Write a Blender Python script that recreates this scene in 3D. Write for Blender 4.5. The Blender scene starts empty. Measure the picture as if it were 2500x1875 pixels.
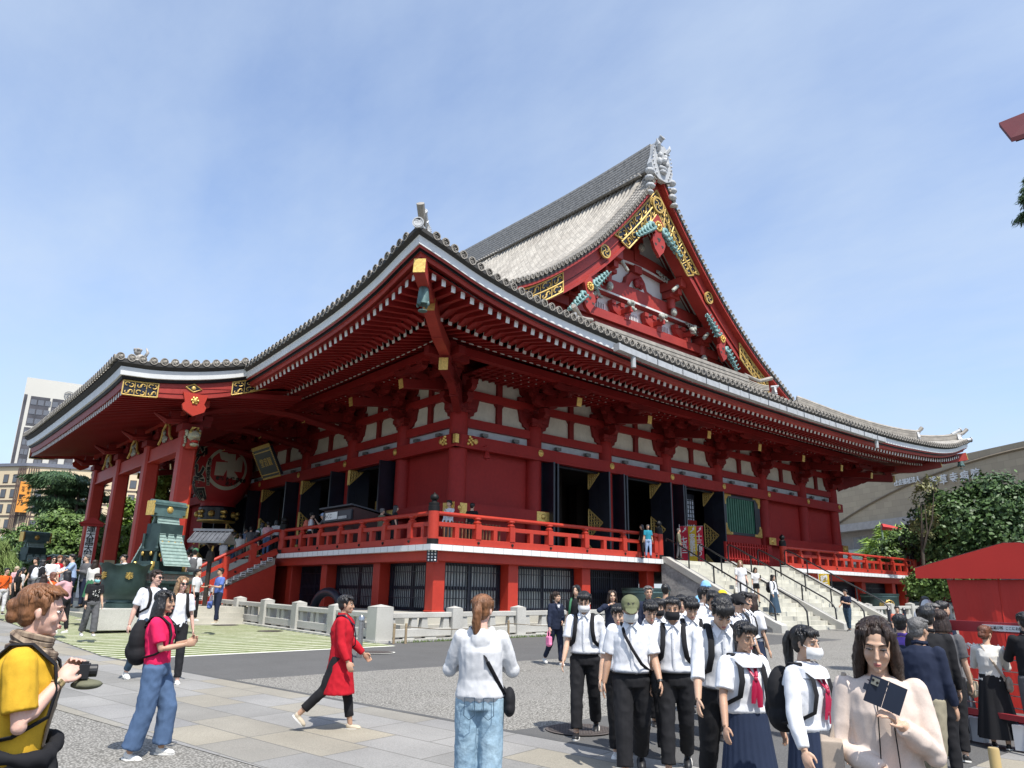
EXPO = 0.5
SUN_E = 4.3
SKY_E = .15
SKY_TINT = (1.08, 1.12, 1.22)
CLOUD = (3.1, 3.7, 4.55)
import bpy, math, random
from math import sin, cos, pi, radians, sqrt, atan2, hypot, floor, exp
from mathutils import Vector, Matrix
random.seed(7)
C = bpy.context.scene.collection
SC = bpy.context.scene
V = Vector
def tag(o, label=None, cat=None, group=None, kind=None):
 if label: o['label'] = label
 if cat: o['category'] = cat
 if group: o['group'] = group
 if kind: o['kind'] = kind
 return o
def thing(name, label, cat, loc=(0, 0, 0), rz=0.0, group=None):
 o = bpy.data.objects.new(name, None); C.objects.link(o)
 o.location = loc; o.rotation_euler = (0, 0, rz); o.empty_display_size = .2
 return tag(o, label, cat, group)
def woff(p):
 v = V((0, 0, 0))
 while p is not None:
  v += V(p.location); p = p.parent
 return v
def link(name, me, parent=None, local=False, mats=None, smooth=False):
 if mats is not None:
  for m in (mats if isinstance(mats, (list, tuple)) else [mats]): me.materials.append(m)
 if smooth:
  me.polygons.foreach_set('use_smooth', [True] * len(me.polygons))
 o = bpy.data.objects.new(name, me); C.objects.link(o)
 if parent is not None:
  o.parent = parent
  if not local: o.location = -woff(parent)
 return o
class MB:
 def __init__(s): s.v = []; s.f = []; s.m = []; s.mi = 0
 def add(s, vs, fs, mi=None):
  n = len(s.v); s.v.extend([tuple(p) for p in vs])
  mi = s.mi if mi is None else mi
  for f in fs: s.f.append(tuple(i + n for i in f)); s.m.append(mi)
  return s
 def box(s, c, d, rz=0.0, mi=None, M=None):
  hx, hy, hz = d[0] / 2, d[1] / 2, d[2] / 2
  vs = [V((x, y, z)) for z in (-hz, hz) for x, y in ((-hx, -hy), (hx, -hy), (hx, hy), (-hx, hy))]
  if M is not None: vs = [M @ p for p in vs]
  elif rz:
   c_, s_ = cos(rz), sin(rz); vs = [V((p.x * c_ - p.y * s_, p.x * s_ + p.y * c_, p.z)) for p in vs]
  c = V(c); vs = [p + c for p in vs]
  return s.add(vs, [(3, 2, 1, 0), (4, 5, 6, 7), (0, 1, 5, 4), (1, 2, 6, 5), (2, 3, 7, 6), (3, 0, 4, 7)], mi)
 def b2(s, a, b, mi=None):
  return s.box([(a[i] + b[i]) / 2 for i in range(3)], [abs(b[i] - a[i]) for i in range(3)], mi=mi)
 def beam(s, p, q, w, h, up=(0, 0, 1), mi=None):
  p = V(p); q = V(q); d = q - p; L = d.length
  if L < 1e-6: return s
  d = d / L; u = V(up); sx = d.cross(u)
  if sx.length < 1e-4: sx = d.cross(V((1, 0, 0)))
  sx.normalize(); uz = sx.cross(d)
  M = Matrix(((sx.x, d.x, uz.x), (sx.y, d.y, uz.y), (sx.z, d.z, uz.z)))
  return s.box((p + q) / 2, (w, L, h), mi=mi, M=M)
 def prism(s, poly, axis, a, b, mi=None):
  """poly: 2D points in the two other axes (order y,z / x,z / x,y), extruded along axis from a to b"""
  n = len(poly)
  def P(u, v, w):
   return (w, u, v) if axis == 0 else ((u, w, v) if axis == 1 else (u, v, w))
  vs = [P(u, v, a) for u, v in poly] + [P(u, v, b) for u, v in poly]
  fs = [tuple(range(n))[::-1], tuple(range(n, 2 * n))] + [(i, (i + 1) % n, n + (i + 1) % n, n + i) for i in range(n)]
  return s.add(vs, fs, mi)
 def tube(s, pts, r, n=8, cap=True, mi=None, up=None, flat=1.0):
  pts = [V(p) for p in pts]; k = len(pts)
  rr = r if isinstance(r, (list, tuple)) else [r] * k
  vs = []; prev = None
  for i, p in enumerate(pts):
   d = (pts[min(i + 1, k - 1)] - pts[max(i - 1, 0)])
   d = d.normalized() if d.length > 1e-9 else V((0, 0, 1))
   if prev is None:
    a = V(up) if up else (V((0, 0, 1)) if abs(d.z) < .9 else V((1, 0, 0)))
    u = d.cross(a).normalized()
   else:
    u = prev - d * prev.dot(d)
    u = u.normalized() if u.length > 1e-6 else d.orthogonal().normalized()
   prev = u; w = u.cross(d)
   for j in range(n):
    t = 2 * pi * j / n
    vs.append(p + u * (cos(t) * rr[i]) + w * (sin(t) * rr[i] * flat))
  fs = [(i * n + j, i * n + (j + 1) % n, (i + 1) * n + (j + 1) % n, (i + 1) * n + j) for i in range(k - 1) for j in range(n)]
  if cap: fs += [tuple(range(n))[::-1], tuple(range((k - 1) * n, k * n))]
  return s.add(vs, fs, mi)
 def lathe(s, prof, c=(0, 0, 0), n=16, mi=None, axis=2):
  c = V(c); vs = []; k = len(prof)
  for r, z in prof:
   for j in range(n):
    t = 2 * pi * j / n
    p = (r * cos(t), r * sin(t), z) if axis == 2 else ((z, r * cos(t), r * sin(t)) if axis == 0 else (r * cos(t), z, r * sin(t)))
    vs.append(c + V(p))
  fs = [(i * n + j, i * n + (j + 1) % n, (i + 1) * n + (j + 1) % n, (i + 1) * n + j) for i in range(k - 1) for j in range(n)]
  fs += [tuple(range(n))[::-1], tuple(range((k - 1) * n, k * n))]
  return s.add(vs, fs, mi)
 def grid(s, rows, mi=None, close=False):
  k = len(rows); n = len(rows[0]); vs = [p for r in rows for p in r]
  fs = [(i * n + j, i * n + j + 1, (i + 1) * n + j + 1, (i + 1) * n + j) for i in range(k - 1) for j in range(n - 1)]
  if close: fs += [(i * n + n - 1, i * n, (i + 1) * n, (i + 1) * n + n - 1) for i in range(k - 1)]
  return s.add(vs, fs, mi)
 def ell(s, c, r, n=12, k=8, mi=None, M=None):
  c = V(c); vs = []; fs = []
  for i in range(1, k):
   a = pi * i / k
   for j in range(n):
    t = 2 * pi * j / n
    p = V((r[0] * sin(a) * cos(t), r[1] * sin(a) * sin(t), r[2] * cos(a)))
    vs.append(c + (M @ p if M is not None else p))
  tp = V((0, 0, r[2])); bt = V((0, 0, -r[2]))
  if M is not None: tp = M @ tp; bt = M @ bt
  vs += [c + tp, c + bt]; T = (k - 1) * n
  for i in range(k - 2):
   for j in range(n): fs.append((i * n + j, (i + 1) * n + j, (i + 1) * n + (j + 1) % n, i * n + (j + 1) % n))
  for j in range(n):
   fs.append((T, j, (j + 1) % n)); fs.append((T + 1, (k - 2) * n + (j + 1) % n, (k - 2) * n + j))
  return s.add(vs, fs, mi)
 def mesh(s, name):
  me = bpy.data.meshes.new(name); me.from_pydata(s.v, [], s.f)
  if any(s.m): me.polygons.foreach_set('material_index', s.m)
  return me
 def build(s, name, mats, parent=None, smooth=False, local=False, kind=None, label=None):
  me = s.mesh(name); me.validate(verbose=False)
  o = link(name, me, parent, local, mats, smooth)
  if kind: o['kind'] = kind
  if label: o['label'] = label
  return o
def smooth_angle(o, deg=40):
 me = o.data; me.polygons.foreach_set('use_smooth', [True] * len(me.polygons))
 me.set_sharp_from_angle(angle=radians(deg)); return o
def bevel(o, w=.01, seg=1):
 m = o.modifiers.new('bevel', 'BEVEL'); m.width = w; m.segments = seg; m.limit_method = 'ANGLE'; m.angle_limit = radians(50); return o
def text(body, size, M, name, mat, parent=None, ext=.004, align='CENTER', local=False, space=1.0, bold=0.0):
 """flat lettering as mesh. M maps text plane (x right, y up) into the world"""
 cu = bpy.data.curves.new(name, 'FONT'); cu.body = body; cu.size = size; cu.extrude = ext
 cu.align_x = align; cu.align_y = 'CENTER'; cu.space_line = space; cu.offset = bold; cu.resolution_u = 3
 o = bpy.data.objects.new(name, cu); TMP.collection.objects.link(o)
 dg = tmp_dg()
 me = bpy.data.meshes.new_from_object(o.evaluated_get(dg), depsgraph=dg)
 me.name = name; me.transform(M)
 bpy.data.objects.remove(o); bpy.data.curves.remove(cu)
 me.materials.clear()
 return link(name, me, parent, local, mat)
TMP = bpy.data.scenes.new('tmp_build')
def tmp_dg():
 with bpy.context.temp_override(scene=TMP, view_layer=TMP.view_layers[0]):
  dg = bpy.context.evaluated_depsgraph_get(); dg.update(); return dg
def frame(o, xdir, ydir):
 x = V(xdir).normalized(); y = V(ydir).normalized(); z = x.cross(y)
 M = Matrix(((x.x, y.x, z.x, o[0]), (x.y, y.y, z.y, o[1]), (x.z, y.z, z.z, o[2]), (0, 0, 0, 1)))
 return M
def lerp(a, b, t): return a + (b - a) * t
def table(T, x):
 if x <= T[0][0]: return T[0][1]
 if x >= T[-1][0]: return T[-1][1]
 for i in range(len(T) - 1):
  x0, y0 = T[i]; x1, y1 = T[i + 1]
  if x <= x1:
   xm, ym = T[i - 1] if i else (x0 - (x1 - x0), y0 - (y1 - y0))
   xp, yp = T[i + 2] if i + 2 < len(T) else (x1 + (x1 - x0), y1 + (y1 - y0))
   m0 = (y1 - ym) / (x1 - xm); m1 = (yp - y0) / (xp - x0)
   h = x1 - x0; t = (x - x0) / h; t2 = t * t; t3 = t2 * t
   return (2 * t3 - 3 * t2 + 1) * y0 + (t3 - 2 * t2 + t) * h * m0 + (-2 * t3 + 3 * t2) * y1 + (t3 - t2) * h * m1
MATS = {}
def srgb(r, g, b):
 f = lambda c: (c / 255 / 12.92) if c / 255 <= .04045 else ((c / 255 + .055) / 1.055) ** 2.4
 return (f(r), f(g), f(b), 1)
def mat(name, col, rough=.6, metal=0.0, var=.12, scale=3.0, bump=0.0, bscale=20.0, spec=.4, col2=None, var2=0.0, scale2=40.0,
  coat=0.0, emit=None, sub=0.0, stretch=None, dirt=0.0, sheen=0.0):
 if name in MATS: return MATS[name]
 m = bpy.data.materials.new(name); m.use_nodes = True; nt = m.node_tree; N = nt.nodes; Lk = nt.links
 b = N['Principled BSDF']
 if isinstance(col, (list, tuple)) and len(col) == 3: col = (*col, 1)
 b.inputs['Roughness'].default_value = rough; b.inputs['Metallic'].default_value = metal
 b.inputs['Specular IOR Level'].default_value = spec
 if coat: b.inputs['Coat Weight'].default_value = coat; b.inputs['Coat Roughness'].default_value = .25
 if sheen: b.inputs['Sheen Weight'].default_value = sheen
 if sub: b.inputs['Subsurface Weight'].default_value = sub; b.inputs['Subsurface Radius'].default_value = (.02, .008, .004)
 tc = N.new('ShaderNodeTexCoord'); mp = N.new('ShaderNodeMapping'); Lk.new(tc.outputs['Object'], mp.inputs[0])
 if stretch: mp.inputs['Scale'].default_value = stretch
 n1 = N.new('ShaderNodeTexNoise'); n1.inputs['Scale'].default_value = scale; n1.inputs['Detail'].default_value = 5
 Lk.new(mp.outputs[0], n1.inputs[0])
 dark = tuple(c * (1 - var) for c in col[:3]) + (1,); lite = tuple(min(1, c * (1 + var)) for c in col[:3]) + (1,)
 if col2 is not None: dark = tuple(col2[:3]) + (1,); lite = col
 r1 = N.new('ShaderNodeMix'); r1.data_type = 'RGBA'
 rr = N.new('ShaderNodeMapRange'); rr.inputs[1].default_value = .32; rr.inputs[2].default_value = .68
 Lk.new(n1.outputs[0], rr.inputs[0]); Lk.new(rr.outputs[0], r1.inputs[0])
 r1.inputs[6].default_value = dark; r1.inputs[7].default_value = lite
 out = r1.outputs[2]
 if var2:
  n2 = N.new('ShaderNodeTexNoise'); n2.inputs['Scale'].default_value = scale2; n2.inputs['Detail'].default_value = 3
  Lk.new(mp.outputs[0], n2.inputs[0])
  mr = N.new('ShaderNodeMapRange'); mr.inputs[1].default_value = .3; mr.inputs[2].default_value = .7
  mr.inputs[3].default_value = 1 - var2; mr.inputs[4].default_value = 1 + var2
  Lk.new(n2.outputs[0], mr.inputs[0])
  mu = N.new('ShaderNodeVectorMath'); mu.operation = 'SCALE'; Lk.new(out, mu.inputs[0]); Lk.new(mr.outputs[0], mu.inputs['Scale'])
  out = mu.outputs[0]
 Lk.new(out, b.inputs['Base Color'])
 if bump:
  n3 = N.new('ShaderNodeTexNoise'); n3.inputs['Scale'].default_value = bscale; n3.inputs['Detail'].default_value = 4
  Lk.new(mp.outputs[0], n3.inputs[0])
  bp = N.new('ShaderNodeBump'); bp.inputs['Strength'].default_value = bump; bp.inputs['Distance'].default_value = .02
  Lk.new(n3.outputs[0], bp.inputs['Height']); Lk.new(bp.outputs[0], b.inputs['Normal'])
 if emit:
  b.inputs['Emission Color'].default_value = (*emit[:3], 1); b.inputs['Emission Strength'].default_value = emit[3]
 MATS[name] = m
 return m
def node_mat(name):
 m = bpy.data.materials.new(name); m.use_nodes = True
 MATS[name] = m
 return m, m.node_tree.nodes, m.node_tree.links, m.node_tree.nodes['Principled BSDF']
def mixc(N, Lk, fac, a, b, mode='MIX'):
 x = N.new('ShaderNodeMix'); x.data_type = 'RGBA'; x.blend_type = mode
 for i, v in ((0, fac), (6, a), (7, b)):
  if hasattr(v, 'links'): Lk.new(v, x.inputs[i])
  elif i == 0: x.inputs[0].default_value = v
  else: x.inputs[i].default_value = v if len(v) == 4 else (*v, 1)
 return x.outputs[2]
def mathn(N, Lk, op, a, b=None, c=None):
 x = N.new('ShaderNodeMath'); x.operation = op
 for i, v in enumerate((a, b, c)):
  if v is None: continue
  if hasattr(v, 'links'): Lk.new(v, x.inputs[i])
  else: x.inputs[i].default_value = v
 return x.outputs[0]
def noise(N, Lk, vec, scale, detail=4, rough=.55):
 x = N.new('ShaderNodeTexNoise'); x.inputs['Scale'].default_value = scale; x.inputs['Detail'].default_value = detail; x.inputs['Roughness'].default_value = rough
 if vec is not None: Lk.new(vec, x.inputs[0])
 return x.outputs[0]
def rng(N, Lk, v, a, b, c=0.0, d=1.0):
 x = N.new('ShaderNodeMapRange'); Lk.new(v, x.inputs[0])
 for i, k in zip((1, 2, 3, 4), (a, b, c, d)): x.inputs[i].default_value = k
 return x.outputs[0]
CAM = (24.3457, -18.0058, 1.6487)
YAW, PIT, ROL, FPX = 2.43213633, 0.276814053, 0.0172595059, 1800.34
cd = bpy.data.cameras.new('camera'); cam = bpy.data.objects.new('camera', cd); C.objects.link(cam); SC.camera = cam
f_ = V((cos(PIT) * cos(YAW), cos(PIT) * sin(YAW), sin(PIT))); r_ = V((sin(YAW), -cos(YAW), 0)); u_ = r_.cross(f_)
r2 = r_ * cos(ROL) + u_ * sin(ROL); u2 = -r_ * sin(ROL) + u_ * cos(ROL)
cam.matrix_world = Matrix(((r2.x, u2.x, -f_.x, CAM[0]), (r2.y, u2.y, -f_.y, CAM[1]), (r2.z, u2.z, -f_.z, CAM[2]), (0, 0, 0, 1)))
cd.sensor_width = 36; cd.lens = 36 * FPX / 2500; cd.clip_start = .1; cd.clip_end = 3000
SC.render.resolution_x = 1024; SC.render.resolution_y = 768
SC.view_settings.view_transform = 'Standard'; SC.view_settings.look = 'None'; SC.view_settings.gamma = 1
SC.view_settings.exposure = EXPO
def px_ray(px, py):
 return (f_ + r2 * ((px - 1250) / FPX) - u2 * ((py - 937.5) / FPX))
def at(px, py, D):
 """world point seen at photograph pixel (px,py) at horizontal distance D"""
 d = px_ray(px, py); return V(CAM) + d * (D / hypot(d.x, d.y))
def gz(x, y):
 t = .0145 * (21 - x) + .010 * (y + 13)
 return min(max(t, 0.0), .6)
SUN_EL, SUN_AZ = radians(59), radians(-12)      # azimuth measured from +x
sd = V((cos(SUN_EL) * cos(SUN_AZ), cos(SUN_EL) * sin(SUN_AZ), sin(SUN_EL)))
sl = bpy.data.lights.new('sun', 'SUN'); sun = bpy.data.objects.new('sun', sl); C.objects.link(sun)
sl.energy = SUN_E; sl.angle = radians(.53); sl.color = (1, .955, .89)
sun.rotation_euler = sd.to_track_quat('Z', 'Y').to_euler(); sun.location = (30, -10, 60)
w = bpy.data.worlds.new('World'); SC.world = w; w.use_nodes = True
N = w.node_tree.nodes; Lk = w.node_tree.links; bg = N['Background']
sky = N.new('ShaderNodeTexSky'); sky.sky_type = 'NISHITA'; sky.sun_disc = False; sky.sun_elevation = SUN_EL
sky.sun_rotation = pi / 2 - SUN_AZ; sky.air_density = 1.0; sky.dust_density = 1.2; sky.ozone_density = 1.2
tc = N.new('ShaderNodeTexCoord')
mp = N.new('ShaderNodeMapping'); Lk.new(tc.outputs['Generated'], mp.inputs[0])
mp.vector_type = 'POINT'
sep = N.new('ShaderNodeSeparateXYZ'); Lk.new(tc.outputs['Generated'], sep.inputs[0])
zz = mathn(N, Lk, 'ADD', mathn(N, Lk, 'MAXIMUM', sep.outputs[2], 0.0), .16)
cx = mathn(N, Lk, 'DIVIDE', sep.outputs[0], zz); cy = mathn(N, Lk, 'DIVIDE', sep.outputs[1], zz)
comb = N.new('ShaderNodeCombineXYZ'); Lk.new(cx, comb.inputs[0]); Lk.new(cy, comb.inputs[1])
m2 = N.new('ShaderNodeMapping'); Lk.new(comb.outputs[0], m2.inputs[0]); m2.inputs['Rotation'].default_value = (0, 0, radians(60)); m2.inputs['Scale'].default_value = (.6, 1.15, 1)
c1 = noise(N, Lk, m2.outputs[0], .95, 8, .6); c2 = noise(N, Lk, m2.outputs[0], 3.6, 6, .6)
cm = mathn(N, Lk, 'ADD', mathn(N, Lk, 'MULTIPLY', c1, .72), mathn(N, Lk, 'MULTIPLY', c2, .28))
cf = rng(N, Lk, cm, .36, .66, .16, .70)
hz = rng(N, Lk, sep.outputs[2], .0, .5, .3, 0.0)
cf2 = mathn(N, Lk, 'MINIMUM', mathn(N, Lk, 'ADD', cf, hz), .92)
skc = N.new('ShaderNodeVectorMath'); skc.operation = 'MULTIPLY'; Lk.new(sky.outputs[0], skc.inputs[0]); skc.inputs[1].default_value = SKY_TINT
cl = mixc(N, Lk, cf2, skc.outputs[0], CLOUD)
Lk.new(cl, bg.inputs[0]); bg.inputs[1].default_value = SKY_E
SC.cycles.max_bounces = 6; SC.cycles.diffuse_bounces = 4; SC.cycles.glossy_bounces = 3; SC.cycles.transmission_bounces = 3; SC.cycles.transparent_max_bounces = 6
SC.cycles.caustics_reflective = False; SC.cycles.caustics_refractive = False
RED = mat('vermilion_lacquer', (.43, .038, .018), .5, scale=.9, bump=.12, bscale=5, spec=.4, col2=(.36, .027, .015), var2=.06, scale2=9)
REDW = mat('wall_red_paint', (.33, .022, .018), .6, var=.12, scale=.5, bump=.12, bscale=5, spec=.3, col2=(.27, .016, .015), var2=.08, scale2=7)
REDK = mat('bracket_red_shaded', (.215, .016, .014), .6, var=.12, scale=.8, bump=.1, bscale=6, spec=.3, col2=(.17, .012, .012), var2=.08, scale2=8)  # wall red darkened for brackets and frames: under-eave shade put into the colour
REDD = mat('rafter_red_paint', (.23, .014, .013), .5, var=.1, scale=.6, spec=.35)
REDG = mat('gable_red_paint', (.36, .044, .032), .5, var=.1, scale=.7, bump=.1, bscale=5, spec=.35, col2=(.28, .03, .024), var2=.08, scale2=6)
WHITE = mat('white_paint', (.72, .73, .72), .5, var=.05, scale=2)
WHITE2 = mat('white_end_paint', (.66, .65, .62), .5, var=.06, scale=9)
PLAST = mat('plaster', (.68, .66, .56), .85, var=.12, scale=.9, bump=.15, bscale=9, col2=(.55, .53, .44), var2=.06, scale2=7)
PLASTW = mat('gable_plaster', (.72, .72, .70), .8, var=.06, scale=1)
BLACKP = mat('black_lacquer', (.010, .012, .022), .35, var=.3, scale=2, spec=.5)
BLACKM = mat('black_gap_paint', (.006, .006, .008), .6)
GOLD = mat('gold_leaf', (.70, .47, .13), .35, metal=.6, var=.2, scale=14, bump=.3, bscale=60, spec=.6)
GOLDP = mat('gold_paint', (.58, .40, .12), .5, metal=.25, var=.15, scale=10, bump=.3, bscale=40)
TEAL = mat('carving_green_paint', (.30, .47, .45), .55, var=.5, scale=14, bump=.3, bscale=30, col2=(.09, .22, .22))
CARV = mat('carving_grey_paint', (.58, .56, .47), .6, var=.4, scale=16, bump=.4, bscale=40, col2=(.13, .17, .16))
DRAG = mat('carving_cream_paint', (.62, .52, .33), .55, col2=(.22, .30, .22), scale=22, bump=.3, bscale=40)
STEEL = mat('galvanised_gutter', (.42, .43, .43), .5, metal=.2, var=.12, scale=4)
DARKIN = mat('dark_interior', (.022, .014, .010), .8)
TILEG = mat('ridge_tile', (.33, .315, .29), .55, var=.25, scale=5, var2=.15, scale2=30, bump=.2, bscale=30)
TILEO = mat('ornament_tile', (.44, .45, .45), .45, var=.15, scale=8, bump=.2, bscale=30, spec=.5)
TILEC = mat('eave_tile_clay', (.30, .275, .235), .6, var=.22, scale=2.5, var2=.15, scale2=25, bump=.2, bscale=40)
TILED = mat('eave_tile_recess', (.045, .043, .040), .8)
STONE = mat('granite', (.46, .45, .41), .8, var=.10, scale=1.2, var2=.14, scale2=55, bump=.25, bscale=60, col2=(.38, .37, .335))
STONES = mat('granite_steps', (.47, .45, .385), .8, var=.12, scale=1.0, var2=.12, scale2=45, bump=.25, bscale=60, col2=(.36, .345, .29))
def tile_mat(name, axis, off=0.0):
 m, N, Lk, b = node_mat(name)
 tc = N.new('ShaderNodeTexCoord'); sp = N.new('ShaderNodeSeparateXYZ'); Lk.new(tc.outputs['Object'], sp.inputs[0])
 a = sp.outputs[axis]; o = sp.outputs[1 - axis]
 k = mathn(N, Lk, 'MULTIPLY', a, 1 / .27)
 fr = mathn(N, Lk, 'FRACT', k)
 idx = mathn(N, Lk, 'FLOOR', k); idy = mathn(N, Lk, 'FLOOR', mathn(N, Lk, 'ADD', mathn(N, Lk, 'MULTIPLY', o, 1 / .355), off))
 cb = N.new('ShaderNodeCombineXYZ'); Lk.new(idx, cb.inputs[0]); Lk.new(idy, cb.inputs[1])
 wn = N.new('ShaderNodeTexWhiteNoise'); wn.noise_dimensions = '2D'; Lk.new(cb.outputs[0], wn.inputs['Vector'])
 per = rng(N, Lk, wn.outputs[0], 0, 1, .78, 1.16)
 joint = rng(N, Lk, fr, 0.0, .10, .45, 1.0)
 nn = noise(N, Lk, tc.outputs['Object'], .35, 5)
 base = mixc(N, Lk, rng(N, Lk, nn, .35, .65), (.30, .275, .235), (.40, .375, .325))
 fine = rng(N, Lk, noise(N, Lk, tc.outputs['Object'], 9, 4), .3, .7, .86, 1.12)
 tot = mathn(N, Lk, 'MULTIPLY', mathn(N, Lk, 'MULTIPLY', per, joint), fine)
 s = N.new('ShaderNodeVectorMath'); s.operation = 'SCALE'; Lk.new(base, s.inputs[0]); Lk.new(tot, s.inputs['Scale'])
 Lk.new(s.outputs[0], b.inputs['Base Color']); b.inputs['Roughness'].default_value = .62
 bp = N.new('ShaderNodeBump'); bp.inputs['Strength'].default_value = .6; bp.inputs['Distance'].default_value = .02
 Lk.new(joint, bp.inputs['Height']); Lk.new(bp.outputs[0], b.inputs['Normal'])
 return m
TILE_F = tile_mat('roof_tile_front', 1); TILE_S = tile_mat('roof_tile_side', 0)
# ================================================================ main hall
YS = [0, 4.21, 8.96, 13.71, 18.46, 23.21, 27.96, 32.17]; L_ = 32.17
XS = [0, -4.04, -8.68, -13.87, -19.13, -24.32, -28.96, -33.0]; W_ = 33.0
E_ = 6.81; PL = 3.73; ZP = 3.18; ZT = 1.0
XC = -16.5; YC = 16.085
hall = thing('temple_hall', 'huge vermilion temple hall with sweeping grey tiled roof and gilded gable', 'temple', (XC, YC, ZT))
FT = [(0, 12.2), (1, 11.95), (2.5, 11.54), (4.3, 11.22), (6.1, 11.02), (8.5, 10.85), (12, 10.66), (16, 10.56), (23, 10.5)]
def Fz(s): return table(FT, s)                      # fascia top height, s = distance from the corner along the eave
PT = [(0, 10.75), (2.7, 11.95), (5.3, 13.3), (8, 14.9), (10.7, 16.4), (12.2, 17.2), (13.8, 18.25), (15.5, 19.55), (16.9, 20.75), (18.6, 22.45), (20, 24.0), (21.65, 26.0), (22.9, 28.0)]
XE, XW = E_, -W_ - E_; YF, YB = -E_, L_ + E_
GX = -1.2                                            # roof edge over the gable
def roofz(dx, dy):
 d = min(dx, dy); s = max(dx, dy); s = min(s, 23)
 f = max(0, 1 - d / 8.0)
 return table(PT, max(d, 0)) + (Fz(s) - 10.5) * f * f + .04
def zfront(x, y): return roofz(min(XE - x, x - XW), y - YF) if (XE - x) < 8.01 else roofz(99, y - YF) if (XE - x) > 23 else table(PT, y - YF) + (Fz(min(XE - x, 23)) - 10.5) * max(0, 1 - (y - YF) / 8) ** 2 + .04
def surf(x, y, side):
 """side 0 = front slope, 1 = east (gable end) slope"""
 dx = XE - x; dy = y - YF if y < YC else YB - y
 d, s = (dy, dx) if side == 0 else (dx, dy)
 s = min(s, 23); f = max(0, 1 - d / 8.0)
 return table(PT, max(d, 0)) + (Fz(s) - 10.5) * f * f + .04
roof = None
bed = MB()
NP = 26
def front_rows(ys_sign):
 rows = []
 for i in range(NP + 1):
  t = i / NP; d = 22.895 * t
  xe = XE - d if d < 8.01 else GX + .0; xw = XW + d if d < 8.01 else -W_ - GX
  y = YF + d if ys_sign > 0 else YB - d
  row = []
  for j in range(41):
   u = j / 40; x = xe + (xw - xe) * u
   dx = min(XE - x, x - XW); s = min(dx, 23); f = max(0, 1 - d / 8.0)
   row.append((x, y, table(PT, d) + (Fz(s) - 10.5) * f * f))
  rows.append(row)
 return rows
bed.grid(front_rows(1), mi=0); bed.grid(front_rows(-1), mi=0)
for sgn in (1, -1):
 rows = []
 for i in range(12):
  d = 8.6 * i / 11
  dd = min(d, 8.01)
  row = []
  for j in range(41):
   u = j / 40; y = (YF + dd) + (YB - dd - YF - dd) * u
   dy = min(y - YF, YB - y); s = min(dy, 23); f = max(0, 1 - d / 8.0)
   x = XE - d if sgn > 0 else XW + d
   row.append((x, y, table(PT, d) + (Fz(s) - 10.5) * f * f))
  rows.append(row)
 bed.grid(rows, mi=1)
def roll(mb, pts, r=.105, mi=0, n=6, cap=False):
 """half round tile roll along a polyline lying on the roof"""
 k = len(pts); vs = []
 for i, p in enumerate(pts):
  a = V(pts[max(i - 1, 0)]); b = V(pts[min(i + 1, k - 1)]); d = (b - a).normalized()
  sx = d.cross(V((0, 0, 1))).normalized(); up = sx.cross(d)
  for j in range(n + 1):
   t = pi * j / n
   vs.append(V(p) + sx * (r * cos(t)) + up * (r * sin(t) + .0))
 m = n + 1
 fs = [(i * m + j, i * m + j + 1, (i + 1) * m + j + 1, (i + 1) * m + j) for i in range(k - 1) for j in range(n)]
 mb.add(vs, fs, mi)
PITCH = .355
disc = MB()                                          # round eave tiles with manji relief: mats clay, recess
MANJI = [((-.62, 0), (.62, 0)), ((0, -.62), (0, .62)), ((0, .62), (-.58, .62)), ((-.62, 0), (-.62, -.58)), ((0, -.62), (.58, -.62)), ((.62, 0), (.62, .58))]
def emblem(mb, c, X, Y, r, rim, field, sign, depth=.06, th=.17, seg=14, rimw=.2):
 """round boss: ring, field and manji. X right, Y up (unit); normal = X x Y"""
 c = V(c); X = V(X).normalized(); Y = V(Y).normalized(); Z = X.cross(Y)
 def ring(rad, z): return [c + X * (rad * cos(2 * pi * i / seg)) + Y * (rad * sin(2 * pi * i / seg)) + Z * z for i in range(seg)]
 A = ring(r, -depth); B = ring(r, .0); D = ring(r * (1 - rimw), 0.0); Fd = ring(r * (1 - rimw), -depth * .35)
 vs = A + B + D + Fd; n = seg
 fs = [(k * n + i, k * n + (i + 1) % n, (k + 1) * n + (i + 1) % n, (k + 1) * n + i) for k in range(3) for i in range(n)]
 mb.add(vs, fs, rim); mb.add(Fd, [tuple(range(n))], field)
 q = r * (1 - rimw) * .98; h = th * q * .5
 for (a, b) in MANJI:
  x0, x1 = sorted((a[0], b[0])); y0, y1 = sorted((a[1], b[1]))
  x0 = x0 * q - h; x1 = x1 * q + h; y0 = y0 * q - h; y1 = y1 * q + h
  P = [c + X * x + Y * y + Z * (-depth * .12) for x, y in ((x0, y0), (x1, y0), (x1, y1), (x0, y1))]
  mb.add(P, [(0, 1, 2, 3)], sign)
rolls = MB(); PATH = {}
x = XE - .18; i = 0
while x > XW + .1:
 dxe = min(XE - x, x - XW)
 dmax = 22.9 if dxe > 8.01 else dxe
 if dmax > .35:
  n = max(3, int(dmax / 1.0)); pts = []
  for k in range(n + 1):
   d = -.17 + (dmax + .17) * k / n
   s = min(dxe, 23); f = max(0, 1 - max(d, 0) / 8.0)
   pts.append((x, YF + d, table(PT, max(d, 0)) + min(d, 0) * .45 + (Fz(s) - 10.5) * f * f + .03))
  if not (-27.0 < x < -6.4): roll(rolls, pts, mi=0)
  else: roll(rolls, pts[1:], mi=0)
  if not (-27.0 < x < -6.4):
   p = pts[0]; emblem(disc, (p[0], p[1] - .01, p[2] + .04), (1, 0, 0), (0, 0, 1), .145, 0, 1, 0)
 x -= PITCH
y = YF + .18
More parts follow.
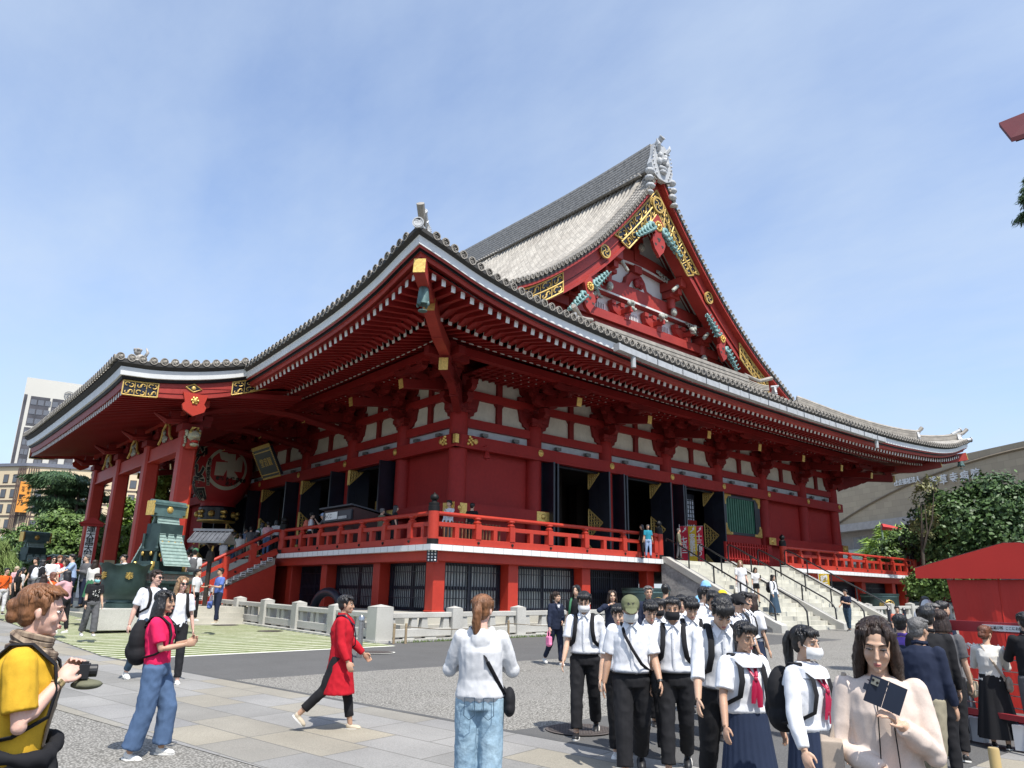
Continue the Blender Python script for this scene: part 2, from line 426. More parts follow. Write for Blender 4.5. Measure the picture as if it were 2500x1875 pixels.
while y < YB - .1:
 dye = min(y - YF, YB - y); dmax = min(dye, 8.55)
 if dmax > .3:
  n = max(3, int(dmax / .9)); pts = []
  for k in range(n + 1):
   d = -.17 + (dmax + .17) * k / n
   s = min(dye, 23); f = max(0, 1 - max(d, 0) / 8.0)
   pts.append((XE - d, y, table(PT, max(d, 0)) + min(d, 0) * .45 + (Fz(s) - 10.5) * f * f + .03))
  roll(rolls, pts, mi=1)
  p = pts[0]; emblem(disc, (p[0] + .01, p[1], p[2] + .04), (0, 1, 0), (0, 0, 1), .145, 0, 1, 0)
 y += PITCH
bed.v, base = bed.v, len(bed.v)
bed.v += rolls.v; bed.f += [tuple(a + base for a in f) for f in rolls.f]; bed.m += rolls.m
verge = MB()
for sgn in (1, -1):
 d = 8.4
 while d < 22.6:
  z = table(PT, d); sl = (table(PT, d + .1) - table(PT, d - .1)) / .2
  y = YF + d if sgn > 0 else YB - d
  pts = [(GX - 1.35, y - sgn * .30, z + .10 - .30 * sl), (GX + .12, y, z + .06)]
  verge.tube(pts, .10, 7, mi=0)
  emblem(verge, (GX + .14, y, z + .06), (0, 1, 0), (0, 0, 1), .135, 0, 1, 0)
  d += .36 / sqrt(1 + sl * sl) * 1.0
 pts = [(GX - 1.45, (YF + dd) if sgn > 0 else (YB - dd), table(PT, dd) + .1) for dd in [8.5 + 14.1 * k / 14 for k in range(15)]]
 verge.tube(pts, .17, 8, mi=0)
roof = bed.build('roof', [TILE_F, TILE_S], hall, smooth=True)
disc.build('eave_tile_row', [TILEC, TILED], roof)
verge.build('verge_tile_row', [TILEC, TILED], roof)
lip = MB()
def eave_pts(side, n=90, off=0.0, dz=0.0):
 out = []
 for i in range(n + 1):
  u = i / n
  if side == 0: x = XE + off + (XW - XE - 2 * off) * u; s = min(XE + off - x, x - XW + off); out.append(V((x, YF - off, Fz(min(max(s, 0), 23)) + dz)))
  elif side == 1: y = YF - off + (YB - YF + 2 * off) * u; s = min(y - YF + off, YB - y + off); out.append(V((XE + off, y, Fz(min(max(s, 0), 23)) + dz)))
  elif side == 2: y = YF - off + (YB - YF + 2 * off) * u; s = min(y - YF + off, YB - y + off); out.append(V((XW - off, y, Fz(min(max(s, 0), 23)) + dz)))
  else: x = XE + off + (XW - XE - 2 * off) * u; s = min(XE + off - x, x - XW + off); out.append(V((x, YB + off, Fz(min(max(s, 0), 23)) + dz)))
 return out
def band(mb, o0, z0, o1, z1, mi=0, sides=(0, 1, 2, 3)):
 for sd_ in sides: mb.grid([eave_pts(sd_, off=o0, dz=z0), eave_pts(sd_, off=o1, dz=z1)], mi=mi)
fas = MB()
band(fas, .16, .26, .16, .13, 0); band(fas, .16, .13, .02, .02, 0)
band(fas, .02, .02, 0, 0, 1); band(fas, 0, 0, -.02, -.24, 1); band(fas, -.02, -.24, -.06, -.245, 1)
band(fas, -.06, -.245, -.08, -.33, 3); band(fas, -.08, -.33, -.16, -.34, 2); band(fas, -.16, -.34, -.17, -.41, 2)
band(fas, -.17, -.41, -.22, -.415, 3); band(fas, -.22, -.415, -.26, -.545, 3); band(fas, -.26, -.545, -.5, -.56, 3)
fas.build('eave_fascia', [TILED, WHITE, BLACKM, REDG], roof)
def infl(t): return t * t * .6 + t * .4            # t 0 at wall, 1 at eave: share of the corner lift
def sofz(off_in, s):
 """underside height: off_in = distance outward from the wall line (0..6.8)"""
 lift = Fz(min(max(s, 0), 23)) - 10.5; t = min(max(off_in / 6.81, 0), 1)
 if off_in > 4.55: zb = 9.93 + (6.34 - off_in) * .33
 else: zb = 10.19 + (4.55 - off_in) * .36
 return zb + lift * infl(t)
sof = MB(); raf = MB(); rend = MB()
for side in (0, 1, 2, 3):
 for (o0, o1, dz) in ((6.5, 4.5, .09), (4.55, 0.0, .11)):
  rows = []
  for o in (o0, (o0 + o1) / 2, o1):
   row = []
   for i in range(61):
    u = i / 60
    if side in (0, 3):
     x = o + (-W_ - 2 * o) * u; y = -o if side == 0 else L_ + o; s = min(XE - x, x - XW)
    else:
     y = -o + (L_ + 2 * o) * u; x = o if side == 1 else -W_ - o; s = min(y - YF, YB - y)
    row.append((x, y, sofz(o - .001 if o == 4.55 else o, s) + dz))
   rows.append(row)
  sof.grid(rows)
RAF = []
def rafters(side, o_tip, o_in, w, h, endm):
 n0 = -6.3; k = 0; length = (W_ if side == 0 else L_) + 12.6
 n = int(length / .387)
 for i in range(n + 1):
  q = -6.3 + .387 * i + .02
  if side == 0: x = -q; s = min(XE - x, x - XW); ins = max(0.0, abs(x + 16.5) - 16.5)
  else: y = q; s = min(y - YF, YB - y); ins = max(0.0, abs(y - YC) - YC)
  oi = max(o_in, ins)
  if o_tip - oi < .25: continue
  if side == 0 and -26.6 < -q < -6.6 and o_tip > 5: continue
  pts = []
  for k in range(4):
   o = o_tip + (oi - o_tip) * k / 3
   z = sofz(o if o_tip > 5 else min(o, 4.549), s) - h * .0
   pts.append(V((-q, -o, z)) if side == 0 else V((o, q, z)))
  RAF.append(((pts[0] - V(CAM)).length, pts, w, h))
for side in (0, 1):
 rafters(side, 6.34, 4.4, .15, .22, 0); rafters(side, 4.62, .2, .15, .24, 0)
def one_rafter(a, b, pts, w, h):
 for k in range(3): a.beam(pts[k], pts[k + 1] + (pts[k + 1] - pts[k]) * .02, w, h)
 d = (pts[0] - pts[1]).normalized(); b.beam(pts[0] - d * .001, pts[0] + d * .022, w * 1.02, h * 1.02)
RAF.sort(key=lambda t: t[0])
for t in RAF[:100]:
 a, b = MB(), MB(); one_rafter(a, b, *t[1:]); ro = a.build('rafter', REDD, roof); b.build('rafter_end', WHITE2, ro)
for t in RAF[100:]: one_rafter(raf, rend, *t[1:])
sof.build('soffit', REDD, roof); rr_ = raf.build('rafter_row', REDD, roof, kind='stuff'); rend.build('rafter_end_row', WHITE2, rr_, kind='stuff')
dash = MB()
for side in (0, 1):
 q = -2.6
 while q < (W_ if side == 0 else L_) + 2.6:
  s = q + E_; s = min(s, (W_ if side == 0 else L_) + 2 * E_ - s)
  z = sofz(3.1, s) - .12
  if side == 0: dash.box((-q, -3.08, z), (.2, .03, .035))
  else: dash.box((3.08, q, z), (.03, .2, .035))
  q += .387
dash.build('soffit_slot_row', WHITE2, roof)
mid = MB()
for side in (0, 1):
 for i in range(60):
  def mp_(q):
   s = q + E_; s = min(s, (W_ if side == 0 else L_) + 2 * E_ - s); z = sofz(4.5, s) + .17
   return V((-q, -4.5, z)) if side == 0 else V((4.5, q, z))
  T_ = (W_ if side == 0 else L_) + 9.0
  a = mp_(-4.5 + T_ * i / 60); b = mp_(-4.5 + T_ * (i + 1) / 60); mid.beam(a, b, .2, .14)
mid.build('rafter_board', REDG, roof)
for (sx, sy, cx_, cy_) in ((1, -1, 0, 0), (1, 1, 0, L_), (-1, -1, -W_, 0)):
 hip = MB(); gpl = MB()
 def hp(o, z): return V((cx_ + sx * o, cy_ + sy * o, z))
 hip.beam(hp(6.62, 11.30), hp(5.6, 11.05), .36, .52); hip.beam(hp(5.6, 11.05), hp(4.4, 10.95), .36, .5)
 hip.beam(hp(5.35, 10.75), hp(4.2, 10.42), .38, .46); hip.beam(hp(4.2, 10.42), hp(2.9, 10.35), .38, .5); hip.beam(hp(2.9, 10.35), hp(.2, 10.95), .38, .5)
 dg = V((sx, sy, 0)).normalized()
 gpl.beam(hp(6.62, 11.31), hp(6.64, 11.315), .37, .5); gpl.beam(hp(5.35, 10.755), hp(5.37, 10.76), .39, .46)
 gpl.beam(hp(3.08, 9.72), hp(3.1, 9.72), .34, .46)
 hr_ = hip.build('hip_rafter', REDG, roof); gpl.build('gold_end_plate', GOLD, hr_)
rg = MB()
def stackridge(mb, pts, w, h, topr=.13):
 """ridge of stacked tiles: layered wall with round cap"""
 nl = max(3, int(h / .09))
 for i in range(len(pts) - 1):
  a = V(pts[i]); b = V(pts[i + 1])
  for k in range(nl):
   ww = w * (1.0 if k % 2 else .955)
   z = h * (k + .5) / nl
   mb.beam(a + V((0, 0, z)), b + V((0, 0, z)), ww, h / nl * .98)
 mb.tube([V(p) + V((0, 0, h + topr * .5)) for p in pts], topr, 8)
hz_ = []
def hipz(o): return roofz(E_ - o, E_ - o) if o > -1.2 else 0
for (sx, sy, cx_, cy_) in ((1, -1, 0, 0), (1, 1, 0, L_), (-1, -1, -W_, 0)):
 rg = MB()
 P1 = [(cx_ + sx * o, cy_ + sy * o, roofz(E_ - o, E_ - o) - .02 + (max(0, o - 3.4) ** 2 * .03)) for o in [(-1.2) + (4.4 + 1.2) * k / 10 for k in range(11)]]
 stackridge(rg, P1, .34, .62, .13)
 P2 = [(cx_ + sx * o, cy_ + sy * o, roofz(E_ - o, E_ - o) + max(0, o - 5.6) ** 2 * .12) for o in [4.4 + 2.1 * k / 6 for k in range(7)]]
 stackridge(rg, P2, .3, .34, .12)
 dz = V((sx, sy, 0)).normalized()
 tip = V(P2[-1]); rg.tube([tip + V((0, 0, .36)), tip + dz * .25 + V((0, 0, .44)), tip + dz * .55 + V((0, 0, .72))], [.12, .12, .13], 8)
 tip1 = V(P1[-1]); rg.tube([tip1 + V((0, 0, .66)), tip1 + dz * .25 + V((0, 0, .72)), tip1 + dz * .5 + V((0, 0, .98))], [.13, .13, .14], 8)
 rg.build('hip_ridge', TILEC, roof)
def rz(x): return 27.55 + .9 * max(0, (abs(x + 16.5) - 4) / 12) ** 2 * .55
RP = [(x, YC, rz(x)) for x in [GX - .3 - (W_ + 2 * GX - .6) * k / 24 for k in range(25)]]
ridge = MB()
stackridge(ridge, RP, 1.05, 1.75, .17)
ridge_o = ridge.build('main_ridge', TILEG, roof)
sm = MB()
for sgn in (1, -1):
 xx = GX - 1.3
 while xx > -W_ - GX + 1.3:
  z = rz(xx); yy = YC - sgn * .72
  sm.tube([(xx, YC - sgn * .4, z + .08), (xx, yy, z - .04)], .075, 7); xx -= .3
 sm.beam((GX - 1.1, YC - sgn * .6, rz(GX) - .25), (-16.5, YC - sgn * .6, rz(-16.5) - .1), .25, .1)
sm.build('ridge_tile_row', TILEG, roof)
br = MB()
for k in range(7): br.box((-.62 + .03 * (k % 2), YC, 14.75 + .11 * k), (.52, 14.4 + .1 * (k % 2), .1))
for sy in (-1, 1):
 yy = YC + sy * 7.2
 pts = [(-.62, yy, 14.8), (-.45, yy + sy * .6, 14.7), (-.25, yy + sy * 1.2, 14.62), (.0, yy + sy * 1.8, 14.65)]
 for k in range(4): br.tube([V(p) + V((0, 0, .1 + .13 * k * (1 - i * .12))) for i, p in enumerate(pts)], .075, 6)
 br.tube([V(pts[0]) + V((0, 0, .78)), V(pts[1]) + V((0, 0, .72)), V(pts[2]) + V((0, 0, .68)), V(pts[3]) + V((.1, sy * .3, .95))], [.12, .12, .12, .14], 8)
br.build('gable_base_ridge', TILEC, roof)
def ornament(mb, c, fx, w, h, tube_len=.9, sc=1.0, lean=.55):
 """fx: outward unit vector; face w wide, h high"""
 c = V(c); fx = V(fx).normalized(); sx = V((0, 0, 1)).cross(fx)
 up = V((0, 0, 1))
 M = Matrix((fx, sx, up)).transposed()
 def P(a, b, z): return c + fx * a + sx * b + up * z
 shield = [(-.5, .1), (-.62, .35), (-.45, .62), (-.36, .92), (-.18, 1.0), (.18, 1.0), (.36, .92), (.45, .62), (.62, .35), (.5, .1), (.2, 0), (-.2, 0)]
 n = len(shield); vs = [P(-.18 * sc, a * w, b * h) for a, b in shield] + [P(.12 * sc, a * w, b * h) for a, b in shield]
 mb.add(vs, [tuple(range(n))[::-1], tuple(range(n, 2 * n))] + [(i, (i + 1) % n, n + (i + 1) % n, n + i) for i in range(n)])
 for b, z, r in ((-.2, .78, .09), (.2, .78, .09)):      # brows/horns
  mb.tube([P(.14 * sc, b * w, z * h), P(.3 * sc, b * 1.5 * w, (z + .12) * h), P(.25 * sc, b * 1.9 * w, (z + .26) * h)], [r * w, r * .8 * w, .02 * w], 7)
 for b in (-.15, .15): mb.ell(P(.18 * sc, b * w, .66 * h), (.1 * w, .1 * w, .08 * h), 8, 6, M=M)
 mb.ell(P(.22 * sc, 0, .52 * h), (.16 * w, .12 * w, .09 * h), 8, 6, M=M)
 for b in (-.2, .2): mb.ell(P(.16 * sc, b * w, .48 * h), (.12 * w, .12 * w, .1 * h), 8, 6, M=M)
 mb.ell(P(.15 * sc, 0, .32 * h), (.12 * w, .24 * w, .06 * h), 10, 6, M=M); mb.ell(P(.17 * sc, 0, .22 * h), (.12 * w, .18 * w, .06 * h), 8, 6, M=M)
 for s_ in (-1, 1):                                     # beaded border and scroll feet
  for k in range(9):
   t = k / 8; mb.ell(P(.15 * sc, s_ * (.34 + .2 * sin(t * pi)) * w, (.12 + .8 * t) * h), (.035 * w,) * 3, 6, 4, M=M)
  for k, (b, z, r) in enumerate(((.62, .12, .2), (.68, -.08, .17), (.62, -.28, .19), (.7, -.48, .14))):
   mb.ell(P(.0, s_ * b * w, z * h), (.16 * w, r * w, r * .62 * w), 10, 7, M=M)
 a = P(-.5 * sc, 0, h * .98); b = a + (fx * (1 - lean) + up * lean).normalized() * tube_len + fx * .4
 mb.tube([a, b], .16 * sc, 10)
 d = (b - a).normalized(); yv = d.cross(sx).normalized()
 emblem(mb, b + d * .01, sx, -yv if yv.z < 0 else yv, .19 * sc, 0, 1, 0)
om = MB(); ornament(om, (GX + .05, YC, 27.0), (1, 0, 0), 1.75, 2.6, .75, 1.2, .55)
om.build('ridge_end_ornament', [TILEO, TILED], roof, smooth=False)
for (sx, sy, cx_, cy_) in ((1, -1, 0, 0), (1, 1, 0, L_)):
 dv = V((sx, sy, 0)).normalized()
 om = MB(); ornament(om, (cx_ + sx * 6.42, cy_ + sy * 6.42, 12.25), dv, .52, .62, .42, .8, .6)
 p = V((cx_ + sx * 7.02, cy_ + sy * 7.02, 12.5)); sxv = V((0, 0, 1)).cross(dv); upv = (V((0, 0, 1)) + dv * -.25).normalized()
 om.tube([p - dv * .7 - V((0, 0, .1)), p], .14, 9); emblem(om, p + dv * .01, sxv, V((0, 0, 1)), .18, 0, 1, 0)
 om.build('hip_end_ornament', [TILEO, TILED], roof)
 om = MB(); ornament(om, (cx_ + sx * 4.5, cy_ + sy * 4.5, roofz(2.3, 2.3) + .1), dv, .42, .6, .3, .5, .5)
 om.build('hip_end_ornament', [TILEO, TILED], roof)
for sy in (-1, 1):
 om = MB(); ornament(om, (.25, YC + sy * 9.25, 14.35), V((.6, sy * 1.0, 0)).normalized(), .42, .62, .15, .45, .4); om.build('hip_end_ornament', [TILEO, TILED], roof)
gt = MB()
gy = [1.9 + (24.3 - 1.9) * k / 14 for k in range(15)]
def gtz(y): return Fz(min(y + E_, YB - y, 23)) - .30
for a, b in zip(gy[:-1], gy[1:]): gt.beam((7.14, a + .01, gtz(a)), (7.14, b - .01, gtz(b)), .26, .24)
for a in gy: gt.beam((7.14, a - .05, gtz(a)), (7.14, a + .05, gtz(a)), .29, .27)
for a in gy[1:-1:1]: gt.tube([(7.05, a + .6, gtz(a) + .5), (7.29, a + .6, gtz(a) + .36), (7.29, a + .6, gtz(a) - .14)], .012, 4, mi=1)
for a in (2.8, 23.4): gt.tube([(7.14, a, gtz(a) - .1), (7.14, a, gtz(a) - .55)], .1, 10)
gt.build('gutter', [STEEL, BLACKP], hall)
# ================================================================ gable
def Bz(y):
 d = (y - YF) if y < YC else (YB - y); return table(PT, d) - .22
gable = MB()
GW = -3.75
ys_ = [YC + (k - 20) / 20 * 8.9 for k in range(41)]
poly = [(y, 15.2) for y in (YC - 8.9, YC + 8.9)] + [(y, Bz(y) - .3) for y in reversed(ys_)]
gable.prism(poly, 0, GW - .2, GW, 0)
gw = gable.build('gable_wall', [PLASTW], hall)
for sgn, nm in ((1, 'bargeboard'), (-1, 'bargeboard')):
 mb = MB(); N_ = 26
 def cur(t, off):
  d = 9.0 + (22.895 - 9.0) * t; z = table(PT, d) - .22
  sl = (table(PT, d + .1) - table(PT, d - .1)) / .2; c_ = 1 / sqrt(1 + sl * sl)
  y_, z_ = d + sl * c_ * off, z - c_ * off      # offset perpendicular, inward/down
  y_ = min(y_, 22.895) if t < 1 else 22.895
  return y_, z_
 def strip(o0, o1, xa, xb, m, wf=None):
  A = []; B = []
  for k in range(N_ + 1):
   t = k / N_; w_ = (1.02 + .38 * t) if wf is None else 1.0
   ya, za = cur(t, o0 * w_); yb_, zb = cur(t, o1 * w_)
   if yb_ >= 22.89:      # keep the lower edges meeting at the centre line
    pass
   A.append((ya, za)); B.append((yb_, zb))
  def out(P, x): return [(x, (YF + p[0]) if sgn > 0 else (YB - p[0]), p[1]) for p in P]
  B = clipc(B); A = clipc(A)
  f1 = out(A, xb); f2 = out(B, xb); g1 = out(A, xa); g2 = out(B, xa)
  mb.grid([f1, f2], m); mb.grid([g1, f1], m); mb.grid([f2, g2], m)
 def clipc(P):
  Q = []
  for i, p in enumerate(P):
   if p[0] >= 22.894 and i > 0 and Q and Q[-1][0] < 22.894:
    a = P[i - 1]; t = (22.895 - a[0]) / max(1e-6, (p[0] - a[0])); Q.append((22.895, a[1] + (p[1] - a[1]) * min(1, t)))
   elif p[0] >= 22.894 and Q: Q.append(Q[-1])
   else: Q.append(p)
  if Q[-1][0] < 22.89:
   a, b_ = Q[-2], Q[-1]; sl = (b_[1] - a[1]) / max(1e-6, b_[0] - a[0]); Q[-1] = (22.895, b_[1] + sl * (22.895 - b_[0]))
  return Q
 def curx(t, off):
  d = 9.0 + (24.6 - 9.0) * t; z = table(PT, d) - .22 if d <= 22.9 else (28.0 - .22) + (d - 22.9) * 1.6
  sl = (table(PT, min(d, 22.8) + .1) - table(PT, min(d, 22.8) - .1)) / .2; c_ = 1 / sqrt(1 + sl * sl)
  return d + sl * c_ * off, z - c_ * off
 cur = curx
 strip(.0, .16, -2.6, GX, 0, 1)                    # bright roof edge strip
 strip(.10, .62, -2.5, -1.62, 0)
 strip(.60, .66, -2.5, -1.70, 1); strip(.64, .98, -2.5, -1.72, 0)
 strip(.94, 1.08, -2.5, -1.60, 0)
 mb.build(nm, [REDG, BLACKM], hall)
ul = MB()
for sgn in (1, -1):
 A = []; B = []; D_ = []
 for k in range(27):
  d = 8.3 + (22.895 - 8.3) * k / 26; z = table(PT, d); y = YF + d if sgn > 0 else YB - d
  A.append((GX + .05, y, z + .02)); B.append((GX + .03, y, z - .26)); D_.append((-4.0, y, z - .26))
 ul.grid([A, B], 0); ul.grid([B, D_], 1)
ul.build('verge_underside', [TILED, REDD], hall)
gs = MB()
for sgn in (1, -1):
 for k, xx in enumerate([-2.75, -3.05, -3.35, -3.65]):
  A = []; B = []
  for i in range(20):
   d = 9.6 + 12.6 * i / 19; z = table(PT, d) - .42; y = YF + d if sgn > 0 else YB - d
   A.append((xx - .055, y, z)); B.append((xx + .055, y, z))
  gs.grid([A, B])
gs.build('gable_soffit_strip_row', WHITE2, hall)
def scrolls(mb, P, nu, nv, r=.035, z=.02):
 """P(u,v)->point on the plate; fills cells with S-scrolls"""
 for i in range(nu):
  for j in range(nv):
   u0, u1 = i / nu, (i + 1) / nu; v0, v1 = j / nv, (j + 1) / nv
   fl = 1 if (i + j) % 2 else -1
   for hv in (0, 1):
    pts = []
    for k in range(9):
     a = k / 8 * 4.4; rad = .46 * (1 - k / 12)
     cu_, cv_ = (.32, .5) if hv == 0 else (.72, .5)
     uu = cu_ + rad * .55 * cos(a * fl + hv * pi + .6); vv = cv_ + rad * .85 * sin(a * fl + hv * pi + .6)
     pts.append(P(u0 + (u1 - u0) * min(max(uu, .03), .97), v0 + (v1 - v0) * min(max(vv, .04), .96)))
    mb.tube(pts, [r * (1.25 - .08 * k) for k in range(9)], 5, cap=False)
   mb.tube([P(u1, v0 + .05 * (v1 - v0)), P(u1, v1 - .05 * (v1 - v0))], r * .8, 4, cap=False)
def plate(name, corners, nu, nv, parent, x, thick=.05, r=.04):
 """quad plate on plane x = const; corners (y,z): bl, br, tr, tl"""
 mb = MB(); bl, br_, tr, tl = [V((x, a, b)) for a, b in corners]
 def P(u, v): return (bl * (1 - u) + br_ * u) * (1 - v) + (tl * (1 - u) + tr * u) * v + V((.03, 0, 0))
 mb.add([bl, br_, tr, tl], [(0, 1, 2, 3)], 1)
 scrolls(mb, P, nu, nv, r)
 for a, b in ((bl, br_), (br_, tr), (tr, tl), (tl, bl)): mb.tube([a + V((.02, 0, 0)), b + V((.02, 0, 0))], r * 1.3, 5)
 for v in [j / nv for j in range(1, nv)]: mb.tube([P(0, v), P(1, v)], r, 4)
 return mb.build(name, [GOLDP, BLACKP], parent)
def bc(d, off):                                       # bargeboard coordinates -> (dist from eave, z)
 z = table(PT, d) - .22; sl = (table(PT, d + .1) - table(PT, d - .1)) / .2; c_ = 1 / sqrt(1 + sl * sl)
 return d + sl * c_ * off, z - c_ * off
for sgn in (1, -1):
 def yy(p): return ((YF + p[0]) if sgn > 0 else (YB - p[0]), p[1])
 a = bc(11.0, 1.08); b = bc(13.6, 1.1); c_ = bc(14.2, .2); d_ = bc(11.0, .2)
 mb = MB(); U = 5; x = -1.57
 def P(u, v):
  p = bc(10.9 + 3.2 * u + .5 * (v - .5), 1.12 - .9 * v); q = yy(p); return V((x + .03, q[0], q[1]))
 rows = [[P(u / 8, v) - V((.03, 0, 0)) for u in range(9)] for v in (0, 1)]
 mb.grid(rows, 1); scrolls(mb, P, 4, 2, .04)
 for v in (0, .5, 1): mb.tube([P(u / 8, v) for u in range(9)], .05, 5)
 for u in (0, 1): mb.tube([P(u, 0), P(u, 1)], .05, 5)
 mb.build('gold_board_fitting', [GOLDP, BLACKP], hall)
 mb = MB()
 def P(u, v):
  p = bc(18.5 + 2.75 * u, 1.5 - 1.22 * v); yv = min(p[0], 22.87); q = yy((yv, p[1])); return V((x + .03, q[0], q[1]))
 def P2(u, v):                                     # reaches the centre line
  d0 = 18.55 + .35 * (1 - v); p0 = bc(d0, 1.52 - 1.25 * v)
  pe = (22.895, 24.95 + (26.55 - 24.95) * v); q = (p0[0] * (1 - u) + pe[0] * u, p0[1] * (1 - u) + pe[1] * u + .12 * sin(pi * u) * -1)
  q = yy(q); return V((x + .03, q[0], q[1]))
 mb.grid([[P2(u / 8, v) - V((.03, 0, 0)) for u in range(9)] for v in (0, 1)], 1)
 scrolls(mb, P2, 5, 2, .045)
 for v in (0, .5, 1): mb.tube([P2(u / 8, v) for u in range(9)], .055, 5)
 mb.tube([P2(0, 0), P2(0, .5), P2(.04, .5), P2(0, 1)], .055, 5)
 mb.build('gold_apex_fitting', [GOLDP, BLACKP], hall)
 mb = MB(); q = yy(bc(17.42, .62)); emblem(mb, (-1.44, q[0], q[1]), (0, 1, 0), (0, 0, 1), .42, 0, 1, 0, depth=.12, seg=24, th=.2)
 mb.build('gold_medallion', [GOLDP, BLACKP], hall)
mb = MB(); emblem(mb, (-1.40, YC, 25.45), (0, 1, 0), (0, 0, 1), .55, 0, 1, 0, depth=.14, seg=24, th=.2); mb.build('gold_medallion', [GOLDP, BLACKP], hall)
def pendant(yc, zt, s, slope=0.0, name='gable_pendant'):
 """slope: board slope dz/dy at the pendant, wings follow it"""
 x0 = -1.66
 pr = [(-.55, .55), (-.42, .1), (-.30, -.15), (-.55, -.32), (-.62, -.62), (-.42, -.98), (-.1, -1.22), (0, -1.35), (.1, -1.22), (.42, -.98), (.62, -.62), (.55, -.32), (.30, -.15), (.42, .1), (.55, .55), (0, 1.0)]
 tw = [(yc + a * s * .78, zt + (b - .3) * s + (slope * a * .3 * s)) for a, b in pr]
 mb = MB(); mb.prism(tw[::-1], 0, x0 - .05, x0 + .16, 0)
 for a, b, r in ((0, -.42, .12), (-.25, -.72, .085), (.25, -.72, .085)):    # heart-shaped piercings
  c = V((x0 + .165, yc + a * s, zt + (b - .3) * s))
  for dy, dz, q in ((-.5, .2, .62), (.5, .2, .62), (0, -.5, .62)): mb.ell(c + V((0, dy * r * s, dz * r * s)), (.012, r * s * q, r * s * q), 8, 5, mi=1)
 p = mb.build(name, [REDG, TILED], hall)
 fm = MB(); c = V((x0 + .22, yc, zt - .02 * s))
 fm.ell(c, (.1, .12 * s, .12 * s), 10, 6); fm.ell(c + V((.1, 0, 0)), (.09, .06 * s, .06 * s), 8, 6)
 for k in range(12): t = 2 * pi * k / 12; fm.ell(c + V((-.03, cos(t) * .22 * s, sin(t) * .22 * s)), (.07, .07 * s, .07 * s), 6, 5)
 fm.build('gold_flower_boss', GOLD, p)
 for sg in (-1, 1):
  sm_ = MB()
  for k in range(6):
   t = k / 5; rr = (.33 - .16 * t) * s
   a = (.62 + 1.35 * t) * s * sg; z = zt - (.12 + (.0 if slope else .62 * t * 1.3)) * s + slope * a * (1.0 if slope else 0) - .12 * s
   if slope: z = zt + slope * a - .25 * s
   cc = V((x0 + .02, yc + a * .8, z))
   pts = [cc + V((.06 * q, cos(q * 1.15 * sg) * rr * (1 - q / 8), sin(q * 1.15) * rr * (1 - q / 8))) for q in range(7)]
   sm_.tube(pts, [rr * .42 * (1 - q / 12) for q in range(7)], 6); sm_.ell(cc, (.09, rr * .75, rr * .7), 8, 6)
   sm_.tube([cc, cc + V((.05, sg * rr * 1.2, -rr * .9))], [rr * .3, rr * .1], 5)
  sm_.build('scroll_carving', TEAL, p, smooth=True)
pendant(YC, 24.0, 1.3)
for sg in (-1, 1): pendant(YC + sg * 6.35, 18.05, .95, slope=-.80 * sg)
gb = MB()
def arch(mb, y0, y1, z0, sag, w, xa, xb, n=16, mi=0, hump=0):
 A = []; B = []
 for k in range(n + 1):
  t = k / n; y = y0 + (y1 - y0) * t; c_ = sin(pi * t)
  A.append((y, z0 + hump * c_)); B.append((y, z0 - w + sag * c_))
 mb.prism(A + B[::-1], 0, xa, xb, mi)
arch(gb, YC - 3.7, YC + 3.7, 22.5, .3, .95, GW, GW + .42, hump=.35)              # upper rainbow beam
arch(gb, YC - 6.6, YC + 6.6, 20.1, .0, .9, GW, GW + .5, hump=.1)       # big rainbow beam
gb.b2((GW, YC - 8.0, 17.3), (GW + .75, YC + 8.0, 17.85)); gb.b2((GW, YC - 9.0, 15.2), (GW + .5, YC + 9.0, 17.3))
fl = [(-1.9, 20.1), (-1.5, 20.35), (-1.05, 20.45), (-.85, 21.0), (-.5, 21.35), (.5, 21.35), (.85, 21.0), (1.05, 20.45), (1.5, 20.35), (1.9, 20.1)]
gb.prism([(YC + a, b) for a, b in fl][::-1], 0, GW, GW + .34)
gb.box((GW + .3, YC, 21.6), (.5, .7, .5)); gb.box((GW + .3, YC, 23.3), (.4, .5, 2.2));
gb.build('gable_timber', REDG, hall)
tr = MB()
tr.prism([(YC - 6.6, 19.2), (YC + 6.6, 19.2), (YC + 6.6, 19.32), (YC - 6.6, 19.32)][::-1], 0, GW + .5, GW + .53)
for k in range(16):
 def fr(t): return YC - 3.6 + 7.2 * t, 21.6 + .3 * sin(pi * t)
 a = fr(k / 16); b = fr((k + 1) / 16); tr.beam((GW + .42, a[0], a[1]), (GW + .42, b[0], b[1]), .06, .12)
for k in range(12):
 def fr(t): return YC - .62 + 1.24 * t, 20.12 + .62 * sin(pi * t)
tr.prism([(YC - .8, 20.2), (YC + .8, 20.2), (YC + .5, 20.7), (YC, 21.0), (YC - .5, 20.7)], 0, GW + .345, GW + .36)
tr.build('gable_trim', WHITE2, hall)
cv = MB()
for dy in (-.18, .2): cv.ell((GW + .5, YC + dy, 20.65), (.2, .28, .32), 9, 7)
for k in range(10): cv.ell((GW + .6, YC + random.uniform(-.42, .42), 20.65 + random.uniform(-.35, .35)), (.1, .13, .13), 7, 5)
cv.build('gable_carving', REDD, hall, smooth=True)
